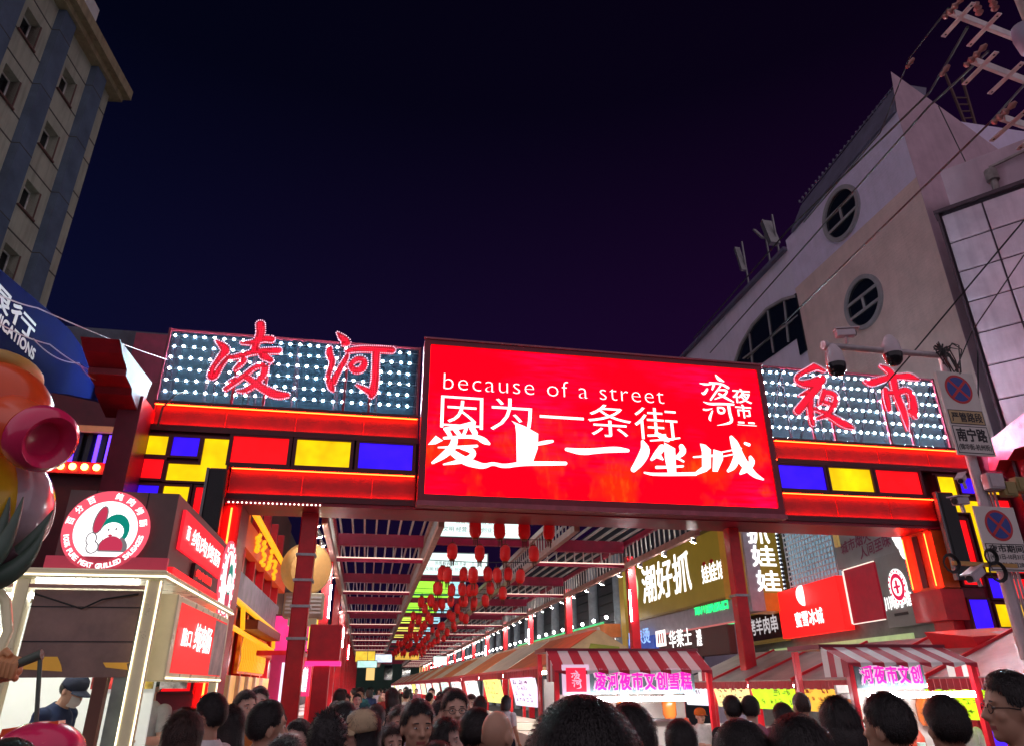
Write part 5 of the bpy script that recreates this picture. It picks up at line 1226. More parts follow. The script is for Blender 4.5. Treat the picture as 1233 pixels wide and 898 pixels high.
MB().box(LXX-.2, LXX+.35, yA+1.5, yA+6.2, 2.95, 3.15).build('canopy_board', mat('brown_red_board', (.22, .05, .03), .5), ys)
p, q = l_(273, 780), l_(322, 805)
MB().box(LXX-.05, LXX+.02, yA+1.6, yA+6.0, 2.05, 2.92).build('fire_board', g_am, ys)
fl = MB(); 
for i in range(16):
    y = yA+1.7+i*.27; fl.tube([(LXX+.05, y, 2.1), (LXX+.06, y+.12, 2.35), (LXX+.05, y+.02, 2.55), (LXX+.06, y+.16, 2.85)], .02, 6)
fl.build('flame_tube', glow('flame_yellow', (1, .42, .02), .75), ys, kind='stuff')
MB().box(LXX-.1, LXX-.02, yA+.4, yA+9, 0, 2.0).build('glass_front', mat('warm_shop_glass', (.5, .28, .10), .3, var=.6, vscale=1.2, emit=.45, ecol=(1, .55, .18)), ys)
for i in range(5): MB().box(LXX-.02, LXX+.06, yA+.6+i*1.3, yA+.72+i*1.3, 0, 2.0).build('door_stile', mat('pale_door_frame', (.6, .5, .42), .5), ys)
pp_ = thing('steel_pipe', (LXX+.3, 15.4, 0), 'pale steel pipe standing beside the yellow-lit shopfront', 'pipe')
pa_, pb_ = PY(287, 605, 15.5), PY(276, 705, 15.5); MB().tube([(pa_.x, 15.5, 5.2), (pa_.x, 15.5, .0)], .035, 8).build('pipe', m_steel, pp_)
# drum lantern, cream box, red cabinet, pink booth
dr_ = thing('drum_lamp', PY(368, 681, 17.0), 'large round amber drum lamp behind the left red column', 'lamp')
c = PY(369, 684, 17.0); MB().lathe(c, [(.0, -.22), (.50, -.22), (.56, -.14), (.56, .14), (.50, .22), (.0, .22)], 28, axis=V3((.55, -.8, -.1))).build('drum', mat('amber_drum', (.55, .30, .12), .35, var=.15, emit=.16, ecol=(1, .50, .14)), dr_)
MB().bar(c+V3((0, .2, .5)), c+V3((0, .2, 1.3)), .09).build('hanger', m_grey, dr_)
bx = thing('cream_box', PY(368, 742, 17.0), 'cream ventilation box under the amber drum lamp', 'box'); c = PY(366, 729, 17.0)
MB().box(c.x-.42, c.x+.42, 16.8, 17.3, c.z-.26, c.z+.26, bev=.02).build('casing', mat('cream_plastic', (.62, .55, .40), .5), bx); MB().box(c.x-.3, c.x+.3, 16.9, 17.2, c.z-.42, c.z-.262).build('base', m_cream, bx)
for i in range(5): MB().box(c.x-.38, c.x+.38, 16.77, 16.8, c.z-.18+i*.08, c.z-.14+i*.08).build('louvre', m_white, bx)
cbn = thing('red_cabinet', PY(392, 790, 15.2), 'bright red box fixed to the second red post on the left', 'cabinet'); c = PY(391, 773, 14.9)
MB().box(c.x-.30, c.x+.30, 14.9, 15.4, c.z-.33, c.z+.33, bev=.015).build('box', m_red, cbn); MB().box(c.x-.33, c.x+.33, 14.87, 15.43, c.z-.41, c.z-.332).build('pink_light_lip', glow('pink_lip', (1, .05, .35), .8), cbn)
MB().box(c.x-.17, c.x+.13, 15.0, 15.3, 0, c.z-.411, bev=.015).build('post', m_red, cbn)
MB().box(c.x-.26, c.x+.26, 14.885, 14.899, c.z-.28, c.z+.29).build('door', m_red, cbn)
pb = thing('pink_booth', PY(337, 830, 17), 'narrow pink-framed booth with a white lit menu, left of the red column', 'booth')
x0, x1 = PY(323, 820, 17).x, PY(352, 820, 17).x; zt_ = PY(338, 788, 17).z
MB().box(x0, x1, 17.06, 17.9, 0, zt_).build('body', mat('magenta_booth', (.62, .03, .14), .4, emit=.14, ecol=(1, .05, .2)), pb)
MB().box(x0+.24, x1-.08, 17.0, 17.058, .8, zt_-.15).build('menu', glow('pale_violet_face', (.86, .80, 1), 1.0, .15, 4), pb)
m = MB()
for i in range(5): m.box(x0+.3, x1-.14, 16.99, 16.998, 1.0+i*.2, 1.07+i*.2)
m.build('menu_print', mat('grey_print', (.12, .1, .16), .6), pb, kind='stuff')
ps = thing('pink_shop_sign', PY(360, 815, 19), 'pink and red street sign with white blocks between the two left red posts', 'sign')
a, b = PY(352, 838, 19), PY(375, 800, 19); MB().box(a.x, b.x, 19, 19.2, a.z, b.z).build('face', glow('pink_sign_face', (.9, .04, .2), .7), ps)
m = MB(); text_on(m, '烧烤', (a.x+.08, 18.99, a.z+.12), (b.x-a.x-.16, 0, 0), (0, 0, .5), bold=.05); m.build('lettering', g_sign, ps)
# left row of small lit stalls far along, with hanging red strips
for i in range(20):
    y = 20+i*5.5; x = -1.5
    t = thing('side_stall', (x-1, y, 0), 'red-draped stall nearest the gate on the left of the street' if i == 0 else f'{ORD[i]} red-draped stall from the gate along the left of the street', 'stall', 'stalls along the left of the street')
    MB().box(x-2.2, x-.1, y, y+4.4, 2.5, 2.62).build('roof', m_red, t)
    for k in range(8): MB().box(x-.1, x-.06, y+.1+k*.55, y+.52+k*.55, 2.0+.1*(k % 2), 2.5).build('red_strip', mat('red_cloth_lit', (.6, .03, .03), .7, emit=.15, ecol=(1, .04, .03)), t)
    MB().box(x-.5, x-.42, y+.2, y+4.2, 2.42, 2.47).build('tube_lamp', g_tube, t)
    MB().box(x-1.6, x-.3, y+.1, y+4.3, .2, .95).build('counter', m_white, t)
    for (px_, py_) in ((x-.15, y+.05), (x-.15, y+4.35)): MB().box(px_-.04, px_+.04, py_-.04, py_+.04, 0, 2.5).build('leg', m_red, t)
bb = thing('left_back_wall', (-7, 40, 0), 'dim building wall behind the stalls on the left of the street', 'building')
MB().box(-12, -3.6, 27.3, 150, 0, 8).build('wall', mat('dim_wall', (.10, .08, .09), .8, var=.2), bb)
# column loudspeakers in front of the pillars
for (px0, px1, yt, yb, Y, lab) in ((246, 268, 562, 640, 13.9, 'tall black column loudspeaker in front of the left coloured pillar'), (1142, 1161, 592, 697, 14.2, 'tall black column loudspeaker in front of the right coloured pillar')):
    zt_, zb9 = PY(px0, yt, Y).z, PY(px0, yb, Y).z; xm = PY((px0+px1)/2, (yt+yb)/2, Y).x; hw = abs(PY(px1, yt, Y).x-PY(px0, yt, Y).x)/2
    t = thing('column_speaker', (xm, Y, zb9), lab, 'loudspeaker', 'loudspeakers on the gate pillars')
    MB().box(xm-hw, xm+hw, Y, Y+.14, zb9, zt_, bev=.02).build('cabinet', m_black, t); MB().box(xm-hw+.05, xm+hw-.03, Y-.012, Y-.001, zb9+.08, zt_-.08).build('grille', mat('speaker_grille', (.03, .035, .04), .7, var=.3, vscale=60), t)
    MB().box(xm-.06, xm+.06, Y+.14, GY+.06, zt_-.5, zt_-.4).build('bracket', m_black, t); MB().box(xm-hw-.05, xm-hw-.001, Y+.0, Y+.10, zb9, zt_).build('pale_edge', m_grey, t)

# small lit blade signs on the left side of the street, farther in
for i, (y, z0, z1, c, s_, lab) in enumerate(((23.5, 2.7, 3.8, (1, .04, .25), .8, 'pink blade sign nearest the gate on the left side of the street'), (28.5, 3.0, 4.4, (1, .62, .06), .85, 'yellow blade sign in the middle of the left side'), (34, 2.8, 4.0, (1, .02, .03), .9, 'red blade sign far along the left side'), (41, 2.9, 4.2, (1, .85, .6), .9, 'cream blade sign farthest along the left side'))):
    t = thing('blade_sign', (-2.3, y, z0), lab, 'sign', 'blade signs on the left side'); MB().box(-2.75, -1.75, y, y+.18, z0, z1, bev=.02).build('face', glow(f'blade_face{i}', c, s_, .2, 3), t)
    m = MB().box(-2.78, -1.72, y-.012, y-.001, z1-.05, z1).box(-2.78, -1.72, y-.012, y-.001, z0, z0+.05); m.build('border', m_dkred, t, kind='stuff'); MB().bar((-2.75, y+.1, (z0+z1)/2), (-3.4, y+.1, (z0+z1)/2), .06).build('arm', m_grey, t)
# ------------------------------------------------------------------ striped snack carts
m_strR = mat('awning_red', (.42, .012, .035), .6, var=.1); m_strW = mat('awning_white', (.74, .72, .70), .6, var=.06)
g_pinkL = glow('lit_magenta_letter', (1, .012, .46), .85); g_pinkE = glow('pink_white_halo', (1, .66, .90), .55)
m_teal = mat('dark_teal_board', (.10, .14, .15), .4)
def cart(x0, x1, y, zt, txt, tx0, tx1, tz0, tz1, label, logo, n=13, zv=None):
    t = thing('snack_cart', ((x0+x1)/2, y+.6, 0), label, 'food cart', 'striped snack carts right of the street')
    zv = zv or zt-.27; yb = y+.75
    for i in range(n):
        a, b = x0+(x1-x0)*i/n, x0+(x1-x0)*(i+1)/n; m = MB()
        am, bm = a, b
        m.add([(a, y, zv), (b, y, zv), (b, y+.45, zt), (a, y+.45, zt), (a, y-.004, zv-.02-.03*((i % 2))), (b, y-.004, zv-.02-.03*((i+1) % 2)), (b, y+.45, zt-.02), (a, y+.45, zt-.02), (a, y, zv-.012), (b, y, zv-.012)],
              [(0, 1, 2, 3), (0, 4, 5, 1), (8, 7, 6, 9)])
        m.build('awning_stripe', m_strR if i % 2 == 0 else m_strW, t)
    for xx, sg in ((x0, -1), (x1, 1)):
        for k in range(4):
            m = MB(); y0_, y1_ = y+.45*k/4, y+.45*(k+1)/4; z0_, z1_ = zv+(zt-zv)*k/4, zv+(zt-zv)*(k+1)/4
            m.prism([(xx, y0_, zv-.14), (xx, y1_, zv-.14), (xx, y1_, z1_), (xx, y0_, z0_)], (.01*sg, 0, 0)); m.build('awning_side', m_strW if k % 2 else m_strR, t)
    MB().box(x0-.03, x1+.03, y+.44, y+1.1, zt-.02, zt+.03).build('roof_board', m_maroon, t)
    for xx in (x0+.03, x1-.03):
        for yy in (y+.05, y+1.05): MB().box(xx-.03, xx+.03, yy-.03, yy+.03, 0, zv-.0 if yy < y+.5 else zt-.03).build('post', m_red, t)
    MB().box(tx0-.05, tx1+.05, y+.03, y+.06, tz0-.05, zv-.01).build('sign_board', m_teal, t)
    m = MB(); w = (tx1-tx0-(.42 if logo else 0))/len(txt); ox = tx0+(.42 if logo else 0)
    h = MB()
    for i, ch in enumerate(txt):
        text_on(h, ch, (ox+w*i+.01, y+.025, tz0-.01), (w*.92, 0, 0), (0, 0, tz1-tz0+.02), bold=.06, proud=.0)
        text_on(m, ch, (ox+w*i+.02, y+.012, tz0), (w*.85, 0, 0), (0, 0, tz1-tz0), bold=.024, proud=.0)
    h.build('letter_halo', g_pinkE, t); m.build('lettering', g_pinkL, t)
    if logo:
        MB().box(tx0-.02, tx0+.36, y+.0, y+.029, tz0-.06, tz1+.08).build('logo_plate', g_pinkE, t)
        MB().box(tx0+.03, tx0+.31, y-.006, y-.001, tz0-.02, tz1+.04).build('logo_face', glow('logo_red', (.85, .02, .06), .9), t)
        m = MB()
        for st in LOGO[1:]:
            vs, fs = ribbon2d(st); m.add([(tx0+.05+vx/1010*.32, y-.009, tz1+.05-vz/898*.30) for vx, vz in vs], fs)
        m.build('logo_lettering', g_pinkE, t)
    MB().box(x0+.15, x1-.15, y-.05, y-.0, tz0-.14, tz0-.085).build('tube_lamp', glow('cart_tube', (1, .98, 1), 34), t)
    if not logo: MB().box(x0+.22, x1-.22, y+.62, y+.66, .92, zv-.22).build('back_board', mat('pale_cart_back', (.66, .60, .55), .5, var=.12, vscale=3), t)
    if logo: MB().box(x0+.06, x1-.06, y+.9, y+.94, .9, zv-.1).build('back_board', mat('pale_cart_back', (.66, .60, .55), .5, var=.12, vscale=3), t)
    MB().box(x0-.05, x1+.05, y+.1, y+1.0, .86, .92).build('counter', m_steel, t); MB().box(x0, x1, y+.15, y+.98, .05, .859).build('body', m_white, t)
    MB().box(x0+.1, x1-.1, y+.7, y+.88, 1.28, 1.31).build('shelf', m_steel, t)
    return t
def scribble(mb, A, U, Vv, rows, cols, seed, fill=.8, nrm=V3((-.003, 0, 0))):
    # illegible print: little groups of strokes in rows
    r = random.Random(seed); ch = 1/rows
    for i in range(rows):
        h = ch*(.62 if i else .80); n = cols if i else max(2, int(cols*.62)); 
        for j in range(n):
            if r.random() > fill: continue
            u0, v0 = (j+.12)/n, 1-(i+1)*ch+ch*.12; w = .76/n
            for k in range(5):
                if r.random() < .5: u, v, du, dv = u0+w*r.uniform(0, .3), v0+h*r.random(), w*r.uniform(.4, .7), h*.11
                else: u, v, du, dv = u0+w*r.random()*.9, v0+h*r.uniform(0, .3), w*.12, h*r.uniform(.4, .7)
                q = A+U*u+Vv*v+nrm*(1+k*.25); mb.add([q, q+U*du, q+U*du+Vv*dv, q+Vv*dv], [(0, 1, 2, 3)])
    return mb
CY_ = 10.0
c_ = lambda x, y: PY(x, y, CY_)
cx0, cx1 = c_(668, 800).x, c_(856, 800).x
cart(cx0, cx1, CY_, c_(760, 781).z, '凌河夜市文创雪糕', c_(679, 818).x, c_(833, 818).x, c_(760, 830).z, c_(760, 807).z, 'striped cart with full-length magenta characters and a red logo plate, right of the red post', True, 15)
D_ = 7.3
d_ = lambda x, y: PY(x, y, D_)
d0, d1 = d_(1022, 800).x, d_(1176, 800).x
cart(d0, d1, D_, d_(1080, 776).z, '河夜市文创', d_(1038, 818).x, d_(1112, 818).x, d_(1080, 822).z, d_(1080, 800).z, 'second striped cart, with shorter magenta lettering, near the right edge', False, 11, d_(1080, 797).z)
# goods and machines on the cart counters
def jar(x, y, z, c, label, r=.10, h=.28):
    t = thing('juice_jar', (x, y, z), label, 'jar', 'orange jars on the cart counters')
    MB().lathe((x, y, z), [(r*.7, 0), (r, .05), (r, h*.75), (r*.8, h)], 12).build('glass_body', mat('jar_'+c, (.72, .17, .03) if c == 'o' else (.45, .05, .03), .2, var=.1, emit=.10, ecol=(1, .25, .03)), t)
    MB().lathe((x, y, z), [(r*.82, h+.001), (r*.82, h+.05), (r*.3, h+.06)], 12).build('lid', m_white, t)
def cone_bag(x, y, z, label):
    t = thing('red_cone_bag', (x, y, z), label, 'bag', 'red cone bags on the cart counters')
    MB().lathe((x, y, z), [(.02, .30), (.09, .18), (.10, .05), (.05, 0)], 10).build('bag', mat('orange_red_bag', (.55, .06, .025), .5, var=.15), t)
def cup_stack(x, y, z, label):
    t = thing('cup_stack', (x, y, z), label, 'cups', 'cup stacks on the cart counters')
    for k in range(4): MB().lathe((x, y, z+.05*k), [(.035, 0), (.045, .09), (.04, .09)], 10).build('cup', mat('mint_white_cup', (.60, .74, .66), .5), t)
posn = ['left', 'middle', 'right']
for ci, (x0, x1, YY, nm) in enumerate(((cx0, cx1, CY_, 'the cart with the logo plate'), (d0, d1, D_, 'the second striped cart'))):
    for k in range(3):
        fx = x0+(x1-x0)*(.2+.3*k)
        jar(fx, YY+.55, 1.0+.315, 'o', f'orange juice jar at the {posn[k]} of the shelf in {nm}')
        cone_bag(fx+.22, YY+.5, .925+.1, f'red-orange cone bag at the {posn[k]} of {nm}')
        cup_stack(fx+.12, YY+.3, .925, f'stack of mint-white cups at the {posn[k]} of {nm}')

# ------------------------------------------------------------------ row of stalls on the right that face the street
m_roofp = mat('brown_translucent_roof', (.26, .19, .19), .35, var=.35, vscale=2.2)
RX = 7.6
e0_, e1_ = PX(848, 829, RX), PX(985, 811, RX)
ys_ = [17.4-1.65*i for i in range(7)]
menus = [('white_menu', (.9, .88, 1), (.25, .03, .08)), ('cream_menu', (1, .86, .35), (.45, .05, .02)), ('lime_menu', (.62, 1, .03), (.10, .28, .02)), ('orange_menu', (1, .50, .06), (.5, .03, .02)), ('green_menu', (.55, 1, .05), (.08, .25, .03)), ('lime2_menu', (.66, 1, .02), (.1, .3, .02))]
mn = ['white and plum', 'cream and red', 'lime green', 'orange', 'grass green', 'yellow-green']
def tz(y): return 1.80+.0*y
zE = (e0_.z+e1_.z)/2
for i in range(6):
    y1, y0 = ys_[i], ys_[i+1]; t = thing('menu_stall', (RX+.8, (y0+y1)/2, 0), f'stall with a brownish sheet roof and a {mn[i]} menu light box', 'stall', 'sheet-roofed stalls on the right')
    zr = zE+.02
    rf = MB().prism([(RX-.1, y0+.03, zr), (RX-.1, y1-.03, zr), (RX+1.5, y1-.03, zr+.62), (RX+1.5, y0+.03, zr+.62)], (0, 0, .02)).build('roof_sheet', m_roofp, t)
    MB().bar((RX-.14, y0, zr+.02), (RX+1.52, y0, zr+.65), .05, .06).build('roof_rib', m_red, t)
    fr = MB()
    for k in range(14): ya = y0+.02+(y1-y0-.04)*k/14; fr.box(RX-.12, RX-.105, ya+.005, ya+(y1-y0-.04)/14-.005, zr-.12-.02*(k % 2), zr)
    fr.build('fringe', m_strR, t, kind='stuff')
    nm, c, ic = menus[i]
    P4 = [V3((RX-.02, y0+.08, zr-.48)), V3((RX-.02, y1-.08, zr-.48)), V3((RX-.10, y1-.08, zr-.13)), V3((RX-.10, y0+.08, zr-.13))]
    MB().prism(P4, (.06, 0, 0)).build('menu_box', glow(nm, c, .95, .12, 3), t)
    m = MB(); A, Bq = P4[1]+V3((-.012, 0, .04)), P4[0]+V3((-.012, 0, .04))
    up_ = (P4[2]-P4[1]); scribble(m, A+(Bq-A)*.06+up_*.05, (Bq-A)*.88, up_*.88, 3 if i % 2 else 2, 6+i % 3, i)
    m.build('lettering', mat('ink_'+nm, ic, .5, var=0), t)
    for yy in (y0+.04,): MB().box(RX-.06, RX-.0, yy-.03, yy+.03, 0, zr-.02).build('post', m_red, t)
    MB().box(RX+.2, RX+1.2, y0+.05, y1-.05, .05, .92).build('counter', m_white, t)
    MB().box(RX+.1, RX+.14, y0+.1, y1-.1, zr-.10, zr-.06).build('tube_lamp', glow('stall_tube', (1, .97, .9), 30), t)

# ------------------------------------------------------------------ middle row of stalls, its gable end towards us
m_can = mat('orange_canvas', (.62, .17, .05), .6, var=.15); m_can2 = mat('tan_canvas', (.55, .40, .20), .6, var=.15); m_can3 = mat('cream_canvas', (.60, .52, .42), .6, var=.1)
MX = 3.0; yN = PX(636, 790, MX).y
zEave = PX(600, 806, MX).z
yN = 12.2
stn = ['nearest']+ORD[1:]
mm_ = [((.93, .80, 1), (.35, .05, .40)), ((1, .95, .25), (.5, .12, .05)), ((1, .98, .95), (.4, .05, .05)), ((1, .9, .9), (.5, .05, .1)), ((.8, 1, .9), (.1, .2, .2)), ((1, .95, .8), (.4, .1, .1)), ((.95, .95, 1), (.2, .1, .3)), ((1, .9, .6), (.4, .1, .05))]
for i in range(20):
    y0 = yN+i*3.4; y1 = y0+3.3; t = thing('canvas_stall', (MX+.9, (y0+y1)/2, 0), f'canvas-roofed stall, {stn[i]} of the middle row that recedes under the canopy', 'stall', 'canvas stalls in the middle of the street')
    zr = 2.02; pk_ = 2.62
    for (xa, za, xb, zb9, mt_) in ((MX-.15, zr, MX+.85, pk_, m_can if i % 2 == 0 else m_can3), (MX+.85, pk_, MX+1.85, zr, m_can2)):
        MB().prism([(xa, y0, za), (xa, y1, za), (xb, y1, zb9), (xb, y0, zb9)], (0, 0, .02)).build('roof_slope', mt_, t)
    MB().bar((MX+.85, y0-.03, pk_+.02), (MX+.85, y1, pk_+.02), .06, .05).build('ridge', m_can3, t)
    MB().bar((MX-.16, y0-.03, zr), (MX-.16, y1, zr), .05, .07).build('eave_rail', m_red, t)
    fr = MB()
    for k in range(16): ya = y0+3.3*k/16; fr.box(MX-.19, MX-.175, ya+.01, ya+.19, zr-.14, zr-.01)
    fr.build('fringe', m_strR, t, kind='stuff')
    c, ic = mm_[i % 8]
    P4 = [V3((MX-.10, y0+.5, zr-.60)), V3((MX-.10, y1-.9, zr-.60)), V3((MX-.22, y1-.9, zr-.13)), V3((MX-.22, y0+.5, zr-.13))]
    MB().prism(P4, (.07, 0, 0)).build('menu_box', glow(f'mid_menu{i}', c, .95, .12, 3), t)
    m = MB(); A, Bq = P4[1]+V3((-.012, 0, .03)), P4[0]+V3((-.012, 0, .03)); up_ = (P4[2]-P4[1]); scribble(m, A+(Bq-A)*.1+up_*.08, (Bq-A)*.8, up_*.8, 4, 5, 40+i, .7)
    m.build('lettering', mat(f'mid_ink{i}', ic, .5, var=0), t)
    for (px_, py_) in ((MX, y0+.05), (MX+1.7, y0+.05)): MB().box(px_-.04, px_+.04, py_-.04, py_+.04, 0, zr).build('post', m_red, t)
    MB().box(MX+.05, MX+1.65, y0+.2, y1-.05, .05, .93).build('counter', m_white, t)
    MB().box(MX+.1, MX+.15, y0+.2, y1-.1, zr-.08, zr-.03).build('tube_lamp', MATS['stall_tube'], t)
    if i == 0:
        MB().prism([(MX-.14, y0-.02, zr+.02), (MX+1.84, y0-.02, zr+.02), (MX+.85, y0-.02, pk_)], (0, .018, 0)).build('gable', m_can2, t)['label'] = 'tan gable end'
        MB().prism([(MX+.55, y0-.035, zr+.05), (MX+1.25, y0-.035, zr+.02), (MX+1.2, y0-.035, zr+.33), (MX+.7, y0-.035, zr+.38)], (0, .012, 0)).build('green_patch', mat('olive_green_patch', (.25, .30, .03), .6), t)
        MB().box(MX+.1, MX+.95, y0-.02, y0+.0, 1.25, zr-.03).build('blue_board', mat('blue_notice_board', (.06, .20, .42), .5, var=.25, vscale=20, emit=.10, ecol=(.1, .35, .8)), t)
        MB().box(MX+.98, MX+1.2, y0-.02, y0+.0, 1.2, zr-.03).build('blue_board', MATS['blue_notice_board'], t)
        for z in (.95, 1.15): MB().box(MX+.1, MX+1.6, y0+.05, y0+.5, z-.03, z).build('glass_shelf', mat('teal_white_shelf', (.5, .68, .70), .2, emit=.25, ecol=(.7, 1, 1)), t)
# ------------------------------------------------------------------ camera pole with no-stopping signs
PLY = 8.0
q_ = lambda x, y: PY(x, y, PLY)
m_pole = mat('lilac_grey_pole', (.48, .42, .45), .4, metal=.3, var=.15, dirt=.2)
m_sgn = mat('sign_sheet_white', (.66, .62, .60), .45, var=.05); m_ink2 = mat('black_sign_print', (.015, .013, .02), .5, var=0)
m_sblue = mat('sign_blue', (.012, .045, .30), .4, var=.05); m_sred = mat('sign_red', (.52, .015, .03), .4, var=.05)
PXX = 8.03
zt_ = q_(1128, 428).z
pole = thing('camera_pole', (PXX, PLY, 0), 'grey steel pole carrying security cameras on a side arm, right of the photo', 'pole')
MB().tube([(PXX, PLY, 0), (PXX, PLY, 3.6), (PXX, PLY, zt_+.1)], [.075, .07, .06], 14).build('shaft', m_pole, pole)
for dx in (.10, .16, .22): MB().tube([(PXX+dx, PLY, 2.2), (PXX+dx, PLY, 4.3)], .018, 6).build('conduit', m_pole, pole)
ax0 = q_(992, 416)
arm = MB().tube([(PXX, PLY, zt_), (ax0.x, PLY, ax0.z)], .045, 12); arm.tube([(ax0.x-.02, PLY, ax0.z), (ax0.x+.03, PLY, ax0.z)], .07, 12); arm.build('arm', m_pole, pole)
cb = MB(); rnd = random.Random(3)
for i in range(14):
    p0 = V3((PXX+rnd.uniform(-.05, .05), PLY-.08, zt_+rnd.uniform(-.05, .1))); p1 = p0+V3((rnd.uniform(-.2, .28), rnd.uniform(-.1, .05), rnd.uniform(-.35, .12))); p2 = V3((PXX+rnd.uniform(.05, .16), PLY-.05, zt_-.45+rnd.uniform(-.1, .1)))
    cb.tube([p0, (p0+p1)/2+V3((0, 0, .08)), p1, p2], .009, 5)
for i in range(10): a = 2*pi*i/10; cb.tube([V3((PXX-.05, PLY-.07, zt_+.06)), V3((PXX-.05+cos(a)*.13, PLY-.07, zt_+.06+sin(a)*.10))], .014, 5)
cb.build('cable_tangle', m_black, pole, kind='stuff')
def dome_cam(x, y, label, flip=False):
    p = q_(x, y); s = .13
    t = thing('dome_camera', (p.x, PLY-.05, p.z), label, 'security camera', 'security cameras on the pole'); c = V3((p.x, PLY-.05, p.z))
    MB().lathe(c, [(.03, .30), (.055, .28), (.11, .18), (.125, .06), (.125, .0)], 16).build('housing', mat('lilac_white_plastic', (.56, .48, .54), .35, var=.05), t)
    MB().lathe(c, [(.128, .0), (.128, -.05), (.11, -.12), (.07, -.17), (.0, -.19)], 16).build('dark_dome', mat('smoked_dome', (.01, .01, .014), .08, var=0), t)
    MB().bar(c+V3((0, 0, .28)), V3((c.x, PLY, ax0.z)), .05).build('neck', m_pole, t)
dome_cam(1004, 440, 'dome camera hanging below the left tip of the pole arm')
dome_cam(1072, 428, 'dome camera fixed at the middle of the pole arm')
def bullet(p, d, L, r, label, nm='bullet_camera'):
    d = V3(d).normalized(); t = thing(nm, p, label, 'security camera', 'security cameras on the pole')
    sd = d.cross(V3((0, 0, 1))).normalized(); up = sd.cross(d)
    MB().obox(p, d*L/2, sd*r, up*r, bev=.012).build('housing', MATS['lilac_white_plastic'], t)
    MB().obox(p+d*.02+up*(r+.012), d*(L/2+.04), sd*(r+.012), up*.008).build('hood', MATS['lilac_white_plastic'], t)
    MB().lathe(p+d*L/2, [(r*.8, 0), (r*.8, .012), (r*.3, .013)], 12, axis=d).build('lens', m_black, t)
    MB().bar(p-up*r, p-up*(r+.10), .035).build('foot', m_pole, t)
b0 = q_(1017, 404); bullet(V3((b0.x, PLY-.02, b0.z+.02)), (1, -.35, -.02), .26, .055, 'small box camera standing on top of the pole arm')
b1 = q_(1146, 606); bullet(V3((b1.x, PLY-.15, b1.z)), (-1, -.4, -.15), .30, .05, 'bullet camera beside the pole, above the lower sign and pointing left')
b2 = q_(1163, 693); bullet(V3((b2.x, PLY-.15, b2.z)), (-1, -.35, -.45), .32, .055, 'bullet camera below the lower sign, pointing down left')
b3 = q_(1155, 577); bullet(V3((b3.x, PLY-.05, b3.z)), (-.8, -.5, -.5), .20, .04, 'small camera just under the upper sign')
for (x, y, w, h, m_, lab) in ((1186, 583, .26, .22, m_pole, 'lilac junction box on the pole under the upper sign'), (1203, 592, .2, .2, mat('olive_box', (.28, .22, .08), .5), 'olive junction box beside the lilac one on the pole'), (1222, 587, .32, .2, MATS['olive_box'], 'olive box to the right of the pole')):
    p = q_(x, y); t = thing('junction_box', (p.x, PLY-.1, p.z), lab, 'box', 'boxes on the pole'); MB().box(p.x-w/2, p.x+w/2, PLY-.2, PLY-.08, p.z-h/2, p.z+h/2, bev=.01).build('casing', m_, t)
    MB().box(p.x-w/2+.03, p.x+w/2-.03, PLY-.21, PLY-.201, p.z-h/2+.03, p.z+h/2-.03).build('lid', m_, t)
    MB().bar((p.x, PLY-.08, p.z), (PXX, PLY, p.z), .03).build('strap', m_pole, t)
arm2 = thing('camera_bracket', (PXX, PLY, 3), 'yellow-orange bracket with coiled cables below the lower sign', 'bracket')
p = q_(1175, 680); MB().bar((q_(1140, 683).x, PLY-.12, p.z), (PXX+.1, PLY-.12, p.z-.02), .05).build('bar', mat('amber_bracket', (.5, .28, .08), .45), arm2)
co = MB()
for (cx9, cy9, r9) in ((1135, 680, .12), (1182, 672, .10), (1190, 690, .13)):
    c = q_(cx9, cy9)
    for k in range(3): co.tube([(c.x+cos(a*.5)*(r9-.012*k), PLY-.16+.01*k, c.z+sin(a*.5)*(r9-.012*k)) for a in range(14)], .009, 5)
co.build('cable_coil', m_black, arm2, kind='stuff')
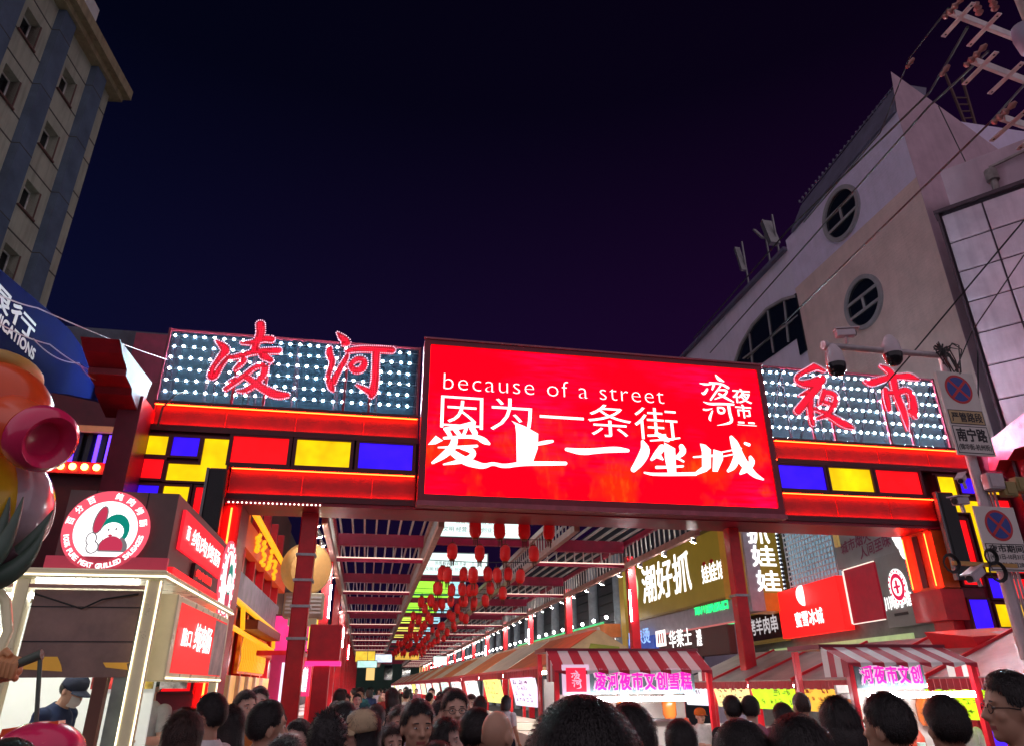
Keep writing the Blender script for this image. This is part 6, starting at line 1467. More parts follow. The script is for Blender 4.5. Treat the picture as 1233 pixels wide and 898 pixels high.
def sign(cor, lab, kind):
    Y = PLY-.12; c = [PY(x, y, Y) for x, y in cor]          # tl tr br bl
    x0, x1 = (c[0].x+c[3].x)/2, (c[1].x+c[2].x)/2; z0, z1 = (c[2].z+c[3].z)/2, (c[0].z+c[1].z)/2
    if kind == 2: x1 = x0+.62; z1 = z0+.84
    t = thing('no_stopping_sign', ((x0+x1)/2, Y, z0), lab, 'traffic sign', 'signs on the camera pole')
    w, h = x1-x0, z1-z0; MB().box(x0, x1, Y-.015, Y+.015, z0, z1, bev=.008).build('plate', m_sgn, t)
    rr = w*(.36 if kind == 1 else .33); cc_ = V3(((x0+x1)/2, Y-.016, z1-rr*1.22))
    dk = lambda r, y, mt, nm: MB().prism([(cc_.x+cos(2*pi*i/36)*r, Y-y, cc_.z+sin(2*pi*i/36)*r) for i in range(36)], (0, .0015, 0)).build(nm, mt, t)
    dk(rr, .0175, m_sred, 'red_ring'); dk(rr*.84, .0195, m_sblue, 'blue_disc')
    for s_ in (1, -1):
        m = MB(); a = pi/4*s_; m.obox((cc_.x, Y-.021-.001*s_, cc_.z), V3((cos(a), 0, sin(a)))*rr*.86, V3((0, .0005, 0)), V3((-sin(a), 0, cos(a)))*rr*.09); m.build('red_bar', m_sred, t)
    def frame_box(u0, u1, v0, v1, face):
        MB().box(x0+w*u0, x0+w*u1, Y-.0175, Y-.016, z0+h*v0, z0+h*v1).build('print_border', m_ink2, t); MB().box(x0+w*u0+.012, x0+w*u1-.012, Y-.0190, Y-.0177, z0+h*v0+.012, z0+h*v1-.012).build('print_field', face, t)
    m = MB()
    def tt(s_, u0, u1, v0, v1, b=.02): text_on(m, s_, (x0+w*u0, Y-.0195, z0+h*v0), (w*(u1-u0), 0, 0), (0, 0, h*(v1-v0)), bold=b, proud=.001)
    if kind == 1:
        yel = mat('sign_tan_field', (.52, .38, .20), .5); frame_box(.04, .96, .36, .53, yel); frame_box(.04, .96, .02, .34, m_sgn)
        tt('严管路段', .10, .90, .39, .50); tt('南宁路', .12, .88, .16, .31, .03); tt('(锦华街-杭州街)', .08, .92, .05, .13, .01)
    else:
        frame_box(.03, .97, .02, .42, m_sgn); tt('夜市期间', .10, .92, .29, .40, .03); tt('(4月1日-10月31日', .08, .92, .17, .26, .01); tt('15:00时-次日2时)', .08, .92, .05, .14, .01)
    m.build('lettering', m_ink2, t)
    MB().box((x0+x1)/2-.05, (x0+x1)/2+.05, Y+.016, PLY+.02, z1-.25, z1-.2).build('clamp', m_steel, t)
sign([(1123.6, 445.5), (1170, 451), (1199, 551), (1153.5, 545.7)], 'upper no-stopping sign with two text fields, fixed to the camera pole', 1)
sign([(1169, 606.5), (1225, 607), (1240, 690), (1193, 686)], 'lower no-stopping sign with three text lines, cut by the right photo edge', 2)

# ------------------------------------------------------------------ power-line cross-arms at the top right, insulators and cables
m_arm = mat('pale_steel_arm', (.62, .55, .57), .45, metal=.2, var=.1, dirt=.25); m_ins = mat('pink_brown_insulator', (.34, .14, .13), .25, var=.15)
UY = 6.0
u_ = lambda x, y: PY(x, y, UY)
pp = thing('power_pole', (u_(1275, 90).x+.2, UY+.1, 0), 'power pole with pale steel cross-arms, top right edge', 'power pole')
MB().tube([(pp.location.x, UY+.15, 0), (pp.location.x, UY+.15, 12.5)], [.17, .12], 14).build('shaft', mat('concrete_pole', (.32, .30, .29), .8, var=.15, bump=.1), pp)
for k, (xa, ya, xb, yb) in enumerate(((1146, 18, 1233, 52), (1172, 76, 1250, 106), (1206, 145, 1270, 166))):
    a = u_(xa, ya); b = PZ(xb, yb, a.z); d = (b-a).normalized(); b = a+d*2.2; sd = V3((-d.y, d.x, 0)); up = V3((0, 0, 1))
    MB().obox((a+b)/2-sd*.045, d*1.1, sd*.008, up*.065, bev=.004).obox((a+b)/2+sd*.012+up*.0575, d*1.1, sd*.049, up*.007).build('cross_arm', m_arm, pp)
    for dx in (.10, .62):
        p = a+d*dx-up*.075; pl = MB().obox(p, V3((0, .30, 0)), V3((.036, 0, 0)), up*.008); pl.build('strap_plate', m_arm, pp)
        ho = MB()
        for yy in (-.25, .25): ho.lathe(p+V3((0, yy, -.0085)), [(.016, 0), (.016, -.002)], 10)
        ho.build('bolt_hole', m_black, pp, kind='stuff')
    isn = MB(); ip = a+d*(-.02)+V3((0, -.1, .05))
    isn.lathe(ip, [(.025, -.20), (.05, -.17), (.025, -.14), (.055, -.09), (.025, -.05), (.055, 0), (.025, .04), (.05, .10), (.02, .16)], 12, axis=V3((.25, -.9, .25))); isn.build('insulator', m_ins, pp)
for (x, y, lab) in ((1178, 8, 'a'), (1197, 3, 'b')):
    p = u_(x, y); isn = MB(); isn.lathe((p.x, UY+.02, p.z-.05), [(.03, -.1), (.06, -.06), (.03, -.02), (.06, .03), (.03, .07), (.05, .12), (.02, .16)], 12); isn.build('insulator', m_ins, pp)
tf = MB(); p = u_(1228, 48); tf.lathe((p.x+.05, UY-.05, p.z), [(.05, .25), (.14, .2), (.16, 0), (.13, -.25), (.06, -.3)], 14); tf.build('hanging_cover', mat('lilac_cover', (.30, .26, .36), .5), pp)
def cable(pts, r, label, nm='cable', m=m_black, sag=.0):
    P = []
    for (x, y, d) in pts: P.append(PY(x, y, d))
    Q = []
    for a, b in zip(P[:-1], P[1:]):
        for i in range(10): t = i/10; q = a.lerp(b, t); q.z -= sag*4*t*(1-t); Q.append(q)
    Q.append(P[-1]); o = MB().tube(Q, r, 6).build(nm, m, base=Q[0]); tag(o, label, 'cable', 'overhead cables'); return o
cable([(1165, 33, 6), (1119, 112, 8.5), (950, 276, 15), (835, 408, 26)], .022, 'black cable running along the roof edge of the corner building')
cable([(1240, 95, 6), (1194, 146, 8), (965, 369, 14), (900, 432, 18)], .02, 'black cable crossing below the upper round window')
cable([(1190, 62, 6), (1150, 100, 7), (1119, 128, 8.5), (855, 425, 24)], .02, 'black cable crossing the upper round window')
cable([(1142, 10, 6), (1095, 70, 8), (1060, 160, 11), (968, 268, 15)], .014, 'thin looping cable by the top of the corner building')
cable([(1236, 262, 7), (1105, 418, 9), (1060, 470, 10)], .012, 'thin cable crossing the square panels at right')
cable([(1238, 300, 7.5), (1170, 400, 9), (1140, 470, 9.6)], .010, 'thinner cable low over the square panels')
cable([(1178, 480, 15), (1176, 330, 15.2), (1165, 200, 15.5), (1130, 128, 15.6)], .02, 'cable hanging down the end wall of the corner building')
m_wire = mat('pale_wire', (.40, .34, .42), .5, var=0)
cable([(-20, 345, 9), (45, 371, 10.5), (201, 433, 14.4)], .010, 'pale wire from the bank fascia to the left lamp board', m=m_wire, sag=.04)
cable([(-20, 378, 9), (60, 415, 11), (119, 450, 13.4)], .009, 'lower pale wire in front of the bank fascia', m=m_wire, sag=.05)
cable([(40, 408, 10), (95, 437, 12), (125, 458, 13.4)], .008, 'thin loose wire hanging under the lower pale wire', m=m_wire, sag=.10)
cable([(190, 512, 14.2), (196, 490, 14.2), (212, 474, 14.3), (226, 472, 14.6)], .02, 'black lead looping from the gate pillar to the lamp board')
for (x, y, d) in ((1096, 76, 8.2), (1138, 85, 7.2)):
    p = PY(x, y, d); t = thing('strain_insulator', p, 'strain insulator on the cable at the very peak of the corner building' if x < 1100 else 'strain insulator on the cable right of the roof peak', 'insulator', 'insulators on the cables')
    MB().lathe(p, [(.02, -.12), (.045, -.08), (.03, -.03), (.05, .02), (.03, .1)], 10, axis=V3((.5, -.5, .7))).build('body', m_ins, t)
# red gabled roof and pink stall corner at the right edge
rs = thing('red_gable_stall', (9.3, 8.5, 0), 'small red gabled stall roof below the coloured pillar, right edge', 'stall')
y = 9.2; A, B_, C_ = PY(1170, 766, y), PY(1228, 764, y), PY(1190, 794, y)
MB().prism([(A.x, y, A.z), (B_.x+.5, y, B_.z+.05), (B_.x+.6, y, C_.z-.02), (C_.x, y, C_.z)], (0, .9, .12)).build('roof', m_red, rs)
MB().prism([(A.x+.25, y-.03, A.z-.03), (B_.x+.1, y-.03, A.z-.03), (B_.x-.1, y-.03, C_.z+.02), (C_.x+.05, y-.03, C_.z+.02)], (0, .028, 0)).build('fascia', m_strR, rs)
MB().box(C_.x-.1, B_.x+.9, y-.05, y+1.0, C_.z-.12, C_.z-.03).build('yellow_edge', mat('yellow_edge_paint', (.55, .33, .04), .5, emit=.1, ecol=(1, .6, .05)), rs)
for xx in (C_.x+.1, B_.x+.6): MB().box(xx-.05, xx+.05, y+.0, y+.1, 0, C_.z-.121).build('post', m_red, rs)
MB().box(C_.x+.2, B_.x+.8, y+.5, y+.55, .9, C_.z-.13).build('blue_panel', glow('blue_violet_panel', (.08, .02, 1), .8), rs)
# ------------------------------------------------------------------ people
import numpy as np
m_hair = mat('black_hair', (.017, .014, .015), .40, var=.4, vscale=60, bump=.35, bscale=180); m_hair2 = mat('brown_hair', (.045, .018, .012), .42, var=.4, vscale=60, bump=.35, bscale=180)
SK = [mat('skin_light', (.64, .39, .29), .5, var=.06, vscale=9), mat('skin_tan', (.52, .30, .20), .5, var=.06, vscale=9), mat('skin_pale', (.70, .46, .38), .5, var=.05, vscale=9)]
m_lip = mat('lips', (.36, .11, .10), .4, var=0); m_brow = mat('brow', (.03, .02, .018), .6, var=0); m_eyew = mat('eye_white', (.62, .58, .55), .25, var=0); m_iris = mat('iris', (.012, .008, .006), .12, var=0)
def cloth(n, c, r=.85): return mat('cloth_'+n, c, r, var=.16, vscale=6, bump=.25, bscale=14, spec=.2)
def body_proto(pose, fem=False):
    k = .90 if fem else 1.0; m = MB(); B = []           # B: bones (name, a, b, ra, rb)
    def ringstack(rings, n=20):
        vs = []; fs = []
        for (z, rx, ry, cy) in rings:
            for i in range(n): a = 2*pi*i/n; vs.append((cos(a)*rx, cy+sin(a)*ry, z))
        for j in range(len(rings)-1):
            for i in range(n): i2 = (i+1) % n; fs.append((j*n+i, j*n+i2, (j+1)*n+i2, (j+1)*n+i))
        fs.append(tuple(range(n))[::-1]); fs.append(tuple((len(rings)-1)*n+i for i in range(n))); m.add(vs, fs)
    bust = .02 if fem else 0
    ringstack([(.84, .15*(1.04 if fem else 1), .105, .0), (.93, .168*(1.03 if fem else 1), .118, .0), (1.07, .142*k, .10, .0), (1.19, .158*k, .110+bust*.4, -.005), (1.29, .176*k, .118+bust, -.008), (1.36, .180*k, .108, .0), (1.41, .150*k, .088, .006), (1.445, .095*k, .068, .010), (1.47, .062*k, .058, .010)])
    m.tube([(0, .012, 1.42), (0, .004, 1.48), (0, -.004, 1.545)], [.064*k, .055*k, .055*k], 14)
    m.ball((0, -.002, 1.622), .0765, .096, .103, n=26, m=18)                  # skull
    m.ball((0, -.034, 1.560), .0605, .066, .080, n=22, m=16); m.ball((0, -.078, 1.512), .026, .022, .022, n=12, m=8)   # jaw, chin
    m.tube([(0, -.090, 1.628), (0, -.104, 1.600), (0, -.117, 1.579), (0, -.100, 1.568)], [.009, .012, .0165, .010], 10)  # nose
    for s in (-1, 1):
        m.ball((s*.012, -.101, 1.576), .010, .012, .008, n=8, m=6)
        m.ball((s*.037, -.068, 1.583), .027, .024, .026, n=12, m=8)            # cheek
        m.ball((s*.032, -.083, 1.634), .026, .013, .009, n=10, m=6)            # brow ridge
        m.ball((s*.079, .008, 1.592), .011, .022, .034, n=10, m=8, rot=Matrix.Rotation(s*.25, 3, 'Z'))   # ear
    m.ball((0, -.094, 1.546), .023, .010, .006, n=12, m=6); m.ball((0, -.092, 1.536), .020, .011, .007, n=12, m=6)
    P = {'down': ((.245, .03, 1.13), (.25, -.06, .90)), 'fwd': ((.235, -.06, 1.14), (.13, -.31, 1.15)), 'reach': ((.23, -.20, 1.24), (.17, -.50, 1.18)), 'phone': ((.22, -.10, 1.12), (.07, -.27, 1.33)), 'cross': ((.23, -.14, 1.20), (-.02, -.36, 1.26))}
    for s, nm in ((1, pose[0]), (-1, pose[1])):
        sh = V3((s*.172*k, .008, 1.385)); e, w = [V3((s*q[0]*(k if i == 0 else 1), q[1], q[2])) for i, q in enumerate(P[nm])]
        m.tube([sh, sh.lerp(e, .45), e], [.056*k, .050*k, .040*k], 14); m.tube([e, e.lerp(w, .35), w], [.041*k, .040*k, .027*k], 14); m.ball(e, .041*k, n=12, m=8); m.ball(sh, .062*k, .06*k, .06*k, n=14, m=10)
        d = (w-e).normalized(); side = d.cross(V3((0, 0, 1))).normalized()*s; pn = side.cross(d)
        pc = w+d*.048; m.obox(pc, d*.048, side*.036, pn*.013, bev=.011)
        for f in range(4):
            o = w+d*.092+side*(-.027+.018*f); L = (.068, .078, .074, .056)[f]; cur = pn*(-.35 if nm != 'down' else -.2)*s
            m.tube([o, o+d*L*.5+cur*L*.15, o+d*L*.85+cur*L*.55, o+d*L*.9+cur*L*.9], [.0095, .009, .0085, .0075], 8)
        o = w+d*.025-side*.03; m.tube([o, o-side*.028+d*.03, o-side*.034+d*.062], [.012, .011, .009], 8)
        B += [('ua', sh, e, .056, .040), ('fa', e, w, .041, .027), ('hand', w, w+d*.16, .04, .03)]
        hp, kn, an = V3((s*.088, .0, .90)), V3((s*.098, -.012, .49)), V3((s*.10, .02, .085))
        m.tube([hp, hp.lerp(kn, .5), kn], [.092, .076, .054], 14); m.tube([kn, kn.lerp(an, .35), an], [.054, .056, .038], 14); m.ball((s*.105, -.05, .045), .045, .12, .042, n=14, m=8); m.ball(an, .042, n=10, m=8)
        B += [('th', hp, kn, .09, .054), ('sh', kn, an, .055, .038), ('foot', an, V3((s*.105, -.12, .04)), .045, .04)]
    B += [('torso', V3((0, 0, .95)), V3((0, 0, 1.36)), .14, .13), ('torso', V3((-.11*k, 0, 1.37)), V3((.11*k, 0, 1.37)), .07, .07), ('hips', V3((-.06, 0, .90)), V3((.06, 0, .90)), .11, .11), ('neck', V3((0, .008, 1.475)), V3((0, 0, 1.54)), .055, .055), ('head', V3((0, -.02, 1.53)), V3((0, 0, 1.66)), .075, .08)]
    me = bpy.data.meshes.new('tmp'); me.from_pydata(m.v, [], m.f); o = bpy.data.objects.new('tmp', me); COL.objects.link(o)
    r = o.modifiers.new('r', 'REMESH'); r.mode = 'VOXEL'; r.voxel_size = .0075; s_ = o.modifiers.new('s', 'SMOOTH'); s_.factor = .5; s_.iterations = 2
    out = bpy.data.meshes.new_from_object(o.evaluated_get(bpy.context.evaluated_depsgraph_get())); bpy.data.objects.remove(o); bpy.data.meshes.remove(me)
    nv = len(out.vertices); co = np.empty(nv*3); out.vertices.foreach_get('co', co); co = co.reshape(-1, 3)
    no = np.empty(nv*3); out.vertices.foreach_get('normal', no); no = no.reshape(-1, 3)
    nf = len(out.polygons); q = np.empty(nf*4, int); out.loops.foreach_get('vertex_index', q) if len(out.loops) == nf*4 else None
    if len(out.loops) != nf*4: raise RuntimeError('not quads')
    q = q.reshape(-1, 4); fc = co[q].mean(1)
    best = np.full(nf, 9.); lab = np.zeros(nf, int); tt = np.zeros(nf); names = ['ua', 'fa', 'hand', 'th', 'sh', 'foot', 'torso', 'hips', 'neck', 'head']
    for nm, a, b, ra, rb in B:
        a, b = np.array(a), np.array(b); d = b-a; t = np.clip(((fc-a)@d)/(d@d), 0, 1); dist = np.linalg.norm(fc-a-t[:, None]*d, axis=1)-(ra+(rb-ra)*t)
        k_ = dist < best; best[k_] = dist[k_]; lab[k_] = names.index(nm); tt[k_] = t[k_]
    hz = (fc[:, 1] < -.07)
    mi = np.zeros(nf, int); mi[hz & (abs(fc[:, 0]) < .024) & (fc[:, 2] > 1.5315) & (fc[:, 2] < 1.5505) & (fc[:, 1] < -.084)] = 1
    mi[hz & (abs(fc[:, 0]) > .017) & (abs(fc[:, 0]) < .046) & (fc[:, 2] > 1.631) & (fc[:, 2] < 1.638)] = 2
    for mm in (SK[0], m_lip, m_brow): out.materials.append(mm)
    out.polygons.foreach_set('material_index', mi); out.polygons.foreach_set('use_smooth', np.ones(nf, bool)); out.name = 'body'
    return dict(body=out, co=co, no=no, q=q, lab=lab, t=tt, names=names, fc=fc)
def garment(pr, which, off, sleeve=.8, seed=0):
    L = pr['lab']; n = pr['names']; fc = pr['fc']; I = lambda s: n.index(s)
    if which == 'shirt': k = ((L == I('torso')) & (fc[:, 2] > .90)) | ((L == I('hips')) & (fc[:, 2] > .86)) | ((L == I('ua')) & (pr['t'] < min(sleeve, 1))) | ((L == I('neck')) & (fc[:, 2] < 1.462)) | ((L == I('fa')) & (pr['t'] < sleeve-1))
    else: k = ((L == I('hips')) | ((L == I('torso')) & (fc[:, 2] < .97)) | (L == I('th')) | ((L == I('sh')) & (pr['t'] < .96)))
    q = pr['q'][k]; u, inv = np.unique(q, return_inverse=True); co = pr['co'][u]; no = pr['no'][u]
    w = np.array([noise.noise(V3((c[0]*9+seed, c[1]*9, c[2]*7)))+.5*noise.noise(V3((c[0]*22, c[1]*22+seed, c[2]*13))) for c in co])
    co = co+no*(off+w*.006)[:, None]
    # hang looser below the chest
    if which == 'shirt': lo = np.clip((1.2-co[:, 2])/.3, 0, 1); co[:, :2] *= (1+.06*lo)[:, None]
    me = bpy.data.meshes.new(which); me.from_pydata([tuple(c) for c in co], [], [tuple(f) for f in inv.reshape(-1, 4)]); me.polygons.foreach_set('use_smooth', np.ones(len(q), bool)); me.materials.append(cloth('black', (.012, .012, .014)))
    return me
def hline(p, c, style):
    x, y = p.x, p.y; f = -y/.1                        # f = 1 on the face side
    line = .066-.03*abs(x)/.08 if f > .55 else (.050+(.55-f)*-.16 if f > -.2 else -.066)
    if style in ('bob', 'long'): line = .056 if f > .62 else (-.03 if f > .35 else -.105)
    if style in ('short', 'crop', 'curly', 'buzz') and 0 < f <= .55: line = (.012 if abs(x) > .05 else .05)-.03*(.55-f)*2
    if style in ('short', 'crop', 'curly', 'buzz') and -.35 < f <= 0: line = -.006-.10*min(1, -f/.35)*.6   # over and behind the ear
    return line
def hair_mesh(style):
    n, m_ = 64, 44; vs = []; fs = []; c = V3((0, -.002, 1.622)); long = style in ('long', 'bob', 'tied')
    th = {'buzz': .005, 'short': .013, 'crop': .010, 'curly': .020, 'long': .017, 'bob': .019, 'tied': .014}[style]
    for i in range(m_+1):
        t = pi*i/m_
        for k in range(n):
            a = 2*pi*k/n; d = V3((sin(t)*cos(a), sin(t)*sin(a), cos(t))); p = V3((d.x*.0765, d.y*.096, d.z*.103))
            nz_ = noise.noise(d*5)*.35+noise.noise(V3((d.x*26, d.y*26, d.z*7)))*(.5 if style != 'curly' else .9)
            top = 1.25 if d.z > .3 and style in ('short', 'crop') else 1
            q0 = c+p; ln = hline(q0, c, style); tp = min(1, max(.12, (q0.z-c.z-ln)/.035))
            vs.append(q0+d*(.0025+th*tp*top*(1+nz_*(.08 if style == 'crop' else .2 if style in ('short', 'buzz') else .5))))
    keep = lambda p: p.z-c.z > hline(p, c, style)+.007*noise.noise(p*90)
    ok = [keep(v) for v in vs]
    for i in range(m_):
        for k in range(n):
            k2 = (k+1) % n; f = (i*n+k, (i+1)*n+k, (i+1)*n+k2, i*n+k2)
            if sum(ok[j] for j in f) >= 3: fs.append(f)
    m = MB().add(vs, fs, 0, True)
    rg = random.Random(len(style)*7+3); L_ = {'short': .024, 'crop': .015, 'curly': .024, 'buzz': .006, 'long': .05, 'bob': .045, 'tied': .022}[style]
    for _ in range({'buzz': 500, 'crop': 9000, 'short': 3500}.get(style, 1800)):      # loose blades of hair that break the outline
        f = fs[rg.randrange(len(fs))]; w_ = [rg.random()+.02 for _ in f]; p = sum((V3(vs[j])*q for j, q in zip(f, w_)), V3())/sum(w_); d = (p-c).normalized(); fall = V3((rg.uniform(-.5, .5), rg.uniform(-.1, .6), -1)); tg = (fall-d*fall.dot(d)).normalized()
        if style == 'curly': tg = V3((rg.uniform(-1, 1), rg.uniform(-1, 1), rg.uniform(-1, 1)))
        up = .30 if d.z > .5 else .10
        e = p+tg*L_*rg.uniform(.5, 1.1)+d*L_*up*rg.random(); sd = tg.cross(d).normalized()*({'crop': .00045, 'short': .0008}.get(style, .0013)); p2 = p.lerp(e, .55)+d*.003
        m.add([p-sd*1.5, p+sd*1.5, p2+sd, p2-sd, e], [(0, 1, 2, 3), (3, 2, 4)], 0, True)
    if style in ('long', 'bob'):
        zl = 1.24 if style == 'long' else 1.475; R = 10 if style == 'long' else 6; na = 56; base = len(m.v); vv = []; ff = []
        for j in range(R+1):
            t = j/R; z = 1.63+(zl-1.63)*t
            for k in range(na+1):
                a = radians(-38+256*k/na); rr = (.102+.012*sin(t*pi))*(1+.05*noise.noise(V3((k*.9, t*1.2, 3)))); yy = .012+.022*t+(.03*max(0, t-.5) if style == 'long' else 0)
                jag = (.025*noise.noise(V3((k*.7, 1, 1))) if j == R else 0)
                vv.append((cos(a)*rr*.92, yy+sin(a)*rr*.92, z+jag))
        for j in range(R):
            for k in range(na): ff.append((j*(na+1)+k, (j+1)*(na+1)+k, (j+1)*(na+1)+k+1, j*(na+1)+k+1))
        m.add(vv, ff, 0, True)
    if style == 'tied': m.ball((0, .105, 1.65), .042, .04, .045, n=14, m=10)
    return m
_h = {}
def hair_obj(style, root, mt):
    if style not in _h:
        o = hair_mesh(style).build('hair', m_hair, None); _h[style] = o.data; bpy.data.objects.remove(o)
    o = bpy.data.objects.new('hair', _h[style]); COL.objects.link(o); o.parent = root
    o.material_slots[0].link = 'OBJECT'; o.material_slots[0].material = mt
def local(mb, name, mts, root):
    """a small part built in the person's own frame"""
    me = bpy.data.meshes.new(name); me.from_pydata(mb.v, [], mb.f); me.polygons.foreach_set('use_smooth', mb.sm)
    for q in (mts if isinstance(mts, list) else [mts]): me.materials.append(q)
    o = bpy.data.objects.new(name, me); COL.objects.link(o); o.parent = root; return o
_p = {}; _g = {}
def proto(pose, fem):
    if (pose, fem) not in _p: _p[pose, fem] = body_proto(pose, fem)
    return _p[pose, fem]
_eye = None
def person(x, y, Y, face, label, hair='short', top=('black', (.012, .012, .014)), pose=('down', 'down'), fem=False, skin=0, sleeve=.75, legs=('navy', (.02, .025, .045)), mask=False, glasses=False, cap=None, hairm=None, lean=0, group='people in the crowd before the gate', pack=None, headtop=None, width=1.0):
    global _eye
    y += 5 if Y < 5.5 and group.startswith('people') else 0
    p = PY(x, y, Y); extra = {'buzz': 0, 'bald': -.008, 'short': .016, 'crop': .012, 'curly': .024}.get(hair, .012)
    hh = 1.725+extra; s = p.z/hh
    if not .80 < s < 1.2: print('SCALE', label, round(s, 2), round(p.z, 2))
    t = thing('person', (p.x, Y, 0), label, 'person', group, radians(face)); t.scale = (s*width, s*width, s); t.rotation_euler = (0, 0, radians(face))
    if lean:
        t.rotation_mode = 'XYZ'; t.rotation_euler = (radians(lean), 0, radians(face)); R = t.rotation_euler.to_matrix(); dv = R @ V3((0, 0, hh*s)); t.location = (p.x-dv.x, Y-dv.y, p.z-dv.z)
    pr = proto(pose, fem)
    b = bpy.data.objects.new('body', pr['body']); COL.objects.link(b); b.parent = t
    b.material_slots[0].link = 'OBJECT'; b.material_slots[0].material = SK[skin]
    for wh, (cn, cc), off, sv in (('shirt', top, .013, sleeve), ('trousers', legs, .010, 0)):
        key = (pose, fem, wh, sv)
        if key not in _g: _g[key] = garment(pr, wh, off, sv or .8, len(_g)*1.7)
        o = bpy.data.objects.new(wh, _g[key]); COL.objects.link(o); o.parent = t; o.material_slots[0].link = 'OBJECT'; o.material_slots[0].material = cloth(cn, cc)
    if hair not in ('bald',): hair_obj(hair, t, hairm or m_hair)
    for sg in (-1, 1):
        e = MB().ball((sg*.031, -.0855, 1.6115), .0125, .009, .0048, n=10, m=8, mi=0).ball((sg*.031, -.0905, 1.6112), .0060, .0048, .0046, n=8, m=6, mi=1)
        e = local(e, 'eye', [m_eyew, m_iris], t)
        e.data.polygons.foreach_set('material_index', [0]*80+[1]*48)
    if mask:
        mk = MB(); n = 12
        vs = []; 
        for i in range(7):
            z = 1.50+.088*i/6
            for k in range(n+1):
                a = -1.15+2.3*k/n; bul = 1+.16*cos(a)*sin(pi*i/6)
                vs.append((sin(a)*.072*(.86+.14*i/6), -.028-cos(a)*.078*bul-(.008 if i > 1 else 0), z))
        mk.add(vs, [(i*(n+1)+k, i*(n+1)+k+1, (i+1)*(n+1)+k+1, (i+1)*(n+1)+k) for i in range(6) for k in range(n)], 0, True); local(mk, 'face_mask', mat('mask_white', (.72, .74, .76), .8, var=.05), t)
    if glasses:
        g_ = MB()
        for sg in (-1, 1):
            g_.tube([(sg*.033+cos(2*pi*i/14)*.023, -.103+abs(cos(2*pi*i/14))*.004, 1.609+sin(2*pi*i/14)*.017) for i in range(15)], .0022, 5, cap=False)
            g_.tube([(sg*.056, -.099, 1.612), (sg*.078, -.05, 1.612), (sg*.082, .01, 1.602)], .0022, 5)
        g_.tube([(-.010, -.106, 1.612), (.010, -.106, 1.612)], .0022, 5); local(g_, 'glasses', m_black, t)
    if cap:
        m = MB(); c = V3((0, -.002, 1.628)); prof = [(.1085, -.002), (.110, .02), (.106, .055), (.088, .09), (.05, .115), (.0, .122)]
        m.lathe(c, prof, 24, sx=1.05, sy=.90, axis=V3((0, -.12, 1))); vs = []; fs = []
        for j in range(4):
            for k in range(13): a = radians(-62+124*k/12); r_ = .098+.085*j/3*max(.25, cos(a))**.6; vs.append((sin(a)*r_*.80, -cos(a)*r_*1.02, 1.640-.006*j-.018*abs(sin(a))*j/3+.006))
        fs = [(j*13+k, j*13+k+1, (j+1)*13+k+1, (j+1)*13+k) for j in range(3) for k in range(12)]; m.add(vs, fs, 0, True); m.add([(a, b, z-.004) for a, b, z in vs], [f[::-1] for f in fs], 0, True)
        local(m, 'cap', cloth(*cap), t)
    if pack:
        m = MB().obox((0, .19, 1.20), V3((.14, 0, 0)), V3((0, .075, 0)), V3((0, 0, .20)), bev=.04)
        for sg in (-1, 1): m.tube([(sg*.10, .12, 1.36), (sg*.11, .02, 1.45), (sg*.12, -.10, 1.36), (sg*.13, -.06, 1.15), (sg*.12, .12, 1.05)], .018, 6)
        local(m, 'backpack', cloth(*pack), t)
    return t
BLK = ('black', (.012, .012, .014)); NVY = ('navy_shirt', (.02, .035, .10)); WHT = ('white', (.66, .64, .64)); GRY = ('grey_white', (.50, .50, .50)); MAU = ('mauve', (.36, .13, .19)); ORG = ('orange', (.50, .17, .04)); PUR = ('dark_purple', (.055, .025, .06)); BRN = ('brown_jacket', (.16, .07, .065)); BEI = ('beige', (.46, .36, .24)); LIL = ('lilac_white', (.60, .50, .60)); GRN = ('dark_green', (.03, .07, .05)); TEA = ('teal', (.03, .12, .14)); RED_ = ('dark_red', (.20, .02, .02))
# --- around the kiosk
person(225, 850, 4.1, 165, 'woman with long dark hair and a mauve top, back turned, at the kiosk corner', 'long', MAU, fem=True, hairm=m_hair2)
person(257, 829, 5.0, -112, 'man in a white T-shirt reaching towards the kiosk counter', 'crop', WHT, ('reach', 'fwd'), skin=1)
person(278, 845, 5.4, -95, 'woman with long dark hair in a face mask behind the man in white', 'long', BLK, fem=True, skin=2, mask=True)
person(297, 831, 6.6, 40, 'woman with tied hair in an orange jacket holding a phone', 'tied', ORG, ('phone', 'phone'), fem=True, sleeve=1.8)
person(313, 826, 7.6, 10, 'person in a white top standing behind the woman in orange', 'short', WHT, skin=2)
person(324, 838, 4.2, 118, 'man in a grey-white T-shirt with cropped hair, in profile facing right', 'crop', GRY, skin=1)
person(345, 883, 3.4, 10, 'head with centre-parted dark hair low at the bottom edge, left of the red column', 'bob', BLK, fem=True, skin=1)
person(361, 861, 5.0, -25, 'woman with dark hair and a white face mask beside the red column', 'tied', GRN, fem=True, skin=2, mask=True)
person(338, 858, 9.5, 170, 'person in pale top far behind, between the two left red posts', 'short', LIL, skin=2)
# stall workers
person(98, 812, 7.75, 75, 'kiosk worker in a navy shirt and white mask bending over the counter', 'crop', NVY, ('fwd', 'fwd'), mask=True, lean=24, cap=('navy_cap', (.03, .04, .08)))
person(186, 809, 9.0, -20, 'second kiosk worker in a cap and mask, half hidden by the cream post', 'short', GRY, ('fwd', 'fwd'), mask=True, cap=('dark_grey_cap', (.10, .13, .12)))
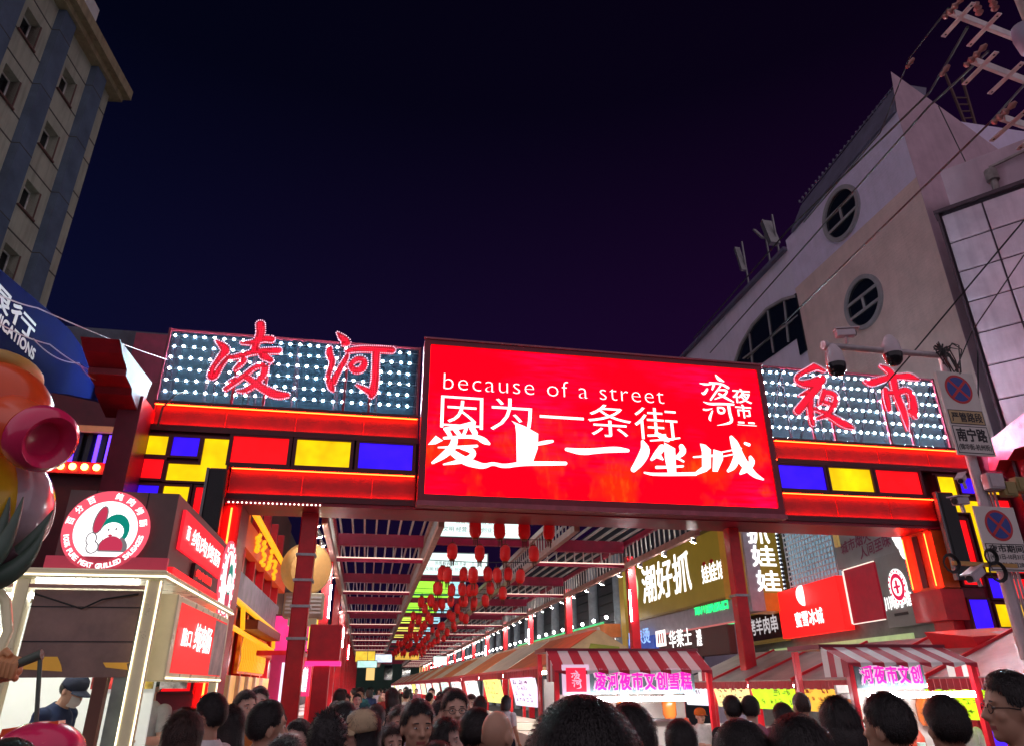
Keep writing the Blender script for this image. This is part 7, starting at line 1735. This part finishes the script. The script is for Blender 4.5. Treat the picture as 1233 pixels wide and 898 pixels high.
# --- middle of the crowd
person(397, 850, 3.85, 172, 'person with full dark curly hair seen from behind, left of the cap wearer', 'curly', BLK, skin=1)
person(414, 839, 5.2, -150, 'dark-haired man just behind the curly-haired person', 'short', BLK, skin=1)
person(438, 850, 4.5, -78, 'woman in a beige baseball cap with long dark hair, facing left', 'long', BLK, fem=True, skin=0, cap=('beige_cap', (.55, .43, .27)))
person(453, 848, 7.0, 170, 'man with a dark backpack over a pale shirt, walking away', 'short', BEI, pack=('dark_pack', (.03, .03, .035)))
person(481, 851, 6.0, 10, 'woman with reddish-brown hair facing us behind the man in navy', 'bob', LIL, fem=True, hairm=m_hair2)
person(472, 867, 5.2, 20, 'woman with dark hair peering over the shoulder of the man in navy', 'long', BLK, fem=True, hairm=m_hair2)
person(504, 837, 4.2, 14, 'man in a navy shirt facing us with his arm stretched across', 'short', NVY, ('down', 'cross'), skin=1, lean=6)
person(537, 861, 4.7, 62, 'young woman with a dark bob in profile, facing right', 'bob', BLK, fem=True, skin=2)
person(530, 843, 6.6, 40, 'man partly hidden behind the dark-bobbed woman', 'short', GRY)
person(548, 824, 5.2, 4, 'tall man with glasses in a black T-shirt facing us', 'short', BLK, skin=0, glasses=True)
person(574, 847, 4.3, 128, 'dark-haired man turned away, right of the tall man', 'short', BLK, skin=1)
person(598, 852, 3.95, 140, 'bald man in a dark purple shirt seen from behind', 'bald', PUR, skin=1)
person(527, 888, 3.0, 175, 'top of a dark head at the bottom edge, below the man in navy', 'short', PUR)
# --- right part
person(700, 837, 1.14, 178, 'large dark head very near the camera, right of the middle', 'crop', BLK, skin=1)
person(757, 842, 2.6, 170, 'dark-haired head overlapping the right side of the big near head', 'short', BLK, skin=1)
person(818, 861, 3.9, 160, 'dark head before the striped cart, right of its post', 'short', PUR, skin=1)
person(880, 837, 7.0, 175, 'back of a dark head under the cream menu box', 'short', BLK)
person(902, 837, 6.9, 150, 'back of a head with neat short hair under the lime menu box', 'crop', MAU, skin=0)
person(941, 846, 6.0, 178, 'dark head and shoulders in front of the lime green menu box', 'short', BLK)
person(963, 834, 6.8, 178, 'back of a reddish-brown cropped head under the lime green menu box', 'buzz', GRY, hairm=m_hair2, skin=1)
person(890, 862, 2.2, 172, 'dark figure in a dark red top close to the camera, left of a pair', 'crop', RED_, skin=1, width=1.0)
person(958, 856, 2.1, 176, 'dark figure in a navy top close to the camera, right of a pair', 'short', ('dark_navy', (.015, .016, .035)), skin=1)
person(1006, 836, 3.6, 172, 'person with a dark bob seen from behind, left of the second striped cart', 'bob', BLK, fem=True)
person(1063, 829, 2.9, -160, 'man with black hair and ear showing, back turned, under the magenta letters', 'short', BLK, skin=1)
person(1133, 832, 3.1, 166, 'narrow dark head before the right end of the second striped cart', 'short', PUR, skin=1)
person(1210, 803, 2.7, -112, 'man with glasses in a brown jacket facing left, right edge', 'short', BRN, ('phone', 'fwd'), skin=1, glasses=True, sleeve=1.85)
person(14, 886, 2.6, 175, 'top of a dark head in the bottom left corner', 'short', BLK)
# cart vendors in white
for i, (x, y, Y, lab) in enumerate(((782, 852, CY_+1.15, 'vendor in white with an orange cap behind the logo-plate cart, left'), (842, 852, CY_+1.2, 'vendor in white with an orange cap at the right end of the logo-plate cart'), (1045, 846, D_+1.2, 'vendor in white with an orange cap at the left end of the second cart'), (1096, 848, D_+1.2, 'vendor in white with an orange cap in the middle of the second cart'), (1152, 848, D_+1.2, 'vendor in white with an orange cap at the right end of the second cart'))):
    person(x, y, Y, 15-10*i, lab, 'crop', ('vendor_white', (.70, .70, .68)), ('fwd', 'fwd'), sleeve=1.6, cap=('orange_cap', (.55, .13, .02)), group='cart vendors in white')
# far crowd under the canopy
rq = random.Random(11); ordw = ORD+['fortieth']+['forty-'+q for q in _o1[:9]]; hn = {'long': 'long hair', 'bob': 'bobbed hair', 'tied': 'tied hair', 'short': 'short hair', 'crop': 'cropped hair', 'curly': 'curly hair'}
for i in range(49):
    Y = 8.5+i*(.62 if i < 30 else .9)+rq.uniform(-.2, .2); X = rq.uniform(-.7, 2.6)*(1 if Y > 13 else .75)
    ft = [BLK, WHT, GRY, NVY, MAU, BEI, TEA, RED_, LIL][rq.randrange(9)]
    Z = rq.uniform(1.58, 1.76); s = Z/1.74; fem = rq.random() < .45
    tn = {'black': 'black', 'white': 'white', 'grey_white': 'grey', 'navy_shirt': 'navy', 'mauve': 'mauve', 'beige': 'beige', 'teal': 'teal', 'dark_red': 'dark red', 'lilac_white': 'lilac'}[ft[0]]
    fa = rq.choice((rq.uniform(-40, 40), 180+rq.uniform(-40, 40)))
    px_ = V3((X, Y, Z))-EYE; d_ = V3((px_.dot(_r), px_.dot(_u), px_.dot(_f)))
    hs = rq.choice(('long', 'bob', 'tied')) if fem else rq.choice(('short', 'crop', 'curly'))
    bk = 'facing us' if abs(fa) < 90 else 'walking away'
    person(CX+FPX*d_.x/d_.z, CY-FPX*d_.y/d_.z, Y, fa, f'small distant walker in a {tn} top, {hn[hs]}, {bk}, {ordw[i]} nearest', hs, ft, fem=fem, skin=rq.randrange(3), group='distant walkers under the canopy')
